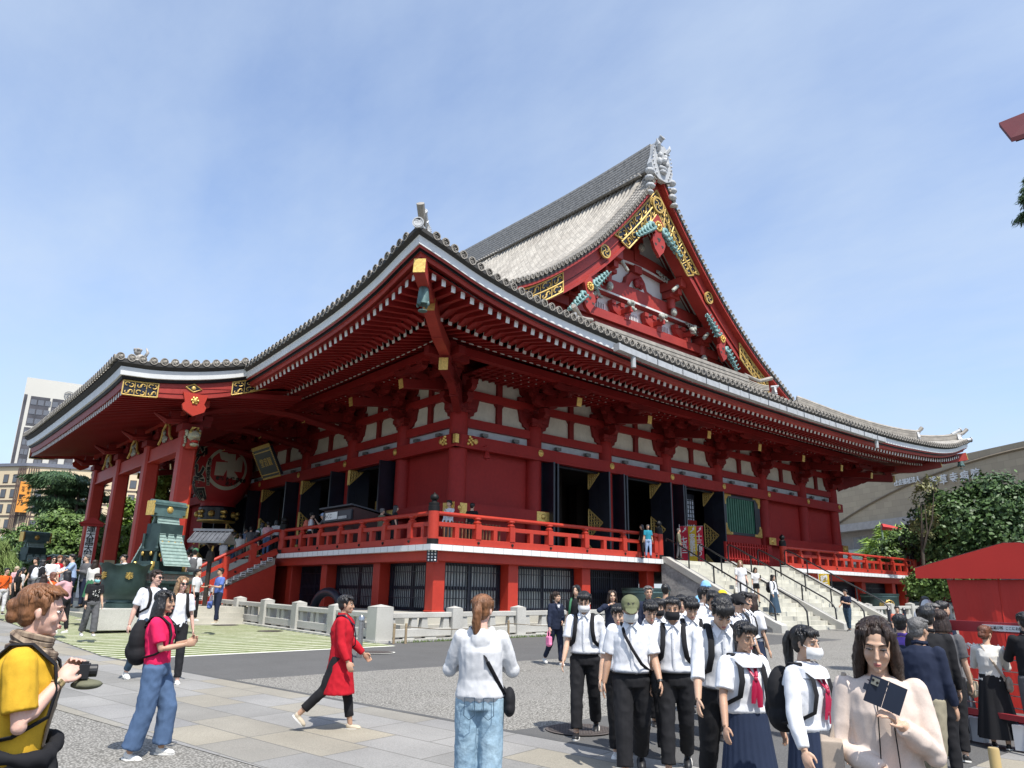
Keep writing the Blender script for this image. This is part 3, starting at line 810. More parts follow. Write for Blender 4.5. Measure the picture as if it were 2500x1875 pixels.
for k, yb_ in enumerate((YC - 4.65, YC - 1.55, YC + 1.55, YC + 4.65)):
 mb = MB()                                            # brackets between the little windows
 mb.box((GW + .45, yb_, 17.90), (.7, .42, .32)); mb.prism([(yb_ - .95, 18.65), (yb_ - .75, 18.27), (yb_ - .3, 18.05), (yb_ + .3, 18.05), (yb_ + .75, 18.27), (yb_ + .95, 18.65)], 0, GW + .1, GW + .42)
 mb.box((GW + .6, yb_, 18.30), (1.2, .22, .3)); mb.box((GW + .3, yb_ - .8, 18.77), (.4, .34, .26)); mb.box((GW + .3, yb_ + .8, 18.77), (.4, .34, .26)); mb.box((GW + .3, yb_, 18.77), (.4, .34, .26))
 b = mb.build('gable_bracket', REDG, hall)
 cm_ = MB()
 for q in range(7): cm_.ell((GW + 1.15 + random.uniform(-.1, .12), yb_ + random.uniform(-.2, .2), 18.55 + random.uniform(-.2, .25)), (.14, .15, .15), 7, 5)
 for q in range(5): cm_.ell((GW + .7, yb_ + .55 + q * .1, 18.77 - q * .04 + random.uniform(-.05, .1)), (.1, .1, .1), 7, 5)
 cm_.build('bracket_carving', CARV, b, smooth=True)
for yb_ in (YC - 3.1, YC, YC + 3.1, YC - 6.0, YC + 6.0):
 mb = MB(); mb.b2((GW + .0, yb_ - .42, 17.85), (GW + .05, yb_ + .42, 18.65), 0); mb.b2((GW + .05, yb_ - .36, 17.91), (GW + .055, yb_ + .36, 18.61), 1)
 for q in range(5): mb.b2((GW + .04, yb_ - .33 + q * .15, 17.88), (GW + .1, yb_ - .26 + q * .15, 18.64), 0)
 mb.build('gable_vent', [WHITE, BLACKM], hall)
for sg in (-1, 1):                                       # purlin ends with brackets under the verge
 for (dy, z) in ((3.1, 21.3), (6.2, 18.8), (0, 24.9)):
  if dy == 0 and sg == 1: continue
  mb = MB(); y_ = YC + sg * dy
  mb.box((-2.9, y_, z), (1.7, .55, .62)); mb.box((-3.0, y_, z - .55), (1.3, .4, .42)); mb.box((-3.0, y_, z - .8), (.5, 1.0, .26)); mb.lathe([(.28, -1.6), (.28, -.9)], (-3.1, y_, z), 12)
  pb = mb.build('purlin_bracket', REDG, hall)
  cmb = MB()
  for q in range(6): cmb.ell((-2.25, y_ - sg * (.4 + .09 * q), z - .35 - .08 * q), (.12, .14, .12), 7, 5)
  cmb.ell((-2.9, y_, z - 1.85), (.2, .24, .3), 8, 6); cmb.build('bracket_carving', CARV, pb, smooth=True)
cw = MB()                                                # wave carvings at the ends of the rainbow beams
for sg in (-1, 1):
 for (dy, z) in ((3.0, 21.6), (5.9, 18.75)):
  for q in range(5):
   cc = V((GW + .55, YC + sg * (dy - q * .28), z + .1 * q)); rr = .34 - .05 * q
   cw.tube([cc + V((.02 * k, cos(k * 1.1) * rr * (1 - k / 9), sin(k * 1.1) * rr * (1 - k / 9))) for k in range(8)], [.05] * 8, 5)
cw.build('wave_carving', CARV, hall, smooth=True)
# ================================================================ walls, columns, brackets
def side_pt(side, q, o, z):
 """side 0 front (q runs along -x), side 1 east (q along +y); o outward"""
 return V((-q, -o, z)) if side == 0 else V((o, q, z))
def sbox(mb, side, q0, q1, o0, o1, z0, z1, mi=0):
 a = side_pt(side, q0, o0, z0); b = side_pt(side, q1, o1, z1)
 return mb.b2(a, b, mi)
QS = {0: [-x for x in XS], 1: YS}
colm = MB()
def column(q, side, zb=ZP, zt=8.95, r=.39):
 mb = MB(); c = side_pt(side, q, 0, 0)
 mb.lathe([(r, zb), (r, zt - .25), (r * .97, zt - .08), (r * .9, zt)], (c.x, c.y, 0), 24)
 return mb.build('column', REDW, hall, smooth=False)
for side in (0, 1):
 for k, q in enumerate(QS[side]):
  if side == 1 and k == 0: continue
  smooth_angle(column(q, side), 40)
for side in (0, 1):
 Q = QS[side]; end = Q[-1]
 mb = MB(); sbox(mb, side, -.52, end + .52, .22, .52, 7.49, 7.92); sbox(mb, side, -.52, end + .52, .22, .505, 7.38, 7.49)
 mb.build('wall_beam', REDW, hall)
 mb = MB(); sbox(mb, side, 0, end, -.1, .20, 8.34, 8.72); mb.build('wall_beam', REDW, hall)
 mb = MB(); sbox(mb, side, 0, end, -.1, .17, 9.62, 9.98); mb.build('wall_beam', REDW, hall)
 mb = MB(); sbox(mb, side, 0, end, -.1, .17, 10.7, 10.95); mb.build('wall_beam', REDW, hall)
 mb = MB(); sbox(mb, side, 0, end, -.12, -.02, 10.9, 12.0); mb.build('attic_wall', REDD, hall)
 mb = MB(); sbox(mb, side, 0, end, -.06, .02, 7.95, 8.34); mb.build('lamp_strip_panel', mat('strip_panel_paint', (.52, .56, .58), .5, var=.08), hall)
 for q in (Q[1:-1] if side == 0 else Q[1:]):
  mb = MB(); c = side_pt(side, q, .525, 7.7)
  ax = 1 if side == 0 else 0; sg = -1 if side == 0 else 1
  mb.lathe([(.15, 0), (.15, .025 * sg), (.11, .03 * sg), (.10, .05 * sg), (.05, .075 * sg), (.01, .08 * sg)], c, 16, axis=ax)
  mb.build('gold_rosette', GOLD, hall)
 for k in range(7):
  q0, q1 = Q[k], Q[k + 1]; m = (q0 + q1) / 2
  mb = MB(); sbox(mb, side, q0, q1, -.12, 0, 8.7, 10.72); mb.build('plaster_panel', PLAST, hall)
  mb = MB()
  for z0, z1 in ((8.72, 9.62), (9.98, 10.7)):
   sbox(mb, side, m - .14, m + .14, 0, .14, z0, z1)
   for sg in (-1, 1):                            # rounded shoulders and bracket-shaped cusps
    A = [(m + sg * .17, z1), (m + sg * .26, z1), (m + sg * .24, z1 - .05), (m + sg * .20, z1 - .08), (m + sg * .17, z1 - .14)]
    e = q0 if sg < 0 else q1; s_ = -sg
    B = [(e, z0), (e + s_ * .48, z0), (e + s_ * .52, z0 + .10), (e + s_ * .68, z0 + .16), (e + s_ * .72, z0 + .30), (e + s_ * .86, z0 + .38), (e + s_ * .90, z0 + .58), (e + s_ * .98, z1), (e, z1)]
    for poly in (A, B):
     P = [(-p[0], p[1]) for p in poly] if side == 0 else poly
     ar = sum(P[i][0] * P[(i + 1) % len(P)][1] - P[(i + 1) % len(P)][0] * P[i][1] for i in range(len(P)))
     if ar < 0: P = P[::-1]
     mb.prism(P, 1 if side == 0 else 0, -.001 if side == 0 else .001, -.12 if side == 0 else .12)
  mb.build('panel_frame', REDK, hall)
  for t in (.3, .72):
   lm = MB(); c = side_pt(side, q0 + (q1 - q0) * t, .16, 8.12)
   lm.box(c, (.3, .16, .14) if side == 0 else (.16, .3, .14)); lm.box(c - V((0, 0, .1)), (.1, .1, .1)); lm.build('floodlamp', mat('lamp_housing', (.18, .18, .17), .5, metal=.4), hall)
mb = MB()
for s_ in (0, 1):
 for k in range(7): mb.ell(side_pt(s_, .12 + .04 * k, .535, 7.55 + (k * 37 % 5) * .075), (.07, .07, .07), 6, 5)
 c = side_pt(s_, .52, .52, 7.7); mb.ell(c, (.12, .05, .13) if s_ == 0 else (.05, .12, .13), 10, 6)
mb.box((.46, -.46, 7.7), (.18, .18, .36)); mb.build('gold_corner_fitting', GOLD, hall)
def armpoly(L, z0, z1, cut=.18):
 return [(-L, z1), (-L, z0 + (z1 - z0) * .55), (-L + cut * .5, z0 + (z1 - z0) * .2), (-L + cut * 1.6, z0), (L - cut * 1.6, z0), (L - cut * .5, z0 + (z1 - z0) * .2), (L, z0 + (z1 - z0) * .55), (L, z1)]
def bracket(side, q, corner=False):
 mb = MB()
 dirs = [0.0] if not corner else [0.0]
 def lat(o, z0, z1, L, th=.26):
  P = armpoly(L, z0, z1)
  if side == 0: mb.prism([(-q + a, b) for a, b in P], 1, -o - th / 2, -o + th / 2)
  else: mb.prism([(q + a, b) for a, b in P], 0, o - th / 2, o + th / 2)
  for a in (-L + .17, 0, L - .17): mb.box(side_pt(side, q + a, o, z1 + .09), (.36, .36, .18))
 def outw(z0, z1, o, th=.26):
  P = [(-.3, z1), (-.3, z0), (o - .35, z0), (o - .12, z0 + (z1 - z0) * .2), (o, z0 + (z1 - z0) * .6), (o, z1)]
  if side == 0: mb.prism([(-a, b) for a, b in P], 0, -q - th / 2, -q + th / 2)
  else: mb.prism([(a, b) for a, b in P], 1, q - th / 2, q + th / 2)
  mb.box(side_pt(side, q, o - .2, z1 + .09), (.36, .36, .18))
 c = side_pt(side, q, 0, 0)
 mb.lathe([(.42, 8.9), (.56, 9.06), (.58, 9.25)], (c.x, c.y, 0), 4)
 mb.box((c.x, c.y, 9.16), (.92, .92, .2)); mb.box((c.x, c.y, 9.0), (.74, .74, .14))
 lat(0, 9.22, 9.52, .74); outw(9.22, 9.52, .95)
 lat(0, 9.74, 10.02, 1.0); lat(.8, 9.74, 10.02, .7); outw(9.74, 10.02, 1.75)
 lat(1.6, 10.12, 10.34, .8); lat(.8, 10.12, 10.34, .9); outw(9.95, 10.2, 2.4)
 lat(2.5, 10.14, 10.34, 1.0)
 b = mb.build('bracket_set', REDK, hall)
 tm = MB(); tm.beam(side_pt(side, q, .2, 10.05), side_pt(side, q, 2.92, 9.62), .27, .36); t_ = tm.build('tail_rafter', REDK, hall)
 gm = MB(); gm.beam(side_pt(side, q, 2.925, 9.62), side_pt(side, q, 2.95, 9.616), .28, .38); gm.build('gold_end_plate', GOLD, t_)
for side in (0, 1):
 for k, q in enumerate(QS[side]):
  if k > 0: bracket(side, q)
for (cx_, cy_, sx, sy) in ((0, 0, 1, -1), (0, L_, 1, 1)):
 if cy_ == 0:
  bracket(0, 0.0)
 mb = MB();
 for o, z0, z1 in ((1.25, 9.2, 9.55), (2.1, 9.6, 10.0), (3.0, 9.5, 9.95)):
  mb.beam((cx_, cy_, (z0 + z1) / 2 + .1), (cx_ + sx * o, cy_ + sy * o, (z0 + z1) / 2), .34, z1 - z0)
  mb.box((cx_ + sx * (o - .2), cy_ + sy * (o - .2), z1 + .12), (.4, .4, .24), rz=pi / 4)
 for k in range(6): mb.beam((cx_ + sx * (.35 + .3 * k), cy_ + sy * (.35 + .3 * k), 9.0 + .14 * k), (cx_ + sx * (.65 + .3 * k), cy_ + sy * (.65 + .3 * k), 9.2 + .14 * k), .32 - .01 * k, .4)
 mb.box((cx_ + sx * 2.55, cy_ + sy * 2.55, 10.3), (1.9, .3, .3)); mb.box((cx_ + sx * 2.55, cy_ + sy * 2.55, 10.3), (.3, 1.9, .3))
 mb.build('bracket_set', REDK, hall)
mb = MB()
for side in (0, 1):
 T_ = (W_ if side == 0 else L_)
 n = 24
 for i in range(n):
  def pq(q):
   s = q + E_; s = min(s, T_ + 2 * E_ - s); return side_pt(side, q, 2.6, 10.5 + (Fz(s) - 10.5) * .12)
  a = -3.0 + (T_ + 6.0) * i / n; b = -3.0 + (T_ + 6.0) * (i + 1) / n
  mb.beam(pq(a), pq(b), .3, .3)
mb.build('eave_purlin', REDD, hall)
mb = MB()
for side in (0, 1):
 T_ = (W_ if side == 0 else L_)
 sbox(mb, side, 0, T_, .17, 2.5, 10.56, 10.6)
 q = .3
 while q < T_: sbox(mb, side, q, q + .06, .17, 2.5, 10.48, 10.56); q += .36
 for o in (.7, 1.2, 1.7, 2.2): sbox(mb, side, 0, T_, o, o + .06, 10.49, 10.565)
mb.build('eave_ceiling_lattice', REDD, hall)
mb = MB()
for side in (0, 1):
 Q = QS[side]
 for k in range(7):
  for a in range(5):
   for b in range(3):
    c = side_pt(side, (Q[k] + Q[k + 1]) / 2 - .9 + .45 * a, 1.0 + .5 * b, 10.475); mb.box(c, (.05, .05, .012))
mb.build('ceiling_stud_row', WHITE2, hall)
def wallpanel(side, k):
 q0, q1 = QS[side][k], QS[side][k + 1]
 mb = MB(); sbox(mb, side, q0, q1, -.14, -.02, ZP, 7.45); mb.build('wall_panel', REDW, hall)
for k in (0, 6): wallpanel(0, k)
for k in (0, 5, 6): wallpanel(1, k)
for (side, q0, q1) in ((1, -.55, 4.75), (1, 22.9, 32.85), (0, -.55, 4.55)):
 mb = MB(); sbox(mb, side, q0, q1, .2, .5, 4.68, 5.14); sbox(mb, side, q0, q1, .1, .3, ZP, ZP + .25); b = mb.build('lower_wall_beam', REDW, hall)
 mb = MB()
 for qq in (q0 + .35, q1 - .35):
  sbox(mb, side, qq - .38, qq + .38, .5, .512, 4.70, 5.12)
  c = side_pt(side, qq, .51, 4.91); mb.ell(c, (.13, .07, .13) if side == 0 else (.07, .13, .13), 12, 7)
 mb.build('gold_beam_fitting', GOLD, b)
def goldtri(mb, O, X, Z, pts, seed=0):
 """pierced triangular corner fitting lying on a leaf: lattice of little bars"""
 O = V(O); X = V(X); Z = V(Z); Nn = X.cross(Z).normalized() * .012
 P = [O + X * a + Z * b for a, b in pts]
 n = len(P)
 for s_ in (1, -1):
  for i in range(n): mb.tube([P[i] + Nn * s_, P[(i + 1) % n] + Nn * s_], .035, 4)
  A, B, Cc = P[0], P[1], P[2]
  m = 5
  for i in range(1, m):
   t = i / m
   for (a, b, c_) in ((A, B, Cc), (B, Cc, A), (Cc, A, B)):
    mb.tube([a.lerp(b, t) + Nn * s_, a.lerp(c_, t) + Nn * s_], .022, 4)
def leaf(side, q, o0, o1, parent=hall, gold_out=True, gold=True):
 """door leaf standing open at right angles to the wall at q, from o0 to o1"""
 mb = MB(); sbox(mb, side, q - .05, q + .05, o0, o1, ZP + .1, 7.35);
 lf = mb.build('door_leaf', BLACKP, parent)
 if not gold: return lf
 gm = MB()
 X = (side_pt(side, q, 1, 0) - side_pt(side, q, 0, 0)); Z = V((0, 0, 1))
 for sg in (-1, 1):
  qq = q + sg * .058
  a = side_pt(side, qq, o0, 0);
  e = o1 if gold_out else o0; d = -1 if gold_out else 1
  base = side_pt(side, qq, e, 0)
  goldtri(gm, base, X, Z, [(0, 7.33), (d * .72, 7.33), (0, 6.62)])
  goldtri(gm, base, X, Z, [(0, 5.65), (d * .9, 4.95), (0, 4.25)])
  goldtri(gm, base, X, Z, [(0, 3.95), (0, ZP + .15), (d * .6, ZP + .15)])
 gm.build('gold_door_fitting', GOLDP, lf)
 return lf
def doorbay(side, k, shoji=False, lw=1.35):
 q0, q1 = QS[side][k] + .4, QS[side][k + 1] - .4
 fr = MB()
 sbox(fr, side, q0, q1, -.1, .1, 7.3, 7.48); sbox(fr, side, q0, q0 + .14, -.1, .1, ZP, 7.3); sbox(fr, side, q1 - .14, q1, -.1, .1, ZP, 7.3); sbox(fr, side, q0, q1, -.1, .12, ZP, ZP + .14)
 fr.build('door_frame', BLACKP, hall)
 if side == 1:
  leaf(side, q1 - .08, -.55, .78, gold_out=False); leaf(side, q0 + .2, .08, .78, gold=False); leaf(side, q0 + .62, .08, .6, gold=False)
 else:
  leaf(side, q0 + .08, -.1, 1.0, gold=False); leaf(side, q1 - .08, -.62, .5, gold_out=True); leaf(side, q0 + .5, -.1, .6, gold=False)
for k in (1, 2): doorbay(1, k)
doorbay(1, 3)
for k in (1, 2, 3, 4, 5): doorbay(0, k)
q0, q1 = QS[1][3] + 1.5, QS[1][4] - 1.3
mb = MB()
sbox(mb, 1, q0, q1, -.7, -.68, ZP + .1, 7.2, 1)
n = 9
for i in range(n + 1):
 q = q0 + (q1 - q0) * i / n; sbox(mb, 1, q - .025, q + .025, -.68, -.65, ZP + .1, 7.2, 0)
for i in range(17):
 z = ZP + .3 + i * .24; sbox(mb, 1, q0, q1, -.68, -.655, z - .022, z + .022, 0)
sbox(mb, 1, q0 - .1, q1 + .1, -.68, -.6, 5.5, 5.75, 2); sbox(mb, 1, q0, q1, -.68, -.64, 6.9, 7.2, 0); sbox(mb, 1, q0, q1, -.68, -.64, ZP + .1, ZP + .6, 0)
mb.build('paper_lattice_door', [BLACKP, mat('paper_screen', (.55, .60, .66), .8, var=.04), REDW], hall)
q0, q1 = 18.86, 22.55
mb = MB(); sbox(mb, 1, q0, q1, -.14, 0, ZP, 7.45, 0); sbox(mb, 1, q0 - .02, q1, .02, .16, 4.5, 5.1, 0); mb.build('wall_panel', REDW, hall)
mb = MB()
for z0, z1 in ((7.2, 7.42), (5.1, 5.25)): sbox(mb, 1, q0, q1, 0, .2, z0, z1, 0)
for a, b in ((q0, q0 + .2), (q1 - .55, q1)): sbox(mb, 1, a, b, 0, .2, 5.25, 7.2, 0)
sbox(mb, 1, q0 + .2, q1 - .55, 0, .03, 5.25, 7.2, 0)
for i in range(13):
 q = q0 + .32 + i * .236; sbox(mb, 1, q - .07, q + .07, .03, .14, 5.25, 7.2, 1)
w_ = mb.build('lattice_window', [BLACKP, mat('green_lattice_paint', (.05, .17, .11), .5, var=.15)], hall)
gm = MB()
for a, z, s1, s2 in ((q0, 7.42, 1, -1), (q1, 7.42, -1, -1), (q0, 5.1, 1, 1), (q1, 5.1, -1, 1)):
 sbox(gm, 1, a, a + s1 * .7, .2, .215, z, z + s2 * .14); sbox(gm, 1, a, a + s1 * .17, .2, .217, z, z + s2 * .62)
 goldtri(gm, (.215, a, 0), (0, 1, 0), (0, 0, 1), [(0, z), (s1 * .5, z), (0, z + s2 * .5)])
gm.build('gold_window_fitting', GOLDP, w_)
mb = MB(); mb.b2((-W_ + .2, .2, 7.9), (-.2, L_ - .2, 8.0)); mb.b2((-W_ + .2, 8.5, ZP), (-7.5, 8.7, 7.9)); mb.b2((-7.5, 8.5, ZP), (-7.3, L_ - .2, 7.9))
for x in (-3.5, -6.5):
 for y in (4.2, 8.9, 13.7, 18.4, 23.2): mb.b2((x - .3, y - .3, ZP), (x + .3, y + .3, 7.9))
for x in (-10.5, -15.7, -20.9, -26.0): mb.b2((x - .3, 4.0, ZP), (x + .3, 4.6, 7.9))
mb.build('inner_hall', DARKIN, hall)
gm = MB()
for (x, y) in ((-2.2, 6.3), (-2.2, 6.75)):
 gm.b2((x, y, 6.3), (x + .05, y + .28, 7.0))
for (x, y) in ((-7.0, 3.2), (-12.2, 3.4)): gm.b2((x, y, 5.6), (x + .35, y + .05, 6.5))
gm.build('gold_hanging_ornament', GOLD, hall)
mb = MB(); mb.b2((-W_ - .05, -.0, ZP), (-W_ + .1, L_, 10.7)); mb.b2((-W_, L_ - .1, ZP), (0, L_ + .05, 10.7)); mb.build('rear_wall', REDW, hall)
# ================================================================ veranda and base storey
ver = MB(); S0, S1 = 8.72, 18.9                        # stair opening on the east side
ver.b2((-W_ - PL + .02, -PL + .02, ZP - .04), (PL - .02, L_ + PL - .02, ZP), 1)
ver.b2((-W_ - PL + .3, -PL + .3, ZP - .5), (PL - .3, L_ + PL - .3, ZP - .05), 2)
for a, b in (((PL - .5, -PL, 0), (PL, S0, 0)), ((PL - .5, S1, 0), (PL, L_ + PL, 0)), ((-8.35, -PL, 0), (PL - .5, -PL + .5, 0)), ((-W_ - PL, -PL, 0), (-24.6, -PL + .5, 0))):
 ver.b2((a[0], a[1], ZP - .18), (b[0], b[1], ZP + .012), 0)
veranda = ver.build('veranda', [WHITE, STONES, RED], hall)
jm = MB()
y = -PL + .45
while y < L_ + PL:
 if not (S0 < y < S1): jm.b2((PL, y, ZP - .18), (PL + .003, y + .018, ZP + .012))
 y += .45
x = PL - .45
while x > -8.3: jm.b2((x, -PL - .003, ZP - .18), (x + .018, -PL, ZP + .012)); x -= .45
jm.build('edge_joint_row', mat('joint_grey', (.35, .35, .34), .8), veranda)
ZB0 = ZT; BX = 3.16
def pillar(x, y):
 mb = MB(); mb.b2((x - .24, y - .24, ZB0), (x + .24, y + .24, ZP - .2)); mb.b2((x - .27, y - .27, ZB0 - .001), (x + .27, y + .27, ZB0 + .06)); return bevel(mb.build('base_pillar', RED, hall), .02)
PY = [-2.92, .42, 4.3, 8.35, 19.3, 23.7, 28.75, 33.0, 34.9]; PX = [2.92, -.6, -4.8, -8.1]
for y in PY: pillar(2.92, y)
for x in PX[1:]: pillar(x, -2.92)
for x in (-25, -29, -33): pillar(x, -2.92)
mb = MB(); mb.b2((2.8, -2.8, 2.66), (3.1, 8.4, ZP - .18)); mb.b2((2.8, 19.2, 2.66), (3.1, 35.0, ZP - .18)); mb.b2((-8.2, -3.1, 2.66), (2.8, -2.8, ZP - .18)); mb.b2((-33, -3.1, 2.66), (-24.8, -2.8, ZP - .18))
mb.build('base_beam', RED, hall)
mb = MB(); mb.b2((2.3, -2.3, ZB0), (2.4, 8.3, 2.7)); mb.b2((2.3, 19.2, ZB0), (2.4, 35, 2.7)); mb.b2((-8.3, -2.4, ZB0), (2.4, -2.3, 2.7)); mb.b2((-33, -2.9, ZB0), (-8.3, -2.3, 2.7)); mb.b2((2.4, 34.9, ZB0), (3.1, 35.0, 2.7))
mb.build('base_wall', RED, hall)
GLASS = mat('curtained_glass', (.56, .61, .59), .3, var=.25, scale=2.2, stretch=(4, 4, .3), spec=.6, col2=(.26, .30, .30))
def basewin(side, a, b, curtain=True, seed=1):
 """side 1: on the east face between y=a..b ; side 0: on the front between x=-b..-a"""
 rnd = random.Random(seed); mb = MB(); o = 2.62
 sbox(mb, side, a, b, o - .06, o - .04, ZB0 + .05, 2.66, 1 if curtain else 2)
 for z0, z1 in ((2.56, 2.66), (ZB0 + .03, ZB0 + .12), (1.74, 1.86)): sbox(mb, side, a, b, o - .04, o + .05, z0, z1, 0)
 for q in (a, (a + b) / 2 - .05, b - .1): sbox(mb, side, q, q + .1, o - .04, o + .06, ZB0, 2.66, 0)
 n = int((b - a) / .125)
 for i in range(n):
  q = a + (b - a) * (i + .5) / n; sbox(mb, side, q - .02, q + .02, o + .06, o + .085, ZB0 + .02, 2.62, 0)
 for z in (2.35, 1.45): sbox(mb, side, a, b, o + .075, o + .095, z - .012, z + .012, 0)
 mb.build('barred_window', [BLACKP, GLASS, BLACKM], hall)
for i in range(3): basewin(1, PY[i] + .24, PY[i + 1] - .24, i != 2, i)
for i in (4, 5, 6, 7): basewin(1, PY[i] + .24, PY[i + 1] - .24, False, i)
for i in range(3): basewin(0, -PX[i] + .24, -PX[i + 1] - .24, i != 2, i + 9)
mb = MB(); mb.box((3.35, -3.35, 2.83), (.34, .34, .42), rz=pi / 4)
b = mb.build('corner_beam_end', RED, hall)
mb = MB(); dg = V((1, -1, 0)).normalized(); sxv = V((1, 1, 0)).normalized()
c0 = V((3.35, -3.35, 2.83)) + V((1, -1, 0)).normalized() * .19
mb.box(c0, (.02, .36, .42), rz=-pi / 4, mi=0)
for i in range(3):
 for j in range(4):
  c = c0 + dg * .014 + sxv * (-.11 + .11 * i) + V((0, 0, -.15 + .1 * j)); mb.ell(c, (.035, .035, .035), 6, 4, mi=1)
mb.build('pierced_plate', [BLACKP, WHITE], b)
def newel(p, parent, z0, h, r=.19):
 mb = MB(); mb.lathe([(r, z0), (r, z0 + h)], (p[0], p[1], 0), 16)
 o = mb.build('newel_post', RED, parent); smooth_angle(o)
 mb = MB(); z = z0 + h
 mb.lathe([(r * 1.05, z0), (r * 1.05, z0 + .2)], (p[0], p[1], 0), 16)
 mb.lathe([(r * 1.02, z - .02), (r * 1.04, z + .14), (r * .95, z + .15), (r * .98, z + .24), (r * .8, z + .27), (r * .5, z + .3), (r * .45, z + .34), (r * .75, z + .38), (r * .8, z + .45), (r * .65, z + .52), (r * .2, z + .57), (0.005, z + .62)], (p[0], p[1], 0), 16)
 c = mb.build('post_cap', mat('dark_bronze', (.035, .038, .042), .4, metal=.5, var=.2), o); smooth_angle(c, 50)
 return o
def railing(p, q, posts, shorts, name='veranda_railing', ends=()):
 """p,q: (x,y,z of the floor) ends of a railing run; posts / shorts: fractions"""
 p = V(p); q = V(q); root = None
 mb = MB(); up = V((0, 0, 1))
 def T(t, h): return p.lerp(q, t) + up * h
 mb.beam(T(0, .15), T(1, .15), .20, .24); mb.beam(T(0, .70), T(1, .70), .13, .15)
 root = mb.build(name, RED, hall)
 bevel(root, .012)
 mb = MB(); mb.tube([T(-.0, 1.06), T(1, 1.06)], .075, 10); smooth_angle(mb.build('hand_rail', RED, root))
 L = (q - p).length
 for t in posts:
  mb = MB(); c = T(t, 0)
  mb.b2((c.x - .12, c.y - .12, c.z + .27), (c.x + .12, c.y + .12, c.z + .80))
  mb.lathe([(.13, .80), (.15, .86), (.10, .90), (.09, .93), (.15, .98), (.14, 1.03)], c, 8)
  mb.build('railing_post', RED, root)
 for t in shorts:
  c = T(t, 0); mb = MB(); mb.b2((c.x - .085, c.y - .085, c.z + .27), (c.x + .085, c.y + .085, c.z + .63)); mb.build('railing_post', RED, root)
 kn = MB()
 for t in posts:
  for s_ in (-1, 1):
   side_v = (q - p).cross(up).normalized() * s_
   for h, r in ((.15, .055), (.70, .042)): kn.ell(T(t, h) + side_v * (.105 if h < .3 else .07), (r, r, r), 8, 6)
 kn.build('nail_cover', mat('dark_bronze', (0, 0, 0)), root)
 return root
RX = 3.5
r1 = railing((RX, -RX, ZP), (RX, S0 - .1, ZP), [.155, .285, .445, .61, .80, .97], [.078, .22, .365, .53, .70, .89])
newel((RX, -RX), r1, ZP, 1.14); newel((RX, S0 - .12), r1, ZP, 1.12, .17)
r2_ = railing((RX, S1 + .1, ZP), (RX, L_ + RX, ZP), [(k + .9) / 8.6 for k in range(8)], [(k + .42) / 8.6 for k in range(9)])
newel((RX, S1 + .12), r2_, ZP, 1.14, .18); newel((RX, L_ + RX), r2_, ZP, 1.12)
r3 = railing((RX, -RX, ZP), (-8.35, -RX, ZP), [(k + .75) / 6.9 for k in range(6)], [(k + .3) / 6.9 for k in range(7)])
newel((-8.35, -RX), r3, ZP, 1.1)
SL_T = V((-8.35, -3.75, ZP)); SL_B = V((-8.35, -7.35, 1.28))
st = MB(); ns = 13; rise = (ZP - ZT) / ns; run = .285
for i in range(ns):
 y1 = -PL - run * i; z = ZP - rise * (i + 0); st.b2((-24.6, y1 - run, ZT), (-8.45, y1, z - rise * 1), 0)
st.build('front_stair_flight', [STONES], hall)
ten = MB()
for i in range(1, ns):
 y1 = -PL - run * i + .02; z = ZP - rise * i
 ten.b2((-8.45, y1 - .20, z - .17), (-8.18, y1 + .02, z + .005), 0)
 ten.b2((-8.20, y1 - .17, z - .15), (-8.17, y1 + .0, z - .02), 1)
 for a in range(3): ten.ell((-8.165, y1 - .03 - a * .055, z - .09), (.01, .022, .035), 6, 4, mi=0)
ten.build('stair_tread_end', [WHITE, BLACKP], hall)
mb = MB(); mb.prism([(-PL, ZT), (-PL, ZP - .45), (-7.4, ZT)], 0, -8.42, -8.3); mb.build('stair_side_panel', RED, hall)
mb = MB()
def sp(t, h): return SL_T.lerp(SL_B, t) + V((0, 0, h))
mb.beam(sp(0, .12), sp(1, .12), .2, .26); mb.beam(sp(0, .68), sp(1, .68), .13, .16)
rs = mb.build('stair_railing', RED, hall)
mb = MB(); mb.tube([(-8.35, -3.5, ZP + 1.06), (-8.35, -3.95, ZP + 1.02), sp(.25, 1.1), sp(.6, 1.08), sp(1, 1.06)], .075, 10); smooth_angle(mb.build('hand_rail', RED, rs))
for t in (.3, .62, .93):
 mb = MB(); c = sp(t, 0); mb.b2((c.x - .11, c.y - .13, c.z + .1), (c.x + .11, c.y + .13, c.z + .98)); mb.build('railing_post', RED, rs)
kn = MB()
for t in (.2, .5, .8):
 for h in (.12, .68): kn.ell(sp(t, h) + V((.1 if h < .3 else .066, 0, 0)), (.05, .05, .05), 8, 6)
kn.build('nail_cover', mat('dark_bronze', (0, 0, 0)), rs)
newel((-8.35, -7.45), rs, ZT, 1.75, .2)
# ================================================================ front porch (kohai)
KY = -11.7; KX0, KX1 = -6.2, -26.8
KT = [(-11.7, 9.62), (-10.44, 9.70), (-8.95, 9.95), (-7.39, 10.35), (-6.3, 10.75), (-5.2, 11.25), (-4.0, 11.9)]
def Kz(y): return table(KT, y)
def Kl(x): s = min(KX0 - x, x - KX1); return .22 * exp(-max(s, 0) / 2.2)
pb_ = MB()
rows = []
for i in range(13):
 y = KY - .16 + (7.2 + .16) * i / 12; rows.append([(x, y, Kz(y) + .26 + Kl(x)) for x in [KX0 + .15 + (KX1 - KX0 - .3) * j / 30 for j in range(31)]])
pb_.grid(rows)
x = KX0 - .1
pd = MB()
while x > KX1 + .05:
 pts = [(x, y, Kz(y) + .29 + Kl(x)) for y in [KY - .28 + 7.2 * k / 10 for k in range(11)]]
 roll(pb_, pts); p = pts[0]; emblem(pd, (p[0], p[1] - .01, p[2] + .04), (1, 0, 0), (0, 0, 1), .145, 0, 1, 0)
 x -= PITCH
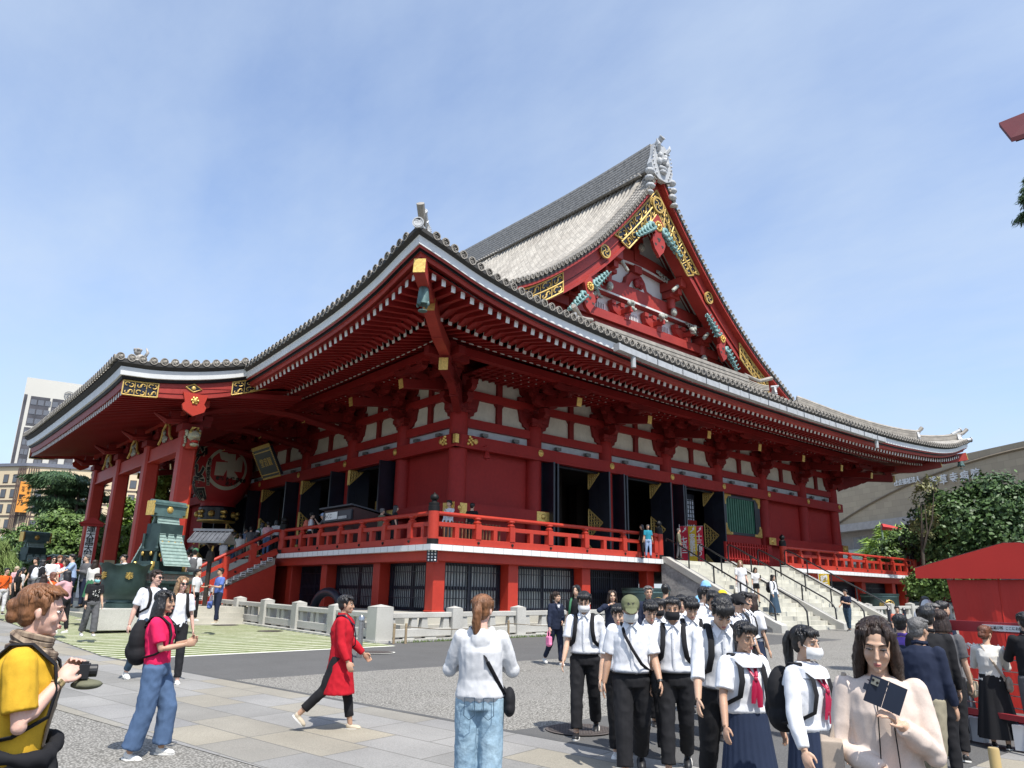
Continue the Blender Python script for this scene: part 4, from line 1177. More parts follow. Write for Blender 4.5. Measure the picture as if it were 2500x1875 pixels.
for sgx, xe in ((1, KX0), (-1, KX1)):                    # verge rolls
 y = KY - .1
 while y < -6.6:
  z = Kz(y) + .36 + (.22 if True else 0); pb_.tube([(xe - sgx * 1.0, y, z + .02), (xe + sgx * .16, y, z)], .11, 7)
  if sgx > 0: emblem(pd, (xe + .18, y, z), (0, 1, 0), (0, 0, 1), .155, 0, 1, 0)
  y += .40
 pb_.tube([(xe - sgx * 1.05, yy_, Kz(yy_) + .5) for yy_ in [KY - .2, -10.4, -9.2, -8, -7, -6.2, -5.4]], .16, 8)
porch = pb_.build('porch_roof', TILE_F, hall, smooth=True)
pd.build('eave_tile_row', [TILEC, TILED], porch)
om = MB()
for xe in (KX0 - .55, KX1 + .6):                         # lion figures on the porch corners
 om.ell((xe, KY + .75, 10.45), (.14, .2, .18), 10, 7); om.ell((xe, KY + .62, 10.7), (.13, .14, .15), 10, 7); om.lathe([(.22, 10.15), (.26, 10.3), (.12, 10.4)], (xe, KY + .7, 0), 10)
 for q in range(8): om.ell((xe + .13 * cos(q), KY + .62 + .13 * sin(q), 10.78), (.05, .05, .06), 6, 4)
 om.tube([(xe, KY + .9, 10.5), (xe, KY + 1.0, 10.75), (xe, KY + .92, 10.92)], [.07, .06, .03], 6)
 for a in (-.08, .08): om.tube([(xe + a, KY + .6, 10.5), (xe + a, KY + .55, 10.32)], .05, 6)
om.build('lion_tile_figure', TILEG, porch, smooth=True)
pf = MB()
def kband(o0, z0, o1, z1, mi):
 n = 30
 A = []; B = []
 for j in range(n + 1):
  u = j / n
  x0 = (KX0 + o0) + (KX1 - KX0 - 2 * o0) * u; x1 = (KX0 + o1) + (KX1 - KX0 - 2 * o1) * u
  A.append((x0, KY - o0, Kz(KY) + Kl(x0) + z0)); B.append((x1, KY - o1, Kz(KY) + Kl(x1) + z1))
 pf.grid([A, B], mi)
 for sgx, xe in ((1, KX0), (-1, KX1)):
  A = []; B = []
  for j in range(n + 1):
   y = KY + (5.5) * j / n
   A.append((xe + sgx * o0, y - o0 * (1 - j / n), Kz(y) + .22 + z0)); B.append((xe + sgx * o1, y - o1 * (1 - j / n), Kz(y) + .22 + z1))
  pf.grid([A, B], mi)
kband(.15, .30, .15, .14, 0); kband(.15, .14, 0, .02, 0); kband(0, .02, 0, 0, 1); kband(0, 0, -.03, -.30, 1); kband(-.03, -.30, -.10, -.31, 1)
kband(-.10, -.31, -.14, -.42, 2); kband(-.14, -.42, -.2, -.43, 2)
pf.build('eave_fascia', [TILED, WHITE, BLACKM], porch)
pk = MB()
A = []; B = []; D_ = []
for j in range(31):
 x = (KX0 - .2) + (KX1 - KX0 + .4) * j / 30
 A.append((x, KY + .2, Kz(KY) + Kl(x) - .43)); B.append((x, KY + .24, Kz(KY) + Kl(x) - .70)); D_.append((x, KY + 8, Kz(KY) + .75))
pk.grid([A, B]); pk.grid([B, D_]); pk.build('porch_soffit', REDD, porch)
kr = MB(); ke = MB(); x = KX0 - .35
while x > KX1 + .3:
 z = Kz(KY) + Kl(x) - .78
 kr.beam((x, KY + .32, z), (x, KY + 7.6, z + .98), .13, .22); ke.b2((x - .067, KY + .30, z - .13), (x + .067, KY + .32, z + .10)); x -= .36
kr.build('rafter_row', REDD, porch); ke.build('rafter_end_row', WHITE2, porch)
for sgx, xe in ((1, KX0 - .22), (-1, KX1 + .22)):
 mb = MB(); n = 24
 def kb(y, h): return (xe, y, Kz(y) + .22 - .43 - h)
 for h0, h1, dx in ((0, .34, 0), (.34, .40, -.03), (.40, .50, 0)):
  for j in range(n):
   y0 = KY + .22 + 6.6 * j / n; y1 = KY + .22 + 6.6 * (j + 1) / n
   k1 = 1 + .35 * sin(pi * j / n); k2 = 1 + .35 * sin(pi * (j + 1) / n)
   P = [(xe + sgx * dx, y0, Kz(y0) - .2 - h0 * k1), (xe + sgx * dx, y1, Kz(y1) - .2 - h0 * k2), (xe + sgx * dx, y1, Kz(y1) - .2 - h1 * k2), (xe + sgx * dx, y0, Kz(y0) - .2 - h1 * k1)]
   Q_ = [(p[0] - sgx * .14, p[1], p[2]) for p in P]
   mb.add(P + Q_, [(0, 1, 2, 3), (7, 6, 5, 4), (0, 4, 5, 1), (3, 2, 6, 7), (0, 3, 7, 4), (1, 5, 6, 2)])
 bb = mb.build('porch_bargeboard', REDG, porch)
 for (y0, y1) in ((KY + .22, KY + 1.5), (-7.3, -5.75)):
  gm = MB()
  def P(u, v):
   y = y0 + (y1 - y0) * u; k_ = 1.25; z = Kz(y) - .2 - (.62 - .56 * v); return V((xe + sgx * .03, y, z))
  gm.grid([[P(u / 6, v) - V((sgx * .02, 0, 0)) for u in range(7)] for v in (0, 1)], 1); scrolls(gm, P, 3, 2, .024)
  for v in (0, 1): gm.tube([P(u / 6, v) for u in range(7)], .03, 5)
  for u in (0, 1): gm.tube([P(u, 0), P(u, 1)], .03, 5)
  gm.build('gold_board_fitting', [GOLDP, BLACKP], bb)
 gm = MB(); c = V((xe + sgx * .02, -8.85, Kz(-8.85) - .42))
 gm.add([c + V((0, -.32, 0)), c + V((0, 0, -.17)), c + V((0, .32, 0)), c + V((0, 0, .17))], [(0, 1, 2, 3)], 1)
 gm.tube([c + V((0, -.32, 0)), c + V((0, 0, -.17)), c + V((0, .32, 0)), c + V((0, 0, .17)), c + V((0, -.32, 0))], .03, 5); gm.ell(c, (.05, .09, .09), 8, 6)
 gm.build('gold_board_fitting', [GOLDP, BLACKP], bb)
 mb = MB(); c = V((xe, -8.75, Kz(-8.75) - 1.08))
 pr = [(-.5, .42), (-.38, .02), (-.48, -.1), (-.42, -.3), (-.2, -.42), (0, -.52), (.2, -.42), (.42, -.3), (.48, -.1), (.38, .02), (.5, .42)]
 pts = [(c.y + a, c.z + b) for a, b in pr]; mb.prism(pts[::-1] if False else pts, 0, xe - .06, xe + .06)
 pp = mb.build('porch_pendant', RED, porch)
 gm = MB(); gm.ell((xe + sgx * .1, c.y, c.z + .12), (.06, .1, .1), 10, 6)
 for k in range(6): t = k * pi / 3; gm.ell((xe + sgx * .08, c.y + .12 * cos(t), c.z + .12 + .12 * sin(t)), (.04, .055, .055), 6, 5)
 gm.build('gold_flower_boss', GOLD, pp)
KC = [-8.68, -13.87, -19.13, -24.32]; KCY = -8.12
for x in KC:
 mb = MB(); w2 = .34; c_ = .09
 oc = [(x - w2 + c_, KCY - w2), (x + w2 - c_, KCY - w2), (x + w2, KCY - w2 + c_), (x + w2, KCY + w2 - c_), (x + w2 - c_, KCY + w2), (x - w2 + c_, KCY + w2), (x - w2, KCY + w2 - c_), (x - w2, KCY - w2 + c_)]
 mb.prism(oc, 2, ZT + .3, 8.2); mb.build('porch_column', RED, hall)
 mb = MB(); mb.b2((x - .5, KCY - .5, ZT), (x + .5, KCY + .5, ZT + .3)); mb.build('column_plinth', STONE, hall)
 mb = MB()                                            # capital and curved bracket arms
 mb.box((x, KCY, 8.32), (.85, .85, .28)); mb.box((x, KCY, 8.62), (2.3, .3, .26)); mb.box((x, KCY, 8.62), (.3, 1.7, .26))
 for a in (-1, 0, 1): mb.box((x + a, KCY, 8.84), (.38, .42, .2)); mb.box((x, KCY + a * .7, 8.84), (.38, .38, .2))
 mb.tube([(x, KCY, 8.9), (x, KCY + 1.2, 9.4), (x, KCY + 2.6, 9.75), (x, KCY + 4.6, 9.75), (x, KCY + 7.6, 9.3)], [.2, .2, .2, .2, .2], 8)
 mb.tube([(x, KCY, 8.7), (x, KCY - 1.0, 8.55), (x, KCY - 1.5, 8.8)], [.2, .17, .05], 6)
 mb.build('porch_bracket', REDK, hall)
mb = MB()
for a, b in zip(KC[:-1], KC[1:]):
 mb.b2((a - .34, KCY - .2, 7.35), (b + .34, KCY + .2, 8.0)); mb.b2((a - .34, KCY - .24, 7.35), (b + .34, KCY + .24, 7.43))
mb.b2((KX1 + 1, KCY - .18, 9.0), (KX0 - .8, KCY + .18, 9.3))
mb.build('porch_beam', RED, hall)
mb = MB()
for a, b in zip(KC[:-1], KC[1:]):                        # frog-leg struts with gold outline
 m = (a + b) / 2
 for sg in (-1, 1): mb.tube([(m + sg * .15, KCY - .2, 8.95), (m + sg * .45, KCY - .22, 8.7), (m + sg * .6, KCY - .22, 8.3), (m + sg * .95, KCY - .22, 8.08)], .06, 6, mi=1)
 mb.prism([(m - .9, 8.0), (m + .9, 8.0), (m + .55, 8.3), (m + .4, 8.75), (m - .4, 8.75), (m - .55, 8.3)], 1, KCY - .15, KCY + .15, mi=0)
 for q in range(8): mb.ell((m + random.uniform(-.3, .3), KCY - .2, 8.3 + random.uniform(-.15, .3)), (.12, .08, .12), 6, 5, mi=2)
mb.build('porch_strut', [REDW, GOLDP, CARV], hall)
for (x, sg) in ((KC[0] + .34, 1), (KC[3] - .34, -1)):
 mb = MB(); c = V((x, KCY, 7.7))
 mb.box(c + V((sg * .15, 0, -.08)), (.5, .42, .5), mi=0)
 mb.ell(c + V((sg * .42, 0, .18)), (.3, .26, .24), 12, 8, mi=1); mb.ell(c + V((sg * .66, 0, .14)), (.16, .18, .1), 10, 6, mi=1); mb.ell(c + V((sg * .6, 0, -.08)), (.16, .16, .06), 8, 6, mi=2)
 mb.ell(c + V((sg * .52, 0, -.2)), (.2, .17, .08), 8, 6, mi=1)
 for s_ in (-1, 1):
  mb.ell(c + V((sg * .5, s_ * .17, .3)), (.09, .08, .08), 8, 6, mi=3); mb.ell(c + V((sg * .3, s_ * .26, .3)), (.1, .06, .14), 8, 6, mi=1)
  mb.tube([c + V((sg * .35, s_ * .12, .4)), c + V((sg * .5, s_ * .1, .52)), c + V((sg * .72, s_ * .05, .5))], [.07, .06, .02], 6, mi=3)
 for k in range(12): mb.ell(c + V((sg * (.12 + .06 * (k % 3)), .27 * (1 if k % 2 else -1), -.2 + .06 * k)), (.09, .05, .07), 6, 5, mi=1)
 mb.build('lion_head_carving', [RED, DRAG, mat('mouth_red', (.45, .03, .02)), GOLDP], hall, smooth=True)
for i, xx in enumerate((-14.9, -20.2)):
 mb = MB()
 mb.b2((xx - .16, KCY - .12, 2.4), (xx + .16, KCY + .12, 7.35), 0)
 for k in range(60): mb.ell((xx + .19 + random.uniform(-.03, .03), KCY - .1 + random.uniform(-.05, .05), 2.4 + k * .082), (.05, .06, .05), 5, 4, mi=1)
 mb.build('carved_board', [mat('dark_brown_board', (.05, .02, .012), .6), CARV], hall)
# ================================================================ ground
def sepxy(N, Lk, P):
 sp = N.new('ShaderNodeSeparateXYZ'); Lk.new(P, sp.inputs[0]); return sp.outputs[0], sp.outputs[1], sp.outputs[2]
def ground_mat():
 m, N, Lk, b = node_mat('plaza_ground')
 tc = N.new('ShaderNodeTexCoord'); P = tc.outputs['Object']
 a = noise(N, Lk, P, 90, 3); a2 = noise(N, Lk, P, 1.3, 5); a3 = noise(N, Lk, P, 34, 3); a4 = noise(N, Lk, P, .25, 4)
 v = N.new('ShaderNodeTexVoronoi'); v.inputs['Scale'].default_value = 40; Lk.new(P, v.inputs[0])
 agg = mixc(N, Lk, rng(N, Lk, v.outputs['Distance'], .1, .62), (.48, .46, .415), (.12, .115, .10))
 agg = mixc(N, Lk, rng(N, Lk, a2, .3, .7, .0, .3), agg, (.26, .25, .23))
 agg = mixc(N, Lk, rng(N, Lk, a4, .4, .65, .0, .22), agg, (.17, .165, .155))
 asp = mixc(N, Lk, rng(N, Lk, a, .35, .65), (.075, .075, .074), (.135, .133, .128))
 asp = mixc(N, Lk, rng(N, Lk, a2, .35, .7, 0, .35), asp, (.14, .138, .134))
 asp = mixc(N, Lk, rng(N, Lk, a3, .70, .74), asp, (.25, .245, .235))
 x, y, z = sepxy(N, Lk, P)
 wob = mathn(N, Lk, 'MULTIPLY', mathn(N, Lk, 'SUBTRACT', noise(N, Lk, P, .6, 2), .5), .25)
 xw = mathn(N, Lk, 'ADD', x, wob)
 d1 = mathn(N, Lk, 'MULTIPLY', mathn(N, Lk, 'LESS_THAN', mathn(N, Lk, 'SUBTRACT', xw, mathn(N, Lk, 'MULTIPLY', mathn(N, Lk, 'ADD', y, 12), .045)), 11.05), mathn(N, Lk, 'LESS_THAN', y, 7.6))
 d2 = mathn(N, Lk, 'GREATER_THAN', xw, 17.08)
 dk = mathn(N, Lk, 'MAXIMUM', d1, d2)
 Lk.new(mixc(N, Lk, dk, agg, asp), b.inputs['Base Color']); b.inputs['Roughness'].default_value = .92; b.inputs['Specular IOR Level'].default_value = .2
 bp = N.new('ShaderNodeBump'); bp.inputs['Strength'].default_value = .4; bp.inputs['Distance'].default_value = .01; Lk.new(v.outputs['Distance'], bp.inputs['Height']); Lk.new(bp.outputs[0], b.inputs['Normal'])
 return m
def frange(a, b, n): return [a + (b - a) * i / n for i in range(n + 1)]
gm_ = MB()
xs_ = [-900, -300, -120, -60] + frange(-40, 34, 37) + [45, 70, 120, 300, 900]
ys2 = [-600, -200, -60, -40] + frange(-30, 60, 45) + [90, 150, 400, 1200]
gm_.grid([[(x, y, gz(x, y)) for y in ys2] for x in xs_])
gm_.build('ground', ground_mat(), smooth=True, kind='structure')
def sheet(name, fn, nu, nv, mt, dz):
 mb = MB(); rows = []
 for i in range(nu + 1):
  row = []
  for j in range(nv + 1):
   p = fn(i / nu, j / nv); row.append((p[0], p[1], gz(p[0], p[1]) + dz))
  rows.append(row)
 mb.grid(rows); return mb.build(name, mt, kind='structure', smooth=True)
def slab_mat(name, rot, w=1.05, h=.62):
 m, N, Lk, b = node_mat(name)
 tc = N.new('ShaderNodeTexCoord'); mp = N.new('ShaderNodeMapping'); Lk.new(tc.outputs['Object'], mp.inputs[0]); mp.inputs['Rotation'].default_value = (0, 0, rot)
 br = N.new('ShaderNodeTexBrick'); Lk.new(mp.outputs[0], br.inputs[0]); br.inputs['Scale'].default_value = 1
 br.inputs['Brick Width'].default_value = w; br.inputs['Row Height'].default_value = h; br.inputs['Mortar Size'].default_value = .009; br.inputs['Mortar Smooth'].default_value = .3
 br.inputs['Color1'].default_value = (0, 0, 0, 1); br.inputs['Color2'].default_value = (1, 1, 1, 1); br.offset = .5; br.squash = 1.25; br.squash_frequency = 3; br.inputs['Bias'].default_value = 0
 bw = N.new('ShaderNodeRGBToBW'); Lk.new(br.outputs['Color'], bw.inputs[0])
 P = tc.outputs['Object']
 cr = N.new('ShaderNodeValToRGB'); Lk.new(bw.outputs[0], cr.inputs[0]); e = cr.color_ramp.elements; e[0].color = (.235, .23, .22, 1); e[1].color = (.31, .28, .215, 1)
 e2 = cr.color_ramp.elements.new(.35); e2.color = (.275, .268, .25, 1); e3 = cr.color_ramp.elements.new(.7); e3.color = (.21, .205, .19, 1)
 fine = rng(N, Lk, noise(N, Lk, P, 75, 3), .3, .7, .78, 1.2); big = rng(N, Lk, noise(N, Lk, P, .9, 5), .3, .7, .84, 1.1)
 s = N.new('ShaderNodeVectorMath'); s.operation = 'SCALE'; Lk.new(cr.outputs[0], s.inputs[0]); Lk.new(mathn(N, Lk, 'MULTIPLY', fine, big), s.inputs['Scale'])
 col = mixc(N, Lk, br.outputs['Fac'], s.outputs[0], (.13, .125, .11))
 Lk.new(col, b.inputs['Base Color']); b.inputs['Roughness'].default_value = .85
 bp = N.new('ShaderNodeBump'); bp.inputs['Strength'].default_value = .5; bp.inputs['Distance'].default_value = .01
 Lk.new(mathn(N, Lk, 'SUBTRACT', 1, br.outputs['Fac']), bp.inputs['Height']); Lk.new(bp.outputs[0], b.inputs['Normal'])
 return m
SLAB = slab_mat('granite_paving', radians(-9.5))
def pth(u, v):
 x = -60 + 92 * u
 up = -13.68 + (x - 6.18) * .172 if x > 6.18 else -13.68
 lo = -16.95 + (x - 6.18) * .2 if x > 6.18 else -17.2
 return x, up + (lo - up) * v
sheet('stone_path', pth, 92, 6, SLAB, .006)
ed = MB()
for k in range(40):
 a = pth((k + 66) / 92 if 0 else .717 + k * .0065, 0); b = pth(.717 + (k + 1) * .0065, 0)
 ed.beam((a[0], a[1] + .05, gz(*a) + .002), (b[0], b[1] + .05, gz(*b) + .002), .1, .014)
ed.build('path_edge_strip', mat('dark_asphalt_edge', (.09, .09, .088), .9), kind='structure')
def grass_stripes():
 m, N, Lk, b = node_mat('striped_grass_paving')
 tc = N.new('ShaderNodeTexCoord'); P = tc.outputs['Object']; x, y, z = sepxy(N, Lk, P)
 w1 = mathn(N, Lk, 'MULTIPLY', mathn(N, Lk, 'SUBTRACT', noise(N, Lk, P, 14, 3), .5), .10)
 k = mathn(N, Lk, 'MULTIPLY', mathn(N, Lk, 'SUBTRACT', 6.80, mathn(N, Lk, 'ADD', x, w1)), 1 / .46)
 fr = mathn(N, Lk, 'FRACT', k); stone = mathn(N, Lk, 'LESS_THAN', fr, .36)
 idx = mathn(N, Lk, 'FLOOR', k)
 cb = N.new('ShaderNodeCombineXYZ'); Lk.new(idx, cb.inputs[0]); Lk.new(mathn(N, Lk, 'FLOOR', mathn(N, Lk, 'MULTIPLY', y, .45)), cb.inputs[1])
 wn = N.new('ShaderNodeTexWhiteNoise'); wn.noise_dimensions = '2D'; Lk.new(cb.outputs[0], wn.inputs['Vector'])
 st = mixc(N, Lk, wn.outputs[0], (.46, .47, .33), (.56, .56, .44))
 st = mixc(N, Lk, rng(N, Lk, noise(N, Lk, P, 2.2, 5), .5, .72, 0, .6), st, (.22, .25, .11))
 gr = mixc(N, Lk, rng(N, Lk, noise(N, Lk, P, 45, 4), .35, .65), (.075, .10, .022), (.20, .24, .085))
 gr = mixc(N, Lk, rng(N, Lk, noise(N, Lk, P, 1.2, 4), .45, .7, 0, .5), gr, (.24, .25, .13))
 Lk.new(mixc(N, Lk, stone, gr, st), b.inputs['Base Color']); b.inputs['Roughness'].default_value = .95
 bp = N.new('ShaderNodeBump'); bp.inputs['Strength'].default_value = .7; bp.inputs['Distance'].default_value = .02; Lk.new(mathn(N, Lk, 'MULTIPLY', noise(N, Lk, P, 60, 3), mathn(N, Lk, 'SUBTRACT', 1.2, stone)), bp.inputs['Height']); Lk.new(bp.outputs[0], b.inputs['Normal'])
 return m
sheet('grass_paving', lambda u, v: (6.8 - 30 * u, -13.62 + 6.8 * v), 40, 8, grass_stripes(), .005)
mb = MB(); mb.grid([[(6.92, y, gz(6.92, y) + .008) for y in frange(-13.4, -6.9, 8)], [(6.78, y, gz(6.78, y) + .008) for y in frange(-13.4, -6.9, 8)]])
mb.build('white_edge_line', mat('road_paint', (.62, .62, .56), .8, var=.1, var2=.15, scale2=30), kind='structure')
sheet('concrete_path', lambda u, v: (21.2 + 5 * u, -9.6 + 4.2 * v + u * .5), 6, 4, SLAB, .007)
tm = MB()
for b_ in (((-62, -10.2, -.4), (-3.9, 40, 1.0)), ((-3.95, -4.9, -.4), (4.2, 8.6, .998)), ((-3.9, 18.9, -.4), (4.0, 42, .997))): tm.b2(*b_)
for i, (z, o) in enumerate(((.81, .4), (.63, .8), (.45, 1.2))):
 tm.b2((-62, -10.2 - o, -.4), (-3.9 + o * .6, -9.0, z)); tm.b2((-3.9 - .01 * i, -10.2 - o + .02, -.4), (-3.9 + o * .6, -6.9, z - .002))
tm.b2((-3.9, -5.3, -.4), (4.6, 8.5, .68))
tm.build('stone_terrace', STONES, kind='structure')
def balustrade(p, q, n, corner0=False, label='', first=True):
 root = thing('stone_balustrade', label, 'balustrade', (p[0], p[1], gz(*p)))
 P = [(p[0] + (q[0] - p[0]) * i / n, p[1] + (q[1] - p[1]) * i / n) for i in range(n + 1)]
 ang = atan2(q[1] - p[1], q[0] - p[0])
 for i, (x, y) in enumerate(P):
  if i == 0 and not first: continue
  big = corner0 and i == 0; w2 = .27 if big else .19; z = gz(x, y); h = .94 if big else .88
  mb = MB(); mb.prism([(x - w2, y - w2), (x + w2, y - w2), (x + w2, y + w2), (x - w2, y + w2)], 2, z - .05, z + h)
  mb.add([(x - w2, y - w2, z + h + .001), (x + w2, y - w2, z + h + .001), (x + w2, y + w2, z + h + .001), (x - w2, y + w2, z + h + .001), (x, y, z + h + .07)], [(0, 1, 4), (1, 2, 4), (2, 3, 4), (3, 0, 4)])
  bevel(mb.build('post', STONE, root), .018)
 for a, b in zip(P[:-1], P[1:]):
  za, zb = gz(*a), gz(*b); A = V((*a, za)); B = V((*b, zb)); d = (B - A).normalized()
  mb = MB(); mb.beam(A + d * .18 + V((0, 0, .70)), B - d * .18 + V((0, 0, .70)), .24, .15); bevel(mb.build('top_rail', STONE, root), .015)
  mb = MB(); mb.beam(A + d * .18 + V((0, 0, .22)), B - d * .18 + V((0, 0, .22)), .24, .22); mb.beam(A + d * .7 + V((0, 0, .06)), A + d * 1.1 + V((0, 0, .06)), .2, .1); mb.beam(B - d * 1.1 + V((0, 0, .06)), B - d * .7 + V((0, 0, .06)), .2, .1); bevel(mb.build('base_rail', STONE, root), .012)
  L = (B - A).length
  for t in (.13, .42, .56, .86):
   c = A.lerp(B, t); mb = MB(); sx = d.cross(V((0, 0, 1)))
   for (h0, h1, w0, w1) in ((.33, .625, .125, .085),):
    vs = []
    for h_, w_ in ((h0, w0), (h1, w1)):
     for s1, s2 in ((-1, -1), (1, -1), (1, 1), (-1, 1)): vs.append(c + d * (s1 * w_) + sx * (s2 * .085) + V((0, 0, h_)))
    mb.add(vs, [(3, 2, 1, 0), (4, 5, 6, 7), (0, 1, 5, 4), (1, 2, 6, 5), (2, 3, 7, 6), (3, 0, 4, 7)])
   mb.build('baluster', STONE, root)
 mb = MB(); A = V((*p, gz(*p))); B = V((*q, gz(*q))); d = (B - A).normalized()
 mb.beam(A - d * .35 + V((0, 0, .0)), B + V((0, 0, .0)), .62, .12); mb.build('kerb', STONE, root)
 return root
balustrade((5.6, -6.62), (-7.2, -6.62), 5, True, 'pale granite balustrade running from the big corner post along the striped grass')
balustrade((5.6, -6.60), (5.6, 6.2), 5, False, 'pale granite balustrade beside the dark asphalt, behind the hoodie woman and the suited woman', first=False)
balustrade((6.9, 20.6), (6.9, 33.5), 5, False, 'pale granite balustrade past the foot of the broad stone stairs')
wd = MB(); rnd = random.Random(3)
for i in range(900):
 y = rnd.uniform(-6.3, 1.5); x = 5.97 + rnd.uniform(0, .22); z = gz(x, y); h = rnd.uniform(.03, .1); a = rnd.uniform(0, 6.28); dx, dy = .012 * cos(a), .012 * sin(a)
 wd.add([(x - dx, y - dy, z), (x + dx, y + dy, z), (x + rnd.uniform(-.03, .03), y + rnd.uniform(-.03, .03), z + h)], [(0, 1, 2)])
tag(wd.build('grass', mat('weed_green', (.10, .15, .035), .8, var=.4, scale=30)), 'thin green weeds growing along the kerb of the balustrade', 'grass', kind='stuff')
def stake(x, y, lab, h=.52):
 z = gz(x, y); mb = MB(); mb.lathe([(.035, -.05), (.036, h), (.03, h + .01)], (x, y, z), 10); mb.ell((x, y, z + h * .85), (.045, .045, .02), 8, 5)
 o = mb.build('wooden_stake', mat('weathered_wood', (.34, .26, .16), .8, var=.3, scale=6, stretch=(8, 8, 1), col2=(.2, .15, .09))); tag(o, lab, 'stake'); return V((x, y, z + h * .85))
s1 = stake(6.25, -6.55, 'wooden stake beside the corner post, nearer the striped grass'); s2 = stake(6.3, -6.2, 'wooden stake beside the corner post, holding the rope end'); s3 = stake(6.2, -2.4, 'wooden stake at the kerb, beside the hoodie woman'); s4 = stake(6.2, 2.6, 'wooden stake at the kerb, beside the suited woman', .6)
def rope(name, a, b, sag, r, m, lab, n=12):
 mb = MB(); pts = [a.lerp(b, i / n) + V((0, 0, -sag * sin(pi * i / n))) for i in range(n + 1)]; mb.tube(pts, r, 5); tag(mb.build(name, m), lab, name)
ROPE = mat('rope_fibre', (.16, .13, .09), .9)
rope('rope', s2, s3, .12, .012, ROPE, 'thin rope sagging between stakes behind the hoodie woman'); rope('rope', s3, s4, .16, .012, ROPE, 'thin rope running on past the suited woman')
def manhole(x, y, r, lab, ring=False):
 z = gz(x, y) + .009; mb = MB(); mb.lathe([(r, -.005), (r, .004), (r * .96, .005)], (x, y, z), 28)
 for k in range(-7, 8):
  w_ = sqrt(max(0, 1 - (k / 8) ** 2)) * r * .9; mb.box((x, y + k * r / 8, z + .0065), (2 * w_, r * .05, .004), mi=1); mb.box((x + k * r / 8, y, z + .006), (r * .05, 2 * w_, .004), mi=1)
 mb.lathe([(r * 1.03, -.004), (r * 1.10, .001), (r * 1.03, .003)], (x, y, z), 28, mi=2 if ring else 1)
 tag(mb.build('manhole_cover', [mat('cast_iron', (.055, .048, .045), .7, metal=.2), mat('cast_iron_rib', (.10, .085, .078), .7), mat('road_paint', (0, 0, 0))]), lab, 'manhole cover')
manhole(17.53, -10.98, .38, 'round iron manhole cover under the masked student in glasses'); manhole(8.1, -8.2, .42, 'round manhole cover ringed in white beside the red coat', True)
manhole(-3.0, -7.7, .42, 'dark manhole cover in the striped grass by the balustrade, nearest the waiting pair'); manhole(.4, -7.5, .38, 'dark manhole cover in the striped grass between the waiting pair and the red coat')
# ================================================================ side stairs
SX0, SX1, NZ = PL - .05, 8.7, 16
st_root = thing('stone_stairs', 'broad granite stairs climbing to the veranda between sloping side walls', 'stairs', (6, 13.8, gz(8.7, 13.8)))
zb_ = gz(8.7, 13.8) - .02; rise = (ZP - zb_) / NZ; run = (SX1 - SX0) / NZ
def stone_block_mat():
 m, N, Lk, b = node_mat('stair_granite')
 tc = N.new('ShaderNodeTexCoord'); P = tc.outputs['Object']; x, y, z = sepxy(N, Lk, P)
 zi = mathn(N, Lk, 'FLOOR', mathn(N, Lk, 'MULTIPLY', mathn(N, Lk, 'SUBTRACT', z, zb_ + .002 - .0), 1 / rise))
 off = mathn(N, Lk, 'MULTIPLY', mathn(N, Lk, 'MODULO', zi, 2), .5)
 k = mathn(N, Lk, 'ADD', mathn(N, Lk, 'MULTIPLY', y, 1 / 1.15), off); fr = mathn(N, Lk, 'FRACT', k)
 jt = mathn(N, Lk, 'LESS_THAN', fr, .018)
 cb = N.new('ShaderNodeCombineXYZ'); Lk.new(mathn(N, Lk, 'FLOOR', k), cb.inputs[0]); Lk.new(zi, cb.inputs[1])
 wn = N.new('ShaderNodeTexWhiteNoise'); wn.noise_dimensions = '2D'; Lk.new(cb.outputs[0], wn.inputs['Vector'])
 c = mixc(N, Lk, wn.outputs[0], (.42, .41, .35), (.56, .545, .46))
 s = N.new('ShaderNodeVectorMath'); s.operation = 'SCALE'; Lk.new(c, s.inputs[0]); Lk.new(mathn(N, Lk, 'MULTIPLY', rng(N, Lk, noise(N, Lk, P, 55, 3), .3, .7, .85, 1.15), rng(N, Lk, noise(N, Lk, P, 1.5, 5), .3, .7, .8, 1.1)), s.inputs['Scale'])
 Lk.new(mixc(N, Lk, jt, s.outputs[0], (.2, .19, .16)), b.inputs['Base Color']); b.inputs['Roughness'].default_value = .85
 return m
mb = MB()
for i in range(NZ):
 x1 = SX0 + run * (i + 1) + .02; z = ZP - rise * i - .001 * 0
 mb.b2((SX0 - .2, 8.95, -.2), (x1, 18.6, z - rise * 1 + rise if i == 0 else ZP - rise * i))
o = mb.build('stair_flight', stone_block_mat(), st_root)
RUB = mat('rubble_stone', (.40, .39, .37), .9, var=.25, scale=2.5, bump=1.0, bscale=5, col2=(.26, .255, .25), var2=.2, scale2=12)
for yc, wd_ in ((8.75, .42), (13.6, .30), (18.8, .42)):
 mb = MB(); mb.prism([(SX0 - .1, -.3), (SX1 + .35, -.3), (SX1 + .35, zb_ + .22), (SX1 + .1, zb_ + .3), (SX0 + .15, ZP + .02), (SX0 - .1, ZP + .02)], 1, yc - wd_ / 2 + .05, yc + wd_ / 2 - .05); w_ = mb.build('wing_wall', RUB, st_root)
 mb = MB(); mb.prism([(SX1 + .4, zb_ - .2), (SX1 + .4, zb_ + .25), (SX1 + .1, zb_ + .37), (SX0 + .2, ZP + .12), (SX0 - .12, ZP + .12), (SX0 - .12, ZP - .1), (SX0 + .1, ZP - .14), (SX1 + .0, zb_ + .1), (SX1 + .0, zb_ - .2)], 1, yc - wd_ / 2, yc + wd_ / 2); bevel(mb.build('coping', STONE, w_), .015)
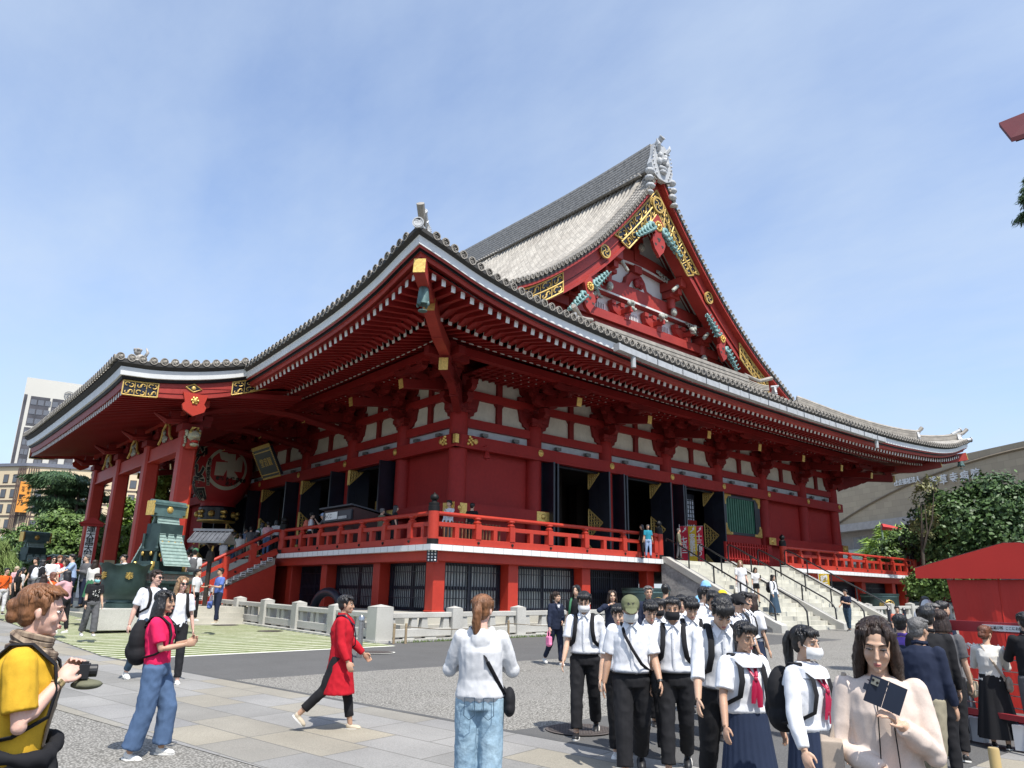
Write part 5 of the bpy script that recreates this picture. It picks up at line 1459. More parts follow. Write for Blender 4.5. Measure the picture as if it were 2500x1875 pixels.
for k, (y, lab) in enumerate(((8.8, 'black tubular handrail on the rubble side wall, nearest the students'), (11.2, 'black tubular handrail down the middle of the first lane of the stairs'), (13.6, 'black tubular handrail on the sloping divider in the middle of the stairs'), (16.2, 'black tubular handrail in the lane beyond the divider'), (18.8, 'black tubular handrail on the far side wall, above the navy shirt man'))):
 root = thing('stair_handrail', lab, 'handrail', (SX0, y, ZP))
 on = k in (0, 2, 4); up_ = .12 if on else 0
 def rp(x, h):
  t = (x - SX0) / (SX1 - SX0); return V((x, y, ZP + (zb_ - ZP) * t + h + up_))
 mb = MB()
 mb.tube([rp(SX0 + .02, .02) if k else rp(SX0 + .02, .72), rp(SX0 + .02, .70), rp(SX0 + .08, .83), rp(SX0 + .3, .86), rp(SX0 + .6, .88), rp(SX1 - .35, .92), rp(SX1 - .1, .86), rp(SX1 + .02, .72), rp(SX1 + .04, 0.02)], .035, 8, up=(0, 1, 0)); smooth_angle(mb.build('rail', mat('black_rail_paint', (.012, .012, .014), .35, spec=.5), root), 50)
 for t in (.24, .48, .72):
  mb = MB(); x = SX0 + (SX1 - SX0) * t; mb.tube([rp(x, -.05), rp(x, .9)], .033, 8); mb.lathe([(.06, 0), (.06, .03)], tuple(rp(x, -.0)), 8); mb.build('rail_post', mat('black_rail_paint', (0, 0, 0)), root)
# ================================================================ things around the hall
BRONZE = mat('green_bronze', (.13, .21, .20), .5, metal=.25, var=.2, scale=3, bump=.1, bscale=20, col2=(.07, .125, .12))
BRONZEL = mat('verdigris_tile', (.30, .40, .36), .65, var=.2, scale=8, bump=.3, bscale=25, col2=(.20, .29, .26))
DBRONZE = mat('dark_green_bronze', (.05, .085, .08), .45, metal=.35, var=.3, scale=2.5, bump=.12, bscale=12, col2=(.028, .05, .048))
INK = mat('black_ink', (.008, .008, .008), .6)
WOODD = mat('dark_stained_wood', (.035, .028, .022), .6, var=.3, scale=5)
def YAWF(ang): return (cos(ang), sin(ang), 0)
LC = at(543, 1152, 48.3); LR = 1.75; LH = 4.5
lan = thing('paper_lantern', 'giant red paper lantern hanging under the porch between the columns', 'lantern', (LC.x, LC.y, LC.z - LH / 2))
mb = MB(); prof = []
for i in range(61):
 t = i / 60; a = t * pi; r = LR * (sin(a) ** .36 if 0 < t < 1 else 0); r = max(r, 1.0) * (1 + .006 * (i % 2)); prof.append((r, -LH / 2 + LH * t * 1.0))
mb.lathe(prof, tuple(LC), 40)
smooth_angle(mb.build('lantern_body', mat('lantern_red_paper', (.38, .018, .022), .6, var=.08, scale=1.5), lan), 60)
mb = MB(); mb.lathe([(1.06, -LH / 2 - .75), (1.08, -LH / 2), (1.0, -LH / 2 + .1)], tuple(LC), 28); mb.lathe([(1.0, LH / 2 - .1), (1.08, LH / 2), (1.06, LH / 2 + .6)], tuple(LC), 28)
fr_ = mb.build('lantern_ring', BLACKP, lan)
mb = MB()
for k in range(10):
 a = 2 * pi * k / 10; c = LC + V((1.09 * cos(a), 1.09 * sin(a), -LH / 2 - .38))
 if k % 2: mb.ell(c, (.2, .2, .2), 10, 6)
 else: mb.ell(c + V((0, 0, .12)), (.22, .22, .14), 8, 5); mb.ell(c - V((0, 0, .14)), (.18, .18, .12), 8, 5)
mb.lathe([(1.09, -LH / 2 - .78), (1.1, -LH / 2 - .72)], tuple(LC), 28); mb.build('gold_ring_fitting', GOLD, fr_)
PAPER = mat('lantern_pale_ink', (.50, .48, .38), .7, var=.08)
def wrap(o, axis_ang, r0):
 """bend a flat mesh (local x,y) round the lantern"""
 for v_ in o.data.vertices:
  x, y, z = v_.co; rr = r0(y) + z; a = axis_ang + x / r0(0); v_.co = (LC.x + rr * cos(a), LC.y + rr * sin(a), LC.z + y)
 o.data.update()
def rad(y): t = min(max(.5 + y / LH, .02), .98); return max(LR * sin(t * pi) ** .36, 1.0) * 1.006 + .012
def subdiv_text(body, size, x, y, ang, m, name, bold=0, space=1.0, dz=0.0):
 o = text(body, size, Matrix.Translation((x, y, dz)), name, m, lan, ext=.001, bold=bold, space=space);
 import bmesh
 bm = bmesh.new(); bm.from_mesh(o.data); bmesh.ops.triangulate(bm, faces=bm.faces[:]); bmesh.ops.subdivide_edges(bm, edges=[e for e in bm.edges if e.calc_length() > .25], cuts=2, use_grid_fill=False); bm.to_mesh(o.data); bm.free()
 wrap(o, ang, rad); return o
toC = atan2(CAM[1] - LC.y, CAM[0] - LC.x); A1 = toC + .16; A0 = toC - .98
gr = MB(); seg = 64
for k in range(seg):
 a, b = 2 * pi * k / seg, 2 * pi * (k + 1) / seg
 gr.add([(1.28 * cos(a), 1.28 * sin(a), .0), (1.28 * cos(b), 1.28 * sin(b), 0), (1.08 * cos(b), 1.08 * sin(b), 0), (1.08 * cos(a), 1.08 * sin(a), 0)], [(0, 1, 2, 3)])
def poly_fill(mb, P, n=9):
 ys_ = [p[1] for p in P]; y0, y1 = min(ys_), max(ys_); N_ = 26
 def xs_at(y):
  out = []
  for i in range(len(P)):
   (xa, ya), (xb, yb) = P[i], P[(i + 1) % len(P)]
   if (ya <= y < yb) or (yb <= y < ya): out.append(xa + (xb - xa) * (y - ya) / (yb - ya))
  return sorted(out)
 for j in range(N_):
  ya, yb = y0 + (y1 - y0) * j / N_, y0 + (y1 - y0) * (j + .86) / N_; ym = (ya + yb) / 2; X_ = xs_at(ym)
  for q in range(0, len(X_) - 1, 2):
   m_ = max(1, int((X_[q + 1] - X_[q]) / .15))
   for t in range(m_):
    a = X_[q] + (X_[q + 1] - X_[q]) * t / m_; b = X_[q] + (X_[q + 1] - X_[q]) * (t + 1) / m_
    mb.add([(a, ya, 0), (b, ya, 0), (b, yb, 0), (a, yb, 0)], [(0, 1, 2, 3)])
poly_fill(gr, [(-.62, .95), (.42, .88), (.40, .62), (.42, .45), (.58, .72), (.9, .8), (.86, -.15), (.35, -.15), (.62, -.4), (.75, -.65), (-.0, -.6), (-.05, -.1), (-.2, -.45), (-.72, -.5), (-.7, .35), (-.05, .36), (-.45, .5)])
o = gr.build('lantern_crest', PAPER, lan); wrap(o, A1, rad)
for body, sz, x, y, ang, bd in (('令\n和\n二\n年\n四\n月\n吉\n日', .24, -1.08, -.25, A1, .012),):
 subdiv_text(body, sz, x, y, ang, PAPER, 'lantern_lettering', bold=.03, space=.82, dz=.004); subdiv_text(body, sz, x, y, ang, INK, 'lantern_lettering', bold=bd, space=.82, dz=.008)
subdiv_text('奉納 新橋 芸者衆\n志ん橋', .26, .35, -.78, A1, INK, 'lantern_lettering', bold=.01, dz=.012)
for body, sz in (('志\nん\n橋', 1.45),):
 subdiv_text(body, sz, 0, 0, A0, PAPER, 'lantern_lettering', bold=.075, space=.86, dz=.002); subdiv_text(body, sz, 0, 0, A0, INK, 'lantern_lettering', bold=.035, space=.86, dz=.006)
PQ = V((-14.0, -2.3, 8.2)); tilt = radians(28)
Xp = V((1, 0, 0)); Yp = V((0, -sin(tilt), cos(tilt))); Zp_ = Xp.cross(Yp)
pq = thing('name_plaque', 'black and gold temple name plaque leaning forward over the doors', 'plaque', tuple(PQ - Yp * .8), 0)
Mp = frame(PQ, Xp, Yp)
mb = MB(); mb.box(PQ, (2.4, 1.6, .14), M=Mp.to_3x3()); mb.build('plaque_board', BLACKP, pq)
mb = MB()
for s_ in (-1, 1):
 mb.box(PQ + Yp * (.62 * s_) + Zp_ * .08, (2.0, .05, .04), M=Mp.to_3x3())
 for k in range(16): c = PQ + Xp * (1.12 * s_) + Yp * (-.7 + 1.4 * k / 15) + Zp_ * .08; mb.ell(c, (.05, .04, .04), 6, 4)
for k in range(22): c = PQ + Xp * (-1.1 + 2.2 * k / 21) + Yp * .78 + Zp_ * .06; mb.beam(c, c + Yp * .2, .05, .05)
for k in range(12): c = PQ + Xp * (-1.0 + 2.0 * k / 11) - Yp * .82 + Zp_ * .06; mb.ell(c, (.12, .06, .07), 7, 5)
mb.build('plaque_frame', GOLD, pq)
text('堂音観', .5, Mp @ Matrix.Translation((0, 0, .075)), 'plaque_lettering', GOLD, pq, ext=.01, space=1.2)
def bell(p, lab, s=1.0):
 r = thing('wind_bell', lab, 'wind bell', tuple(p))
 mb = MB(); mb.lathe([(.20 * s, -.62 * s), (.19 * s, -.45 * s), (.165 * s, -.2 * s), (.15 * s, -.06 * s), (.09 * s, 0), (.02, .02)], tuple(p), 14); mb.tube([p, p + V((0, 0, .3 * s))], .02, 5)
 for k in range(4): a = k * pi / 2 + .4; mb.prism([(-.08, 0), (.08, 0), (0, -.16 * s)], 1, 0, .01) if 0 else mb.ell(p + V((.19 * s * cos(a), .19 * s * sin(a), -.62 * s)), (.05, .05, .09 * s), 6, 5)
 smooth_angle(mb.build('bell_body', BRONZE, r), 50)
 mb = MB(); mb.tube([p - V((0, 0, .3 * s)), p - V((0, 0, .8 * s))], .012, 5); mb.ell(p - V((0, 0, .84 * s)), (.16 * s, .16 * s, .03), 10, 5); mb.build('clapper', BRONZE, r)
bell(V((6.05, -6.05, 10.98)), 'green bronze wind bell hanging under the near roof corner'); bell(V((6.35, 38.5, 11.25)), 'dark wind bell hanging under the far roof corner', .95)
mb = MB(); c = V((.75, .95, 7.35)); mb.tube([c + V((-.4, 0, .2)), c + V((0, 0, .2)), c], .02, 5); mb.lathe([(.15, -.34), (.15, -.26), (.1, -.12), (.04, 0)], tuple(c), 12); mb.box(c + V((0, 0, -.38)), (.1, .1, .06))
tag(mb.build('alarm_bell', REDW), 'small red bell on a bracket beside the corner column', 'bell')
def bronze_tower(p, rz, sc, lab, detail=True, cat='bronze lantern'):
 kx = .78
 """built round p (ground), long axis local x, scaled"""
 r = thing('bronze_lantern', lab, cat, tuple(p), rz)
 def S_(v_): return tuple(a * sc for a in v_)
 def B(name, fn, m, parent=r, smooth=False):
  mb = MB(); fn(mb); mb.v = [tuple(a * sc for a in v_) for v_ in mb.v]; return mb.build(name, m, parent, smooth, local=True)
 B('base', lambda mb: (mb.b2((-1.0, -.8, 0), (1.0, .8, .12)), mb.b2((-.92, -.72, .12), (.92, .72, .95)), mb.b2((-1.05, -.85, .95), (1.05, .85, 1.05))), DBRONZE)
 def rel(mb):
  for s_ in (-1, 1):
   mb.b2((-1.0, s_ * .82, 1.05), (1.0, s_ * .80, 1.3));
  mb.b2((-1.0, -.8, 1.05), (1.0, .8, 1.32))
 B('frieze', rel, mat('frieze_copper', (.22, .12, .10), .6, metal=.2, var=.5, scale=20, bump=.6, bscale=24, col2=(.10, .14, .13)))
 B('cornice', lambda mb: mb.b2((-1.08, -.88, 1.32), (1.08, .88, 1.42)), BRONZE)
 def mid(mb):
  mb.b2((-.75, -.5, 1.42), (.75, .5, 1.8))
  for x in (-.6, -.2, .2, .6):
   for y in (-.42, .42): mb.lathe([(.08, 1.8), (.05, 2.2), (.09, 2.3), (.05, 2.4), (.05, 2.9)], (x, y, 0), 8)
  mb.b2((-.7, -.48, 2.2), (.7, .48, 2.28)); mb.b2((-.55, -.4, 2.28), (.55, .4, 3.3))
 B('shrine_body', mid, DBRONZE)
 B('gold_fitting', lambda mb: ([mb.box((s1 * .74, s2 * .5, 1.6), (.16, .04, .36)) for s1 in (-1, 1) for s2 in (-1, 1)], [mb.ell((x, s2 * .5, z), (.07, .04, .09), 8, 6) for s2 in (-1, 1) for x in (-.45, -.15, .15, .45) for z in (2.05, 2.55)], [mb.ell((s1 * .7, y, 2.1), (.04, .07, .09), 8, 6) for s1 in (-1, 1) for y in (-.25, .25)]), GOLD, smooth=True)
 def rf(mb):
  for s_ in (-1, 1):
   rows = []
   for k in range(13):
    t = k / 12; y = .95 * (1 - t) ** 1.3 + .12; z = 1.62 + 2.0 * t; xx = .62 - .12 * t
    rows.append([(-xx, s_ * y, z), (xx, s_ * y, z)])
   mb.grid(rows); mb.grid([[(a, b - s_ * .06, c) for a, b, c in r_] for r_ in rows])
   for e in (0, 1): mb.grid([[r_[e], (r_[e][0], r_[e][1] - s_ * .06, r_[e][2])] for r_ in rows])
   for k in range(15):
    t = (k + .5) / 15; y = .95 * (1 - t) ** 1.3 + .135; z = 1.62 + 2.0 * t; xx = .62 - .12 * t; mb.box((0, s_ * y, z), (2 * xx, .02, .03))
 B('tiled_roof', rf, BRONZEL)
 def rd(mb):
  mb.b2((-.6, -.2, 3.6), (.6, .2, 3.72)); mb.b2((-.78, -.14, 3.72), (.78, .14, 4.05)); mb.b2((-.82, -.2, 4.05), (.82, .2, 4.13)); mb.tube([(-.84, 0, 4.16), (.84, 0, 4.16)], .11, 8)
  for s_ in (-1, 1): mb.tube([(0, s_ * .06, 3.55), (s_ * 0, s_ * .95, 1.65)], .03, 5) if 0 else None
 B('ridge', rd, BRONZE)
 def gd(mb):
  for s_ in (-1, 1): mb.lathe([(.15, 0), (.15, .03)], (0, s_ * .15, 3.9), 16, axis=1); mb.b2((s_ * .78, -.2, 3.62), (s_ * .86, .2, 4.2)); mb.ell((0, s_ * .17, 3.9), (.12, .04, .12), 10, 6)
 B('gold_crest', gd, GOLD)
 if detail:
  def tx(mb):
   for i in range(4):
    for j in range(16): mb.box((.0 + .055 * j + .02, -.725, .86 - .17 * i), (.035, .01, .10 if (j * i) % 3 else .06))
   for j in range(11):
    for i in range(4): mb.box((.925, -.55 + .11 * j, .86 - .17 * i), (.01, .06, .10))
  B('engraved_lettering', tx, INK)
  o = text('奉', .36, Matrix.Translation((-.55, -.73, .55)) @ Matrix.Rotation(pi / 2, 4, 'X'), 'gold_lettering', GOLD, r, ext=.02, local=True)
  o.data.transform(Matrix.Scale(sc, 4))
 return r
bp_ = at(375, 1490, 28.0); bronze_tower(V((bp_.x, bp_.y, 1.0)), radians(112), .82, 'tall green bronze lantern tower with tiled gable roof and gold crest, beside the porch stairs')
b2_ = at(66, 1425, 52.0); bronze_tower(V((b2_.x, b2_.y, .62)), radians(112), .95, 'distant green bronze lantern tower beside the small red gate', False)
def basin(p, r, h, lab, gold=True):
 root = thing('bronze_basin', lab, 'water basin', tuple(p)); mb = MB(); n = 40; rows = []
 prof = [(.55, 0), (.62, .04), (.60, .10), (.72, .16), (.86, .3), (.93, .5), (.93, .75), (.98, .9), (1.08, 1.0)]
 for rr, z in prof:
  row = []
  for j in range(n):
   a = 2 * pi * j / n; wv = (.5 + .5 * cos(6 * a)) * max(0, (z - .6) / .4) ** 1.5
   row.append((r * rr * (1 + .05 * wv) * cos(a), r * rr * (1 + .05 * wv) * sin(a), h * (z + .0 + .09 * wv)))
  rows.append(row)
 for rr, z in ((1.0, 1.0), (.85, .8)): rows.append([(r * rr * cos(2 * pi * j / n), r * rr * sin(2 * pi * j / n), h * (z + .09 * (.5 + .5 * cos(12 * pi * j / n)) * (1 if z == 1.0 else 0)) - .01) for j in range(n)])
 mb.grid(rows, close=True); mb.add(rows[-1], [tuple(range(n))]); o = mb.build('basin_body', DBRONZE, root, local=True); smooth_angle(o, 50)
 mb = MB(); mb.lathe([(r * .66, -.12), (r * .66, .02)], (0, 0, 0), 24); mb.build('basin_foot', DBRONZE, root, local=True)
 for k in range(2 if gold else 0):
  a = toC - .95 + 1.25 * k; c = (r * .98 * cos(a), r * .98 * sin(a), h * .72)
  text('奉献'[k] if 0 else '奉', .24, frame(c, (-sin(a), cos(a), 0), (0, 0, 1)), 'gold_lettering', GOLD, root, ext=.03, local=True)
 return root
ub = at(293, 1474, 26.5); basin(V((ub.x, ub.y, ub.z)), .66, 1.12, 'large dark bronze water basin with wavy lotus rim on a stone block')
mb = MB(); mb.b2((ub.x - .8, ub.y - .8, .4), (ub.x + .8, ub.y + .8, ub.z - .12)); tag(bevel(mb.build('stone_block', STONE), .02), 'low granite block carrying the lotus-rim basin', 'stone block')
def tank(c, r, h, lab, ch):
 root = thing('bronze_rain_tank', lab, 'tank', c); mb = MB(); mb.lathe([(r * .9, 0), (r, .05), (r, h - .12), (r * 1.05, h - .1), (r * 1.05, h), (r * .96, h), (r * .96, h - .06)], (0, 0, 0), 32); smooth_angle(mb.build('tank_body', DBRONZE, root, local=True), 40)
 mb = MB(); mb.lathe([(r * 1.01, h * .84), (r * 1.02, h * .86), (r * 1.01, h * .94)], (0, 0, 0), 32); mb.build('tank_band', BRONZE, root, local=True)
 a = atan2(CAM[1] - c[1], CAM[0] - c[0]) + .5; p = (r * 1.02 * cos(a), r * 1.02 * sin(a), h * .5)
 M_ = frame(p, (-sin(a), cos(a), 0), (0, 0, 1)); text(ch, .34, M_, 'gold_lettering', GOLD, root, ext=.02, local=True, bold=.01)
 rg_ = MB(); rg_.tube([M_ @ V((.26 * cos(t), .26 * sin(t), .01)) for t in [2 * pi * k / 20 for k in range(21)]], .025, 5); rg_.build('gold_ring', GOLD, root, local=True)
 a -= .42; p = (r * 1.02 * cos(a), r * 1.02 * sin(a), h * .5); text('献', .26, frame(p, (-sin(a), cos(a), 0), (0, 0, 1)), 'gold_lettering', GOLD, root, ext=.02, local=True)
tank((4.3, 6.6, .70), .95, 1.25, 'dark bronze rain tank with gold ring crest before the barred windows, behind the students', '卍')
tank((4.6, 27.4, .75), 1.0, 1.25, 'dark bronze rain tank past the broad stairs, by the far barred windows', '卍')
def roofed_post(p, rz, lab):
 r = thing('roofed_lamp_post', lab, 'lamp post', tuple(p), rz); mb = MB()
 mb.box((0, 0, 1.35), (.2, .2, 2.7)); mb.lathe([(.24, 2.1), (.26, 2.35), (.2, 2.6)], (0, 0, 0), 8)
 for s_ in (-1, 1): mb.beam((0, 0, 2.7), (0, s_ * .75, 3.0), .1, .12)
 mb.box((0, 0, 2.95), (.14, 1.3, .14)); mb.build('post', WOODD, r, local=True)
 mb = MB()
 for s_ in (-1, 1):
  mb.add([(-1.05, 0, 3.55), (1.05, 0, 3.55), (1.05, s_ * .95, 3.05), (-1.05, s_ * .95, 3.05)], [(0, 1, 2, 3) if s_ < 0 else (3, 2, 1, 0)])
  mb.add([(-1.05, 0, 3.48), (1.05, 0, 3.48), (1.05, s_ * .95, 2.98), (-1.05, s_ * .95, 2.98)], [(3, 2, 1, 0) if s_ < 0 else (0, 1, 2, 3)])
  mb.box((0, s_ * .95, 3.01), (2.1, .03, .09))
  for k in range(9): mb.beam((-1.0 + .25 * k, s_ * .02, 3.58), (-1.0 + .25 * k, s_ * .95, 3.08), .04, .04)
  for e in (-1, 1): mb.beam((e * 1.05, 0, 3.52), (e * 1.05, s_ * .95, 3.02), .06, .1)
 mb.box((0, 0, 3.64), (2.3, .2, .12)); mb.build('tiled_roof', mat('grey_copper_roof', (.13, .14, .155), .45, metal=.2, var=.2), r, local=True)
 mb = MB();
 for x in (-.75, .75):
  for y in (-.75, .75): mb.box((x, y, 2.93), (.06, .1, .07))
 mb.tube([(.1, -.1, 2.6), (.2, -.3, 2.85)], .05, 5); mb.build('gilded_end', GOLDP, r, local=True)
bq = at(497, 1490, 31.5); roofed_post(V((bq.x, bq.y, 1.0)), radians(50), 'black lamp post with a small grey gabled roof at the foot of the porch stairs')
bpy.data.objects['roofed_lamp_post'].scale = (.66, .66, .78)
gp_ = at(133, 1440, 56.0)
r = thing('red_roofed_shelter', 'small red post shelter with a shallow gabled roof, beside the distant bronze tower', 'shelter', (gp_.x, gp_.y, .6), radians(50)); r.scale = (.74,) * 3
mb = MB(); mb.box((-.75, 0, 1.7), (.14, .14, 3.4)); mb.box((.75, 0, 1.7), (.22, .22, 3.4)); mb.box((0, 0, 3.0), (1.6, .1, .18)); mb.box((0, 0, .3), (1.5, .6, .12)); mb.build('post', REDW, r, local=True)
mb = MB(); mb.prism([(-1.9, 3.35), (0, 3.85), (1.9, 3.35), (1.9, 3.18), (0, 3.42), (-1.9, 3.18)][::-1], 1, -.9, .9); mb.build('eave_board', REDW, r, local=True)
mb = MB(); mb.prism([(-2.15, 3.36), (0, 3.98), (2.15, 3.36), (2.15, 3.30), (0, 3.9), (-2.15, 3.30)][::-1], 1, -1.1, 1.1); mb.build('roof', BRONZEL, r, local=True)
mb = MB();
for x in (-.9, 0, .9): mb.lathe([(.12, 3.2), (.12, 3.36)], (x, -.5, 0), 10)
mb.build('round_lamp', mat('lamp_glass', (.8, .8, .76), .3), r, local=True)
mb = MB(); mb.b2((-.68, -.02, .9), (.6, .02, 2.9)); mb.build('paper_slip_rack', mat('paper_slip_pattern', (.72, .72, .7), .8, var=.5, scale=9, col2=(.05, .04, .04), stretch=(1, 1, .5)), r, local=True)
def signboard(p, w, h, lab, txt, post=True, face=None, board=WHITE, ink=INK, size=.3):
 a = atan2(CAM[1] - p[1], CAM[0] - p[0]) if face is None else face
 r = thing('signboard', lab, 'signboard', tuple(p), a + pi / 2)
 mb = MB(); mb.b2((-w / 2, -.03, .5), (w / 2, .03, .5 + h)); mb.build('board', board, r, local=True)
 mb = MB(); mb.b2((-w / 2 - .3, -.2, .5 + h), (w / 2 + .3, .2, .5 + h + .12)); mb.prism([(-w / 2 - .4, .62 + h), (w / 2 + .4, .62 + h), (0, .95 + h)], 1, -.3, .3); mb.b2((w / 2, -.08, 0), (w / 2 + .15, .08, .5 + h)); mb.build('roofed_post', REDW, r, local=True)
 text(txt, size, Matrix.Translation((0, -.04, .5 + h / 2 + size * .8 * (txt.count(chr(10))) / 2)) @ Matrix.Rotation(pi / 2, 4, 'X'), 'board_lettering', ink, r, ext=.003, local=True, space=.8, bold=.006)
sb = at(200, 1430, 44.0); signboard(V((sb.x, sb.y, .6)), .42, 3.5, 'tall narrow white signboard with black characters, left of the farthest porch column', '開\n運\n大\n黒\n天\n安\n置', size=.40)
mb = MB(); c = V((KC[2] + .1, KCY - .36, 2.6)); mb.box((KC[2] + .345, KCY, 2.75), (.02, .5, .42)); tag(mb.build('notice_board', mat('notice_brown', (.42, .33, .2), .7)), 'small brown notice fixed to a porch column', 'notice board')
vc = V((-3.9, -2.35, ZP)); r = thing('fortune_cabinet', 'dark sloping-roofed fortune slip cabinet with a white sign on the veranda', 'cabinet', tuple(vc))
mb = MB(); mb.prism([(-.8, 0), (.8, 0), (.8, 1.45), (-.8, 1.75)], 0, -1.3, 1.3); mb.build('cabinet_body', mat('dark_red_wood', (.05, .015, .013), .5), r, local=True)
mb = MB(); mb.b2((-1.2, -.9, 1.25), (1.2, -.8, 1.65)); mb.prism([(-1.0, 1.80), (.9, 1.5), (.9, 1.56), (-1.0, 1.86)], 0, -1.4, 1.4); mb.build('cabinet_hood', BLACKP, r, local=True)
mb = MB(); mb.b2((-.95, -.93, 1.32), (.1, -.91, 1.62)); sg_ = mb.build('sign_plate', WHITE, r, local=True)
text('みくじ', .22, Matrix.Translation((-.68, -.935, 1.46)) @ Matrix.Rotation(pi / 2, 4, 'X'), 'sign_lettering', INK, sg_, ext=.002, local=True)
mb = MB(); mb.b2((.2, -.95, 1.3), (.9, -.9, 1.42)); mb.build('steel_tray', STEEL, r, local=True)
def lattice(p, q, h, lab, m, step=.16, w=.07):
 A = V(p); B = V(q); r = thing('picket_barrier', lab, 'barrier', p); d = (B - A).normalized(); mb = MB(); L = (B - A).length; k = 0
 while k * step < L: mb.beam(A + d * (k * step), A + d * (k * step) + V((0, 0, h)), w, w * .5, up=d); k += 1
 mb.build('picket', m, r) if 0 else mb.build('picket_row', m, r)
 mb = MB()
 for z in (h * .3, h * .85): mb.beam(A + V((0, 0, z)), B + V((0, 0, z)), .05, .06)
 mb.build('barrier_rail', m, r)
lattice((2.6, -2.4, ZP), (2.6, .3, ZP), .95, 'brown wooden picket barrier behind the near veranda railing', mat('brown_wood', (.20, .09, .045), .6, var=.3, scale=6))
lattice((2.9, 14.6, ZP), (2.9, 18.6, ZP), 1.15, 'dark red picket barrier across the far half of the stair top', REDW, .24, .12)
def banner(p, w, h, lab, col, txt, a, z0=.35, tcol=WHITE):
 r = thing('banner_flag', lab, 'flag', tuple(p), a)
 mb = MB(); mb.tube([(-w / 2 - .02, 0, 0), (-w / 2 - .02, 0, z0 + h + .1)], .014, 6); mb.tube([(-w / 2 - .02, 0, z0 + h), (w / 2, 0, z0 + h)], .01, 5); mb.build('flag_pole', WHITE, r, local=True)
 mb = MB(); rows = []
 for i in range(10):
  z = z0 + h * i / 9; rows.append([(x, .02 * sin(i * 1.3 + x * 9), z) for x in (-w / 2, -w / 6, w / 6, w / 2)])
 mb.grid(rows); cl = mb.build('cloth', col, r, local=True, smooth=True)
 text(txt, w * .72, Matrix.Translation((0, -.035, z0 + h * .46)) @ Matrix.Rotation(pi / 2, 4, 'X'), 'flag_lettering', tcol, cl, ext=.002, local=True, space=.9, bold=.008)
 mb = MB(); mb.prism([(-w * .25, z0 + h * .84), (w * .1, z0 + h * .91), (w * .02, z0 + h * .94), (w * .3, z0 + h * .97), (w * .28, z0 + h * .88), (w * .2, z0 + h * .895), (-w * .15, z0 + h * .82)], 1, -.036, -.03); mb.build('arrow_emblem', tcol, cl, local=True)
FR = mat('flag_crimson', (.55, .02, .05), .7); FY = mat('flag_yellow', (.66, .46, .03), .7)
for (px, py, m, t, l) in ((1673, 1366, FR, '七\n五\n三', 'crimson banner reading seven five three, leftmost of the three at the stair top'), (1693, 1367, FY, '安\n産\n祈\n願', 'yellow banner between the two crimson ones at the stair top'), (1710, 1368, FR, '十\n三\n詣\nり', 'crimson banner right of the yellow one at the stair top')):
 d_ = 38.6; q = at(px, py, d_); banner(V((q.x, q.y, ZP)), .42, 1.75, l, m, t, atan2(CAM[1] - q.y, CAM[0] - q.x) + pi / 2 - .3, z0=.12)
q = at(2018, 1478, 44.0); banner(V((q.x, q.y, .6)), .5, 1.75, 'yellow banner by the foot of the far wing of the veranda', FY, '御\n祈\n祷\n受\n付', atan2(CAM[1] - q.y, CAM[0] - q.x) + pi / 2, z0=.6, tcol=WHITE)
q = V((5.2, 41.5, ZP - .3)); r = thing('red_shed', 'plain dark red metal shed behind the far end of the hall', 'shed', tuple(q))
mb = MB(); mb.b2((-4.0, -1.2, -2.6), (.3, 3.4, 2.6)); mb.build('shed_wall', mat('shed_red', (.17, .02, .022), .5), r, local=True)
mb = MB(); mb.prism([(-1.4, 2.6), (3.7, 2.6), (3.7, 2.75), (-1.4, 3.2)], 0, -4.2, .5); mb.build('shed_roof', mat('shed_dark_roof', (.03, .032, .035), .5), r, local=True)
mb = MB()
for z in (-1.2, -.1, 1.0, 1.9): mb.b2((.301, -1.2, z), (.306, 3.4, z + .03))
mb.b2((.301, 1.1, -2.6), (.31, 1.14, 2.6)); mb.tube([(.33, .2, 1.9), (.33, 2.4, 1.9), (.33, 2.4, 1.5), (.33, .2, 1.5), (.33, .2, 1.9)], .03, 5); mb.build('panel_joint_row', BLACKM, r, local=True)
tl = at(2236, 1391, 13.0); tl2 = at(2294, 1416, 13.0); dn = V((.82, .57, 0)).normalized(); dep = V((-.57, .82, 0))
def tp(px, py, D=13.0): return at(px, py, D)
e0 = tp(2236, 1412, 14.0); dirR = V((r_.x, r_.y, 0)).normalized()
Rz = radians(5)
r = thing('booth_tent', 'red-sheeted booth tent with a pale ridged roof behind the fortune slip rack', 'tent', (e0.x, e0.y, gz(e0.x, e0.y)), Rz)
h0 = e0.z - gz(e0.x, e0.y); wS = 13.0 / FPX
W1, WR1, WR2 = 0.0, 1.28, 1.5; WE = 2.75
TR = mat('tent_red_sheet', (.42, .022, .014), .5, var=.06, scale=1.2, bump=.08, bscale=3)
mb = MB(); pr = [(0, h0), (WE, h0 - .02), (WE, h0 + .12), (WR2, h0 + .52), (WR1, h0 + .52), (0, h0 + .16)]; mb.prism(pr, 1, 0, .04); mb.build('gable_sheet', TR, r, local=True)
mb = MB(); mb.grid([[(lerp(.42 + .16 * v, WE, u), .1 + .018 * sin(u * 17) * (.3 + v) + .012 * sin(u * 41 + v * 3), h0 * (1 - v) - .02) for u in frange(0, 1, 40)] for v in frange(0, 1, 10)]); mb.add([(.42, .1, h0), (.42, 3.2, h0), (.58, 3.2, 0), (.58, .1, 0)], [(0, 1, 2, 3)]); mb.add([(WE, .1, h0), (WE, 3.2, h0), (WE, 3.2, 0), (WE, .1, 0)], [(0, 1, 2, 3)]);
for x in (1.1, 1.9): mb.tube([(x, .095, .0), (x + .03, .09, h0)], .012, 4)
mb.build('side_sheet', TR, r, local=True)
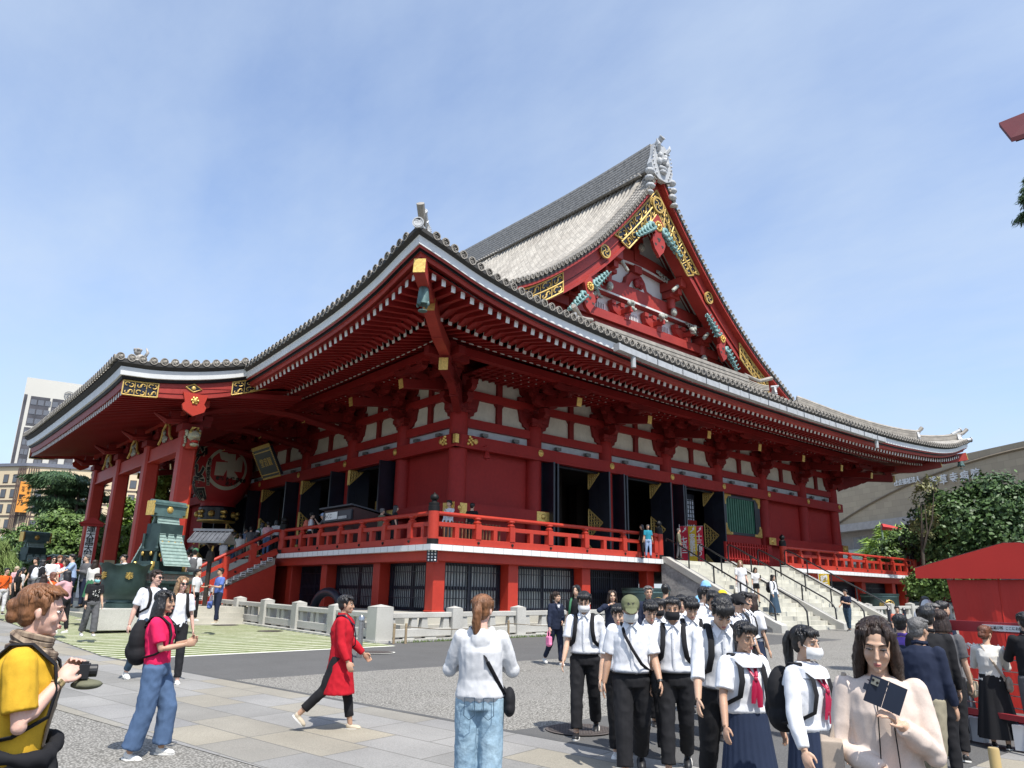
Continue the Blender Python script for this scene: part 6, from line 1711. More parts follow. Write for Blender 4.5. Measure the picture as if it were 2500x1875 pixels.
mb = MB(); mb.add([(0, 0, h0 + .17), (WR1, 0, h0 + .53), (WR1, 3.2, h0 + .53), (0, 3.2, h0 + .17)], [(0, 1, 2, 3)]); mb.add([(WR1, 0, h0 + .53), (WR2, 0, h0 + .53), (WR2, 3.2, h0 + .53), (WR1, 3.2, h0 + .53)], [(0, 1, 2, 3)])
mb.add([(WR2, 0, h0 + .53), (WE, 0, h0 + .13), (WE, 3.2, h0 + .13), (WR2, 3.2, h0 + .53)], [(0, 1, 2, 3)]); mb.build('roof_sheet', mat('tent_white_sheet', (.62, .65, .70), .6), r, local=True)
mb = MB();
for x in (.5, WE): mb.tube([(x, .2, 0), (x, .2, h0)], .02, 6)
mb.build('tent_pole', STEEL, r, local=True)
rk = at(2300, 1517, 11.3); rk2 = at(2500, 1535, 10.6); zg = gz(rk.x, rk.y)
r = thing('fortune_slip_rack', 'red frame of taut wires with knotted white paper slips, in front of the booth tent', 'rack', (rk.x, rk.y, zg), atan2(rk2.y - rk.y, rk2.x - rk.x))
L2 = 2.6; hh = rk.z - zg; RK = mat('rack_red', (.33, .028, .035), .5)
mb = MB(); mb.b2((-.05, -.03, hh - .1), (L2, .03, hh + .02)); mb.b2((.02, -.03, .05), (.1, .03, hh - .1)); mb.b2((L2 - .1, -.03, .05), (L2, .03, hh - .1)); mb.b2((-.02, -.3, .12), (.1, .3, .2)); mb.b2((0, -.25, .32), (L2, -.2, .38)); mb.b2((0, -.02, .2), (L2, .02, .28)); mb.build('rack_frame', RK, r, local=True)
mb = MB()
for k in range(7): z = hh - .26 - .13 * k; mb.tube([(.1, 0, z), (L2 - .1, 0, z - .01)], .006, 4)
mb.build('wire_row', mat('wire', (.6, .58, .56), .4, metal=.5), r, local=True)
mb = MB(); rnd = random.Random(5)
for k in range(26):
 x = .14 + 1.25 * rnd.random() ** 1.1; z = hh - .26; s_ = rnd.uniform(.7, 1.2)
 for q in range(2): a = rnd.uniform(-.9, .9); mb.box((x, rnd.uniform(-.015, .015), z - .012 * q), (.075 * s_, .008, .02), M=Matrix.Rotation(a, 3, 'Y'))
mb.build('paper_slip_row', mat('paper_white', (.75, .74, .7), .8), r, local=True)
mb = MB(); mb.b2((.6, -.045, hh - .08), (1.25, -.032, hh - .01)); mb.b2((.1 - .08, -.045, hh - .45), (.09, -.032, hh - .12)); sp_ = mb.build('label_strip', WHITE, r, local=True)
text('おみくじ結び所  ここにお結び下さい', .042, Matrix.Translation((.925, -.048, hh - .045)) @ Matrix.Rotation(pi / 2, 4, 'X'), 'label_lettering', INK, sp_, ext=.001, local=True)
mb = MB()
for i, x in enumerate((.25, .42, .95)): mb.box((x, -.12, .14 + .0 * i), (.14, .1, .26), rz=.2 * i)
tag(mb.build('leaflet_box', mat('leaflet_grey', (.5, .52, .55), .6)), 'grey leaflet boxes standing at the foot of the fortune slip rack', 'box') if 0 else mb.build('leaflet_box', mat('leaflet_grey', (.5, .52, .55), .6), r, local=True)
q = at(2432, 1875, 4.9); mb = MB(); z0 = gz(q.x, q.y); top = at(2433, 1826, 4.9).z; mb.lathe([(.027, z0), (.027, top - .01), (.024, top)], (q.x, q.y, 0), 12); mb.lathe([(.029, top - .12), (.03, top - .115), (.029, top - .11)], (q.x, q.y, 0), 12)
tag(smooth_angle(mb.build('bamboo_post', mat('bamboo', (.45, .33, .14), .5, var=.15)), 50), 'yellowish bamboo post standing at the lower right edge', 'post')
def lampfix():
 c = [at(2440, 310, 8.3), at(2470, 347, 8.1), at(2560, 318, 8.1), at(2545, 268, 8.3)]
 r = thing('floodlight_panel', 'flat red-framed lamp panel jutting in at the upper right edge', 'lamp', tuple(c[2]));
 mb = MB(); up = V((0, 0, .05)); mb.add([p for p in c] + [p + up for p in c], [(0, 1, 2, 3), (7, 6, 5, 4), (0, 4, 5, 1), (1, 5, 6, 2), (2, 6, 7, 3), (3, 7, 4, 0)]); mb.build('lamp_frame', mat('lamp_frame_maroon', (.10, .012, .014), .5), r)
 m_ = sum(c, V((0, 0, 0))) / 4; mb = MB(); q = [m_ + (p - m_) * .72 - V((0, 0, .045)) for p in c]; mb.add(q, [(0, 1, 2, 3)]); mb.build('lamp_glass_pane', mat('frosted_glass', (.42, .42, .38), .4), r)
 b = c[2] + V((.0, .0, .0)); mb = MB(); g_ = V((b.x + .5, b.y + .2, gz(b.x, b.y))); mb.tube([b, b + V((.5, .2, .05)), V((g_.x, g_.y, 0))], .06, 8); mb.build('lamp_pole', REDW, r)
lampfix()
q = V((8.9, -8.6, gz(8.9, -8.6))); q = at(878, 1583, 17.8); q.z = gz(q.x, q.y); mb = MB(); mb.lathe([(.06, 0), (.06, .78), (.075, .79), (.075, .86), (.05, .9)], tuple(q), 14); tag(smooth_angle(mb.build('steel_bollard', mat('bollard_steel', (.4, .4, .4), .25, metal=.9))), 'shiny steel bollard in front of the red coat', 'bollard')
mb = MB(); c = V((-2.6, -4.0, .75)); mb.tube([c + V((1.15 * cos(t), 0, .75 * sin(t) + .1)) for t in [pi * k / 12 for k in range(-1, 14)]], .17, 10); tag(smooth_angle(mb.build('ventilation_hose', BLACKP)), 'thick black ventilation hose arching in front of the dark barred window', 'hose')
q = at(2168, 1420, 70); q.z = .6; r = thing('windsock_pole', 'thin green pole with a small red windsock beyond the hall', 'pole', tuple(q)); mb = MB(); tz = at(2168, 1283, 70).z; mb.tube([q, V((q.x, q.y, tz))], .07, 6); mb.build('pole', mat('pole_green', (.2, .28, .2), .5), r); mb = MB(); mb.tube([V((q.x, q.y, tz - .1)), V((q.x + 1.2, q.y + 1.4, tz - .3))], [.3, .12], 6); mb.build('windsock', mat('sock_red', (.5, .03, .03), .7), r)
for k, (px, py) in enumerate(((2173, 1525), (2210, 1515))):
 q = gz; p = at(px, py, 33.0 if k == 0 else 34.0); z = gz(p.x, p.y); mb = MB(); mb.lathe([(.06, 0), (.06, .85), (.08, .9), (.03, .98)], (p.x, p.y, z), 10); tag(mb.build('chain_bollard', BLACKP), ('black bollard with chain just left of the small boy', 'black bollard with chain just right of the small boy')[k], 'bollard')
 if k == 0: pa = p
rope('chain', V((SX1 + .1, 18.8, gz(9, 18.8) + .7)), V((pa.x, pa.y, gz(pa.x, pa.y) + .85)), .35, .02, BLACKP, 'black chain sagging from the last handrail to a bollard')
# ================================================================ far buildings
def gridwin(mb, O, X, Z, W, H, nx, nz, fw, fh, mi, d=.05, skip=None):
 Nn = X.cross(Z).normalized()
 for i in range(nx):
  for j in range(nz):
   if skip and skip(i, j): continue
   c = O + X * (W * (i + .5) / nx) + Z * (H * (j + .5) / nz) + Nn * d; a = X * (W / nx * fw / 2); b = Z * (H / nz * fh / 2)
   mb.add([c - a - b, c + a - b, c + a + b, c - a + b], [(0, 1, 2, 3)], mi)
TWW = mat('tower_concrete', (.56, .545, .49), .7, var=.05, scale=.05); TWD = mat('tower_dark_glass', (.07, .065, .07), .3, var=.4, scale=.3, spec=.6)
A = at(66, 926, 260); Aw = at(52, 926, 262); ztop = A.z; X1 = V((.16, .987, 0)).normalized(); X2 = (Aw - A); X2.z = 0; X2.normalize(); X2 = V((-.987, .16, 0))
r = thing('hotel_tower', 'tall pale high-rise hotel with dark window bands far behind the porch', 'building', (A.x, A.y, 0))
Lw = 62; Dw = 22
mb = MB(); P_ = [(A.x, A.y), (A.x + X1.x * Lw, A.y + X1.y * Lw), (A.x + X1.x * Lw + X2.x * Dw, A.y + X1.y * Lw + X2.y * Dw), (A.x + X2.x * Dw, A.y + X2.y * Dw)]; mb.prism(P_, 2, 0, ztop); mb.prism([(A.x * 1.0 + (x - A.x) * .98, y) for x, y in P_], 2, ztop, ztop + .7); mb.build('tower_wall', TWW, r)
mb = MB(); Z = V((0, 0, 1)); O = V((A.x, A.y, 0)); fz = ztop - 4.9
Nn = X1.cross(Z)
def rect(mb, u0, u1, z0, z1, d, mi): mb.add([O + X1 * u0 + Z * z0 + Nn * d, O + X1 * u1 + Z * z0 + Nn * d, O + X1 * u1 + Z * z1 + Nn * d, O + X1 * u0 + Z * z1 + Nn * d], [(0, 1, 2, 3)], mi)
for u in (8.0,): pass
for k in range(9): rect(mb, 1.9 + 5.6 * k, 1.9 + 5.6 * k + 5.0, fz - 9.0, fz, .1, 0)
for k in range(13): rect(mb, 1.7 + 3.9 * k, 1.7 + 3.9 * k + 2.3, 0, fz - 9.6, .1, 0)
rect(mb, .15, 1.0, 0, fz + .3, .1, 0)
wb = mb.build('window_band', TWD, r)
mb = MB()
for k in range(27):
 for j in range(3): rect(mb, 2.1 + 1.85 * k, 2.1 + 1.85 * k + 1.5, fz - 2.6 - 2.9 * j, fz - 1.0 - 2.9 * j, .2, 0)
for k in range(13):
 for j in range(24): u = 1.7 + 3.9 * k; rect(mb, u + .25, u + 1.05, fz - 12.0 - 2.9 * j, fz - 10.4 - 2.9 * j, .2, 0); rect(mb, u + 1.2, u + 2.0, fz - 12.0 - 2.9 * j, fz - 10.4 - 2.9 * j, .2, 0)
mb.build('window_pane_row', mat('tower_pane', (.12, .125, .14), .2, spec=.7), wb)
mb = MB(); gridwin(mb, V((A.x, A.y, ztop - 60)) + X2 * 20, -X2, Z, 18, 44, 1, 12, .09, .4, 0, .1); mb.build('side_window_row', TWD, r)
LTR = mat('sign_steel', (.25, .25, .26), .4, metal=.5)
text('ASAKUSA VIEW HOTEL', 1.8, frame(O + X1 * 14.3 + Z * (ztop - 3.2) + Nn * .3, X1, Z), 'roof_lettering', LTR, r, ext=.15, align='LEFT')
mb = MB(); c = O + X1 * 11.6 + Z * (ztop - 3.2) + Nn * .35; mb.tube([c + X1 * (1.25 * cos(t)) + Z * (1.0 * sin(t)) for t in [2 * pi * k / 24 for k in range(25)]], .13, 5)
for a in (-1, 1): mb.tube([c + X1 * (a * .1) + Z * .6, c + X1 * (a * .7) + Z * .25, c + X1 * (a * .1), c + X1 * (a * .7) - Z * .3, c + X1 * (a * .1) - Z * .6], .1, 5)
mb.build('roof_emblem', LTR, r)
CRM = mat('cream_wall', (.62, .51, .34), .8, var=.06, scale=.1); BRN = mat('brown_band', (.10, .07, .06), .6); WIN = mat('hotel_window', (.09, .10, .11), .3, spec=.6)
def cream(name, px, py, D, L1, L2, nfl, lab, sign=False, d1=None, d2=None, grp=None):
 A = at(px, py, D); zt = A.z; r = thing(name, lab, 'building', (A.x, A.y, 0), 0, grp)
 d1 = d1 or V((.35, .937, 0)); d2 = d2 or V((-.80, -.60, 0)); Z = V((0, 0, 1)); O = V((A.x, A.y, 0))
 P_ = [O, O + d1 * L1, O + d1 * L1 + d2 * L2, O + d2 * L2]; mb = MB(); mb.prism([(p.x, p.y) for p in P_], 2, 0, zt); mb.build('wall', CRM, r)
 mb = MB(); c_ = sum(P_, V()) / 4; mb.prism([(c_.x + (p.x - c_.x) * 1.02, c_.y + (p.y - c_.y) * 1.02) for p in P_], 2, zt, zt + .6); mb.prism([(c_.x + (p.x - c_.x) * .9, c_.y + (p.y - c_.y) * .9) for p in P_], 2, zt + .6, zt + 1.0); mb.build('roof', mat('slate_eave', (.15, .16, .19), .6), r)
 fh = 3.05; wm = MB(); bm_ = MB(); wf = MB()
 for (dd, LL, sg) in ((d1, L1, 1), (d2, L2, -1)):
  Nn = dd.cross(Z) * sg; N0 = Nn.normalized()
  if N0.dot(V(CAM) - O) < 0: N0 = -N0
  for j in range(nfl):
   z = zt - 1.0 - fh * (j + 1)
   a = O + dd * .0 + Z * (z + .1) + N0 * .08; b = a + dd * LL; bm_.beam(a, b, .12, .22)
   u = 2.6; k = 0
   while u < LL - 2:
    c = O + dd * u + Z * (z + 1.55) + N0 * .06
    e = dd * .55; f = Z * .75; q4 = [c - e - f, c + e - f, c + e + f, c - e + f]; wf.add([c_2 + (c_2 - c) * .18 for c_2 in q4], [(0, 1, 2, 3)]); wm.add([c_2 + N0 * .04 for c_2 in q4], [(0, 1, 2, 3)])
    u += 2.3 if k % 2 == 0 else 3.4; k += 1
  u = 7.5
  while u < LL: bm_.beam(O + dd * u + N0 * .08, O + dd * u + N0 * .08 + Z * zt, .16, .12); u += 9.5
 bm_.build('brown_band_row', BRN, r); w = wf.build('window_frame_row', BRN, r); wm.build('window_pane_row', WIN, w)
 dg = ((d1.cross(Z)).normalized());
 n1 = d1.cross(Z).normalized(); n1 = n1 if n1.dot(V(CAM) - O) > 0 else -n1; n2 = d2.cross(Z).normalized(); n2 = n2 if n2.dot(V(CAM) - O) > 0 else -n2
 mb = MB()
 for k in range(5):
  for dd, nn in ((d1, n1), (d2, n2)): p = O + dd * (.3 + .42 * k) + nn * .2; mb.beam(p, p + Z * (zt - .3), .2, .2)
 mb.build('corner_louvre', BRN, r)
 if sign:
  vd = (V(CAM) - O); vd.z = 0; vd.normalize(); sx = V((-vd.y, vd.x, 0)); c = O + vd * 1.2 + Z * (zt - 6.4) + sx * .2
  M_ = frame(c, sx, Z); mb = MB(); mb.box(c, (2.0, 6.1, .3), M=M_.to_3x3()); s_ = mb.build('orange_sign', mat('sign_orange', (.68, .27, .04), .6), r)
  text('天\n然\n温\n泉\n凌\n雲\n之\n湯', .5, M_ @ Matrix.Translation((.6, 2.4, .16)), 'sign_lettering', INK, s_, ext=.02, space=.95); text('御\n宿', .6, M_ @ Matrix.Translation((-.35, 1.5, .16)), 'sign_lettering', INK, s_, ext=.02, space=.95); text('野\n乃', 1.15, M_ @ Matrix.Translation((-.35, -.7, .16)), 'sign_lettering', INK, s_, ext=.02, space=1.0, bold=.03)
 return r
cream('cream_hotel', 70, 1138, 180, 75, 50, 9, 'cream mid-rise hotel with brown bands and an orange vertical sign, left edge', True)
q = at(22, 1440, 120); r = thing('white_pavilion', 'small white framed pavilion among trees at the far left edge', 'building', (q.x, q.y, .6), radians(45)); mb = MB(); mb.b2((-5, -3, 0), (5, 3, 4.2)); mb.build('wall', WHITE, r, local=True); mb = MB(); mb.prism([(-3.6, 4.2), (3.6, 4.2), (0, 7.2)], 0, -5.4, 5.4)
mb.build('roof', WHITE, r, local=True); mb = MB()
for k in range(12):
 for s_ in (-1, 1): mb.beam((-5.2 + .95 * k, s_ * 3.65, 4.2), (-5.2 + .95 * k, s_ * .1, 7.25), .12, .1)
for z in (1, 2, 3): mb.b2((-5.05, -3.05, z), (5.05, 3.05, z + .12))
mb.build('frame_row', STEEL, r, local=True)
TAN = mat('tan_stone_cladding', (.42, .35, .245), .8, var=.15, scale=.35, col2=(.34, .285, .20), bump=.0)
def clad():
 m, N, Lk, b = node_mat('tan_cladding'); tc = N.new('ShaderNodeTexCoord'); br = N.new('ShaderNodeTexBrick');
 mp = N.new('ShaderNodeMapping'); Lk.new(tc.outputs['Object'], mp.inputs[0]); mp.inputs['Rotation'].default_value = (radians(90), 0, 0)
 br.inputs['Scale'].default_value = 1; br.inputs['Brick Width'].default_value = 1.1; br.inputs['Row Height'].default_value = .62; br.inputs['Mortar Size'].default_value = .01
 br.inputs['Color1'].default_value = (.43, .36, .255, 1); br.inputs['Color2'].default_value = (.36, .30, .215, 1); br.inputs['Mortar'].default_value = (.26, .22, .16, 1); Lk.new(mp.outputs[0], br.inputs[0]); Lk.new(br.outputs[0], b.inputs['Base Color']); b.inputs['Roughness'].default_value = .8; return m
DM = 95.0; A = at(2045, 1180, DM); B = at(2640, 1105, DM - 22); zt = A.z
r = thing('stone_clad_building', 'modern tan stone-clad building with glass balconies behind the trees, far right', 'building', (A.x, A.y, 0))
d = (B - A); d.z = 0; L1 = d.length; d.normalize(); Z = V((0, 0, 1)); Nn = d.cross(Z); Nn = Nn if Nn.dot(V(CAM) - A) > 0 else -Nn; O = V((A.x, A.y, 0)) - d * 14
L1 += 14; zL, zR = at(2045, 1176, DM).z, at(2490, 1137, DM - 16).z
def quad(mb, u0, u1, z0, z1, dd, mi, th=0):
 mb.add([O + d * u0 + Z * z0 + Nn * dd, O + d * u1 + Z * z0 + Nn * dd, O + d * u1 + Z * z1 + Nn * dd, O + d * u0 + Z * z1 + Nn * dd], [(0, 1, 2, 3)], mi)
mb = MB(); P_ = [O, O + d * L1, O + d * L1 - Nn * 16, O - Nn * 16]; zc = zL - 5.2; mb.prism([(p.x, p.y) for p in P_], 2, 0, zc, 1); mb.prism([(p.x, p.y) for p in P_], 2, zc + .0, zL - .0, 0)
mb.build('wall', [clad(), mat('grey_facade', (.30, .28, .26), .7)], r)
mb = MB(); a = O + Z * (zc - .4) + Nn * .6; mb.beam(a, a + d * L1, 1.3, .8); mb.build('ledge', mat('ledge_concrete', (.36, .35, .34), .7), r)
for j in range(5):
 z = zc - 4.0 - 3.5 * j; mb = MB(); a = O + Z * (z - .3) + Nn * .7; mb.beam(a, a + d * L1, 1.6, .3); bl = mb.build('balcony_slab', mat('ledge_concrete', (0, 0, 0)), r)
 mb = MB(); a = O + Z * (z + .5) + Nn * 1.4; mb.beam(a, a + d * L1, .06, 1.3); mb.build('glass_balustrade', mat('pale_green_glass', (.30, .42, .41), .2, spec=.6), bl)
 k = 0; u = 2.0
 while u < L1 - 3:
  mb = MB()
  quad(mb, u, u + 1.15, z + .9, z + 2.6, .08, 0); quad(mb, u + 1.25, u + 2.4, z + .9, z + 2.6, .08, 0)
  if j < 3: w = mb.build('window', mat('blue_window', (.13, .17, .22), .2, spec=.7), r)
  u += 4.6
ar = MB(); pts = [O + d * (13.5 + 2.2 * k) + Z * (zc + .4 + 4.2 * (1 - (1 - k / 12) ** 2)) + Nn * .1 for k in range(13)]; ar.tube(pts, .1, 4); ar.build('arc_groove', mat('arc_shadow_gap', (.2, .165, .12), .8), r)
def onw(px, py):
 dr = px_ray(px, py); t = (A - V(CAM)).dot(Nn) / dr.dot(Nn); return V(CAM) + dr * t + Nn * .15
text('社会福祉法人', .62, frame(onw(2217, 1176), d, Z), 'wall_lettering', WHITE, r, ext=.05, bold=.01); text('浅 草 寺 病 院', 1.0, frame(onw(2332, 1168), d, Z), 'wall_lettering', WHITE, r, ext=.05, bold=.015)
fa = [at(2130, 1180, 112), at(2180, 1150, 112), at(2260, 1125, 112), at(2340, 1118, 112)]; mb = MB(); mb.tube(fa, [.5, .9, .7, .2], 8, flat=.4); tag(mb.build('roof_arch', mat('arch_grey', (.45, .47, .52), .5)), 'pale curved roof arch rising behind the far eave', 'roof arch')
q = at(2260, 1478, 60); r = thing('parked_car', 'dark green estate car parked behind the far end of the balustrade', 'car', (q.x, q.y, .6), radians(50))
mb = MB(); mb.prism([(-2.2, .35), (2.2, .35), (2.25, .8), (1.5, .95), (-2.25, .98)], 1, -.85, .85); mb.prism([(-2.1, .95), (1.0, .95), (.4, 1.5), (-1.9, 1.52)], 1, -.72, .72); bevel(mb.build('body', mat('car_green', (.03, .06, .055), .25, spec=.6, coat=.6), r, local=True), .05)
mb = MB(); mb.prism([(-1.95, 1.0), (.85, 1.0), (.36, 1.42), (-1.8, 1.44)], 1, -.74, .74); mb.build('window', BLACKP, r, local=True)
for x in (-1.35, 1.35):
 for y in (-.82, .82): mb = MB(); mb.lathe([(.34, -.1), (.34, .1)], (x, y, .34), 14, axis=1); mb.build('wheel', BLACKM, r, local=True)
mb = MB(); mb.b2((-2.27, -.7, .5), (-2.2, .7, .62)); mb.build('rear_plate', mat('plate_yellow', (.6, .45, .03), .6), r, local=True)
# ================================================================ trees
def leafmat(name, c1, c2):
 m, N, Lk, b = node_mat(name); tc = N.new('ShaderNodeTexCoord'); gi = N.new('ShaderNodeNewGeometry')
 a = noise(N, Lk, tc.outputs['Object'], .9, 3); bb = mathn(N, Lk, 'ADD', mathn(N, Lk, 'MULTIPLY', gi.outputs['Random Per Island'], .65), mathn(N, Lk, 'MULTIPLY', a, .5))
 Lk.new(mixc(N, Lk, rng(N, Lk, bb, .15, .85), c1, c2), b.inputs['Base Color']); b.inputs['Roughness'].default_value = .5; b.inputs['Specular IOR Level'].default_value = .35
 b.inputs['Transmission Weight'].default_value = 0; b.inputs['Subsurface Weight'].default_value = 0
 return m
BARK = mat('bark', (.07, .055, .042), .9, var=.3, scale=4, bump=.6, bscale=12)
def tree(p, clumps, leaf, n, size, lm, lab, trunk_r=.25, grp=None, needle=False, droop=0.0, seed=1, aspect=.5, name='broadleaf_tree', limbs=True):
 """clumps: list of (offset, radii); leaves scattered near clump surfaces"""
 rnd = random.Random(seed); r = thing(name, lab, 'tree', tuple(p), 0, grp); p = V(p)
 tb = MB(); top = max(c[0][2] for c in clumps); cx_ = sum(c[0][0] for c in clumps) / len(clumps); cy_ = sum(c[0][1] for c in clumps) / len(clumps)
 hub = V((cx_ * .3, cy_ * .3, min(c[0][2] for c in clumps) * .7)); tb.tube([(0, 0, -.3), hub * .5, hub, V((cx_ * .6, cy_ * .6, top * .85))], [trunk_r, trunk_r * .8, trunk_r * .65, trunk_r * .2], 9)
 if limbs:
  for (c, rr) in clumps:
   c = V(c); m_ = hub.lerp(c, .5) + V((rnd.uniform(-.3, .3), rnd.uniform(-.3, .3), -rr[2] * .3)); tb.tube([hub, m_, c], [trunk_r * .4, trunk_r * .28, trunk_r * .1], 6)
 smooth_angle(tb.build('trunk', BARK, r, local=True), 60)
 W = sum(rr[0] * rr[1] + rr[0] * rr[2] for _, rr in clumps); vs = []; fs = []
 for (c, rr) in clumps:
  c = V(c); k = int(n * (rr[0] * rr[1] + rr[0] * rr[2]) / W); sub = [(V((rnd.gauss(0, 1), rnd.gauss(0, 1), rnd.gauss(0, 1))).normalized(), rnd.uniform(.55, 1.0)) for _ in range(max(8, k // 60))]
  for i in range(k):
   s_, q = sub[rnd.randrange(len(sub))]; jit = V((rnd.gauss(0, .16), rnd.gauss(0, .16), rnd.gauss(0, .13))); d = s_ * q + jit
   pos = c + V((d.x * rr[0], d.y * rr[1], d.z * rr[2] - droop * (d.x ** 2 + d.y ** 2) * rr[2]))
   nrm = (d.normalized() + V((rnd.gauss(0, .5), rnd.gauss(0, .5), rnd.gauss(.35, .5)))).normalized(); a = nrm.orthogonal().normalized(); a = (Matrix.Rotation(rnd.uniform(0, 6.28), 3, nrm) @ a); b = nrm.cross(a)
   L = size * rnd.uniform(.6, 1.3)
   if needle: a = (V((d.x, d.y, -.25 - droop)).normalized() + V((rnd.gauss(0, .35), rnd.gauss(0, .35), rnd.gauss(0, .25)))).normalized(); b = a.orthogonal().normalized()
   w_ = L * aspect; j = len(vs)
   vs += [pos - a * L * .5, pos + b * w_ * .5, pos + a * L * .5, pos - b * w_ * .5]; fs.append((j, j + 1, j + 2, j + 3))
 mb = MB(); mb.v = [tuple(v_) for v_ in vs]; mb.f = fs; mb.m = [0] * len(fs)
 me = mb.mesh('crown'); link('crown', me, r, True, lm); return r
LG1 = leafmat('leaf_mid_green', (.035, .075, .018), (.13, .21, .05)); LG2 = leafmat('leaf_dark_green', (.018, .045, .015), (.085, .15, .045)); LG3 = leafmat('leaf_bright_green', (.08, .16, .025), (.26, .38, .07)); LG4 = leafmat('needle_green', (.02, .05, .022), (.10, .17, .075)); LG5 = leafmat('willow_green', (.10, .16, .04), (.25, .33, .12))
def T(px, py, D): p = at(px, py, D); return V((p.x, p.y, .6))
def clump_px(base, items, D, seed=0):
 rnd = random.Random(seed); out = []
 for (px, py, rx, rz) in items:
  c = at(px, py, D); s_ = D / FPX * 1.02; off = c - base + V((rnd.uniform(-.5, .5) * rx * s_, rnd.uniform(-.5, .5) * rx * s_, 0)); out.append((tuple(off), (rx * s_, rx * s_, rz * s_)))
 return out
b = T(2390, 1480, 58); tree(b, clump_px(b, [(2370, 1215, 60, 45), (2400, 1275, 80, 60), (2330, 1275, 65, 55), (2450, 1300, 80, 60), (2300, 1250, 60, 45), (2440, 1235, 65, 50), (2500, 1270, 70, 60), (2345, 1300, 75, 45), (2420, 1320, 90, 50), (2270, 1320, 50, 35), (2500, 1350, 80, 45), (2320, 1350, 60, 35), (2540, 1230, 50, 50)], 58, 2), 1, 48000, .29, LG2, 'large dense dark green tree filling the right edge behind the booth tent', .5, seed=11, aspect=.6)
b = T(2210, 1480, 66); tree(b, clump_px(b, [(2215, 1330, 38, 34), (2190, 1370, 45, 32), (2250, 1375, 45, 35)], 66, 3), 1, 16000, .26, LG1, 'mid green bushy tree between the red shed and the dark tree', .3, seed=12, aspect=.6)
b = T(2180, 1480, 74); tree(b, clump_px(b, [(2200, 1318, 42, 30), (2175, 1345, 50, 25), (2230, 1350, 40, 22)], 74, 4), 1, 7000, .6, LG3, 'pale feathery pine top rising behind the windsock pole', .3, seed=13, needle=True, aspect=.16)
b = T(2280, 1490, 50); tree(b, clump_px(b, [(2290, 1420, 55, 35), (2230, 1430, 40, 30), (2340, 1400, 50, 30)], 50, 5), 1, 15000, .22, LG1, 'low green shrubs of the tree line just above the booth tent', .2, seed=14, aspect=.6)
b = T(2260, 1500, 52); tree(b, clump_px(b, [(2250, 1225, 26, 40), (2235, 1280, 34, 35), (2270, 1180, 22, 22)], 52, 5), 1, 900, .22, leafmat('leaf_sparse', (.10, .10, .04), (.22, .22, .09)), 'thin sparse-leaved tree at the left shoulder of the dark tree', .16, seed=15, aspect=.5)
b = V((at(2560, 480, 16).x, at(2560, 480, 16).y, .3)); tree(b, clump_px(b, [(2510, 480, 32, 14), (2540, 450, 36, 16), (2535, 515, 30, 12), (2560, 420, 40, 18), (2600, 480, 40, 25), (2515, 435, 12, 8)], 16, 6), 1, 9000, .13, LG4, 'conifer branch hanging in at the upper right edge', .2, seed=16, needle=True, droop=.5, aspect=.12, name='conifer')
D = 66; b = T(175, 1460, D); it = [(170, 1168, 58, 12), (215, 1180, 40, 10), (130, 1185, 40, 9), (190, 1200, 60, 9), (140, 1222, 46, 10), (200, 1232, 56, 9), (232, 1215, 26, 8), (120, 1245, 30, 8), (175, 1255, 50, 8), (230, 1262, 30, 7)]
tree(b, clump_px(b, it, D, 7), 1, 20000, .42, LG4, 'dark layered cedar rising in front of the cream hotel', .45, seed=17, needle=True, droop=.35, aspect=.16, name='conifer')
b = T(150, 1470, 60); tree(b, clump_px(b, [(120, 1275, 45, 28), (180, 1290, 55, 30), (80, 1320, 45, 28), (150, 1335, 60, 32), (215, 1330, 55, 35), (100, 1370, 60, 30), (180, 1380, 60, 32), (240, 1385, 45, 35)], 60, 8), 1, 36000, .25, LG1, 'broad mid green tree below the cedar, left of the porch', .4, seed=18, aspect=.6)
b = T(290, 1470, 70); tree(b, clump_px(b, [(320, 1240, 30, 24), (300, 1300, 40, 32), (275, 1350, 40, 32), (330, 1310, 34, 32), (340, 1360, 40, 35), (285, 1400, 45, 25)], 70, 9), 1, 22000, .28, LG3, 'bright green tree seen between the porch columns', .35, seed=19, aspect=.6)
b = T(405, 1460, 64); tree(b, clump_px(b, [(405, 1175, 28, 22), (395, 1210, 34, 24), (425, 1235, 26, 24), (400, 1262, 32, 22), (415, 1150, 18, 16)], 64, 10), 1, 14000, .26, LG3, 'bright green tree between the two nearest porch columns', .25, seed=20, aspect=.6)
b = T(10, 1470, 48); tree(b, clump_px(b, [(5, 1350, 26, 20), (-20, 1330, 26, 22), (0, 1390, 26, 24), (18, 1400, 14, 24)], 48, 11), 1, 6000, .34, LG5, 'pale drooping willow at the far left edge', .2, seed=21, needle=True, droop=1.2, aspect=.14)
b = T(225, 1440, 50); tree(b, clump_px(b, [(60, 1400, 30, 25), (215, 1400, 40, 35), (150, 1400, 45, 28), (100, 1410, 30, 25)], 50, 12), 1, 15000, .22, LG2, 'dark shrubs behind the small red shelter', .15, seed=22, aspect=.6)
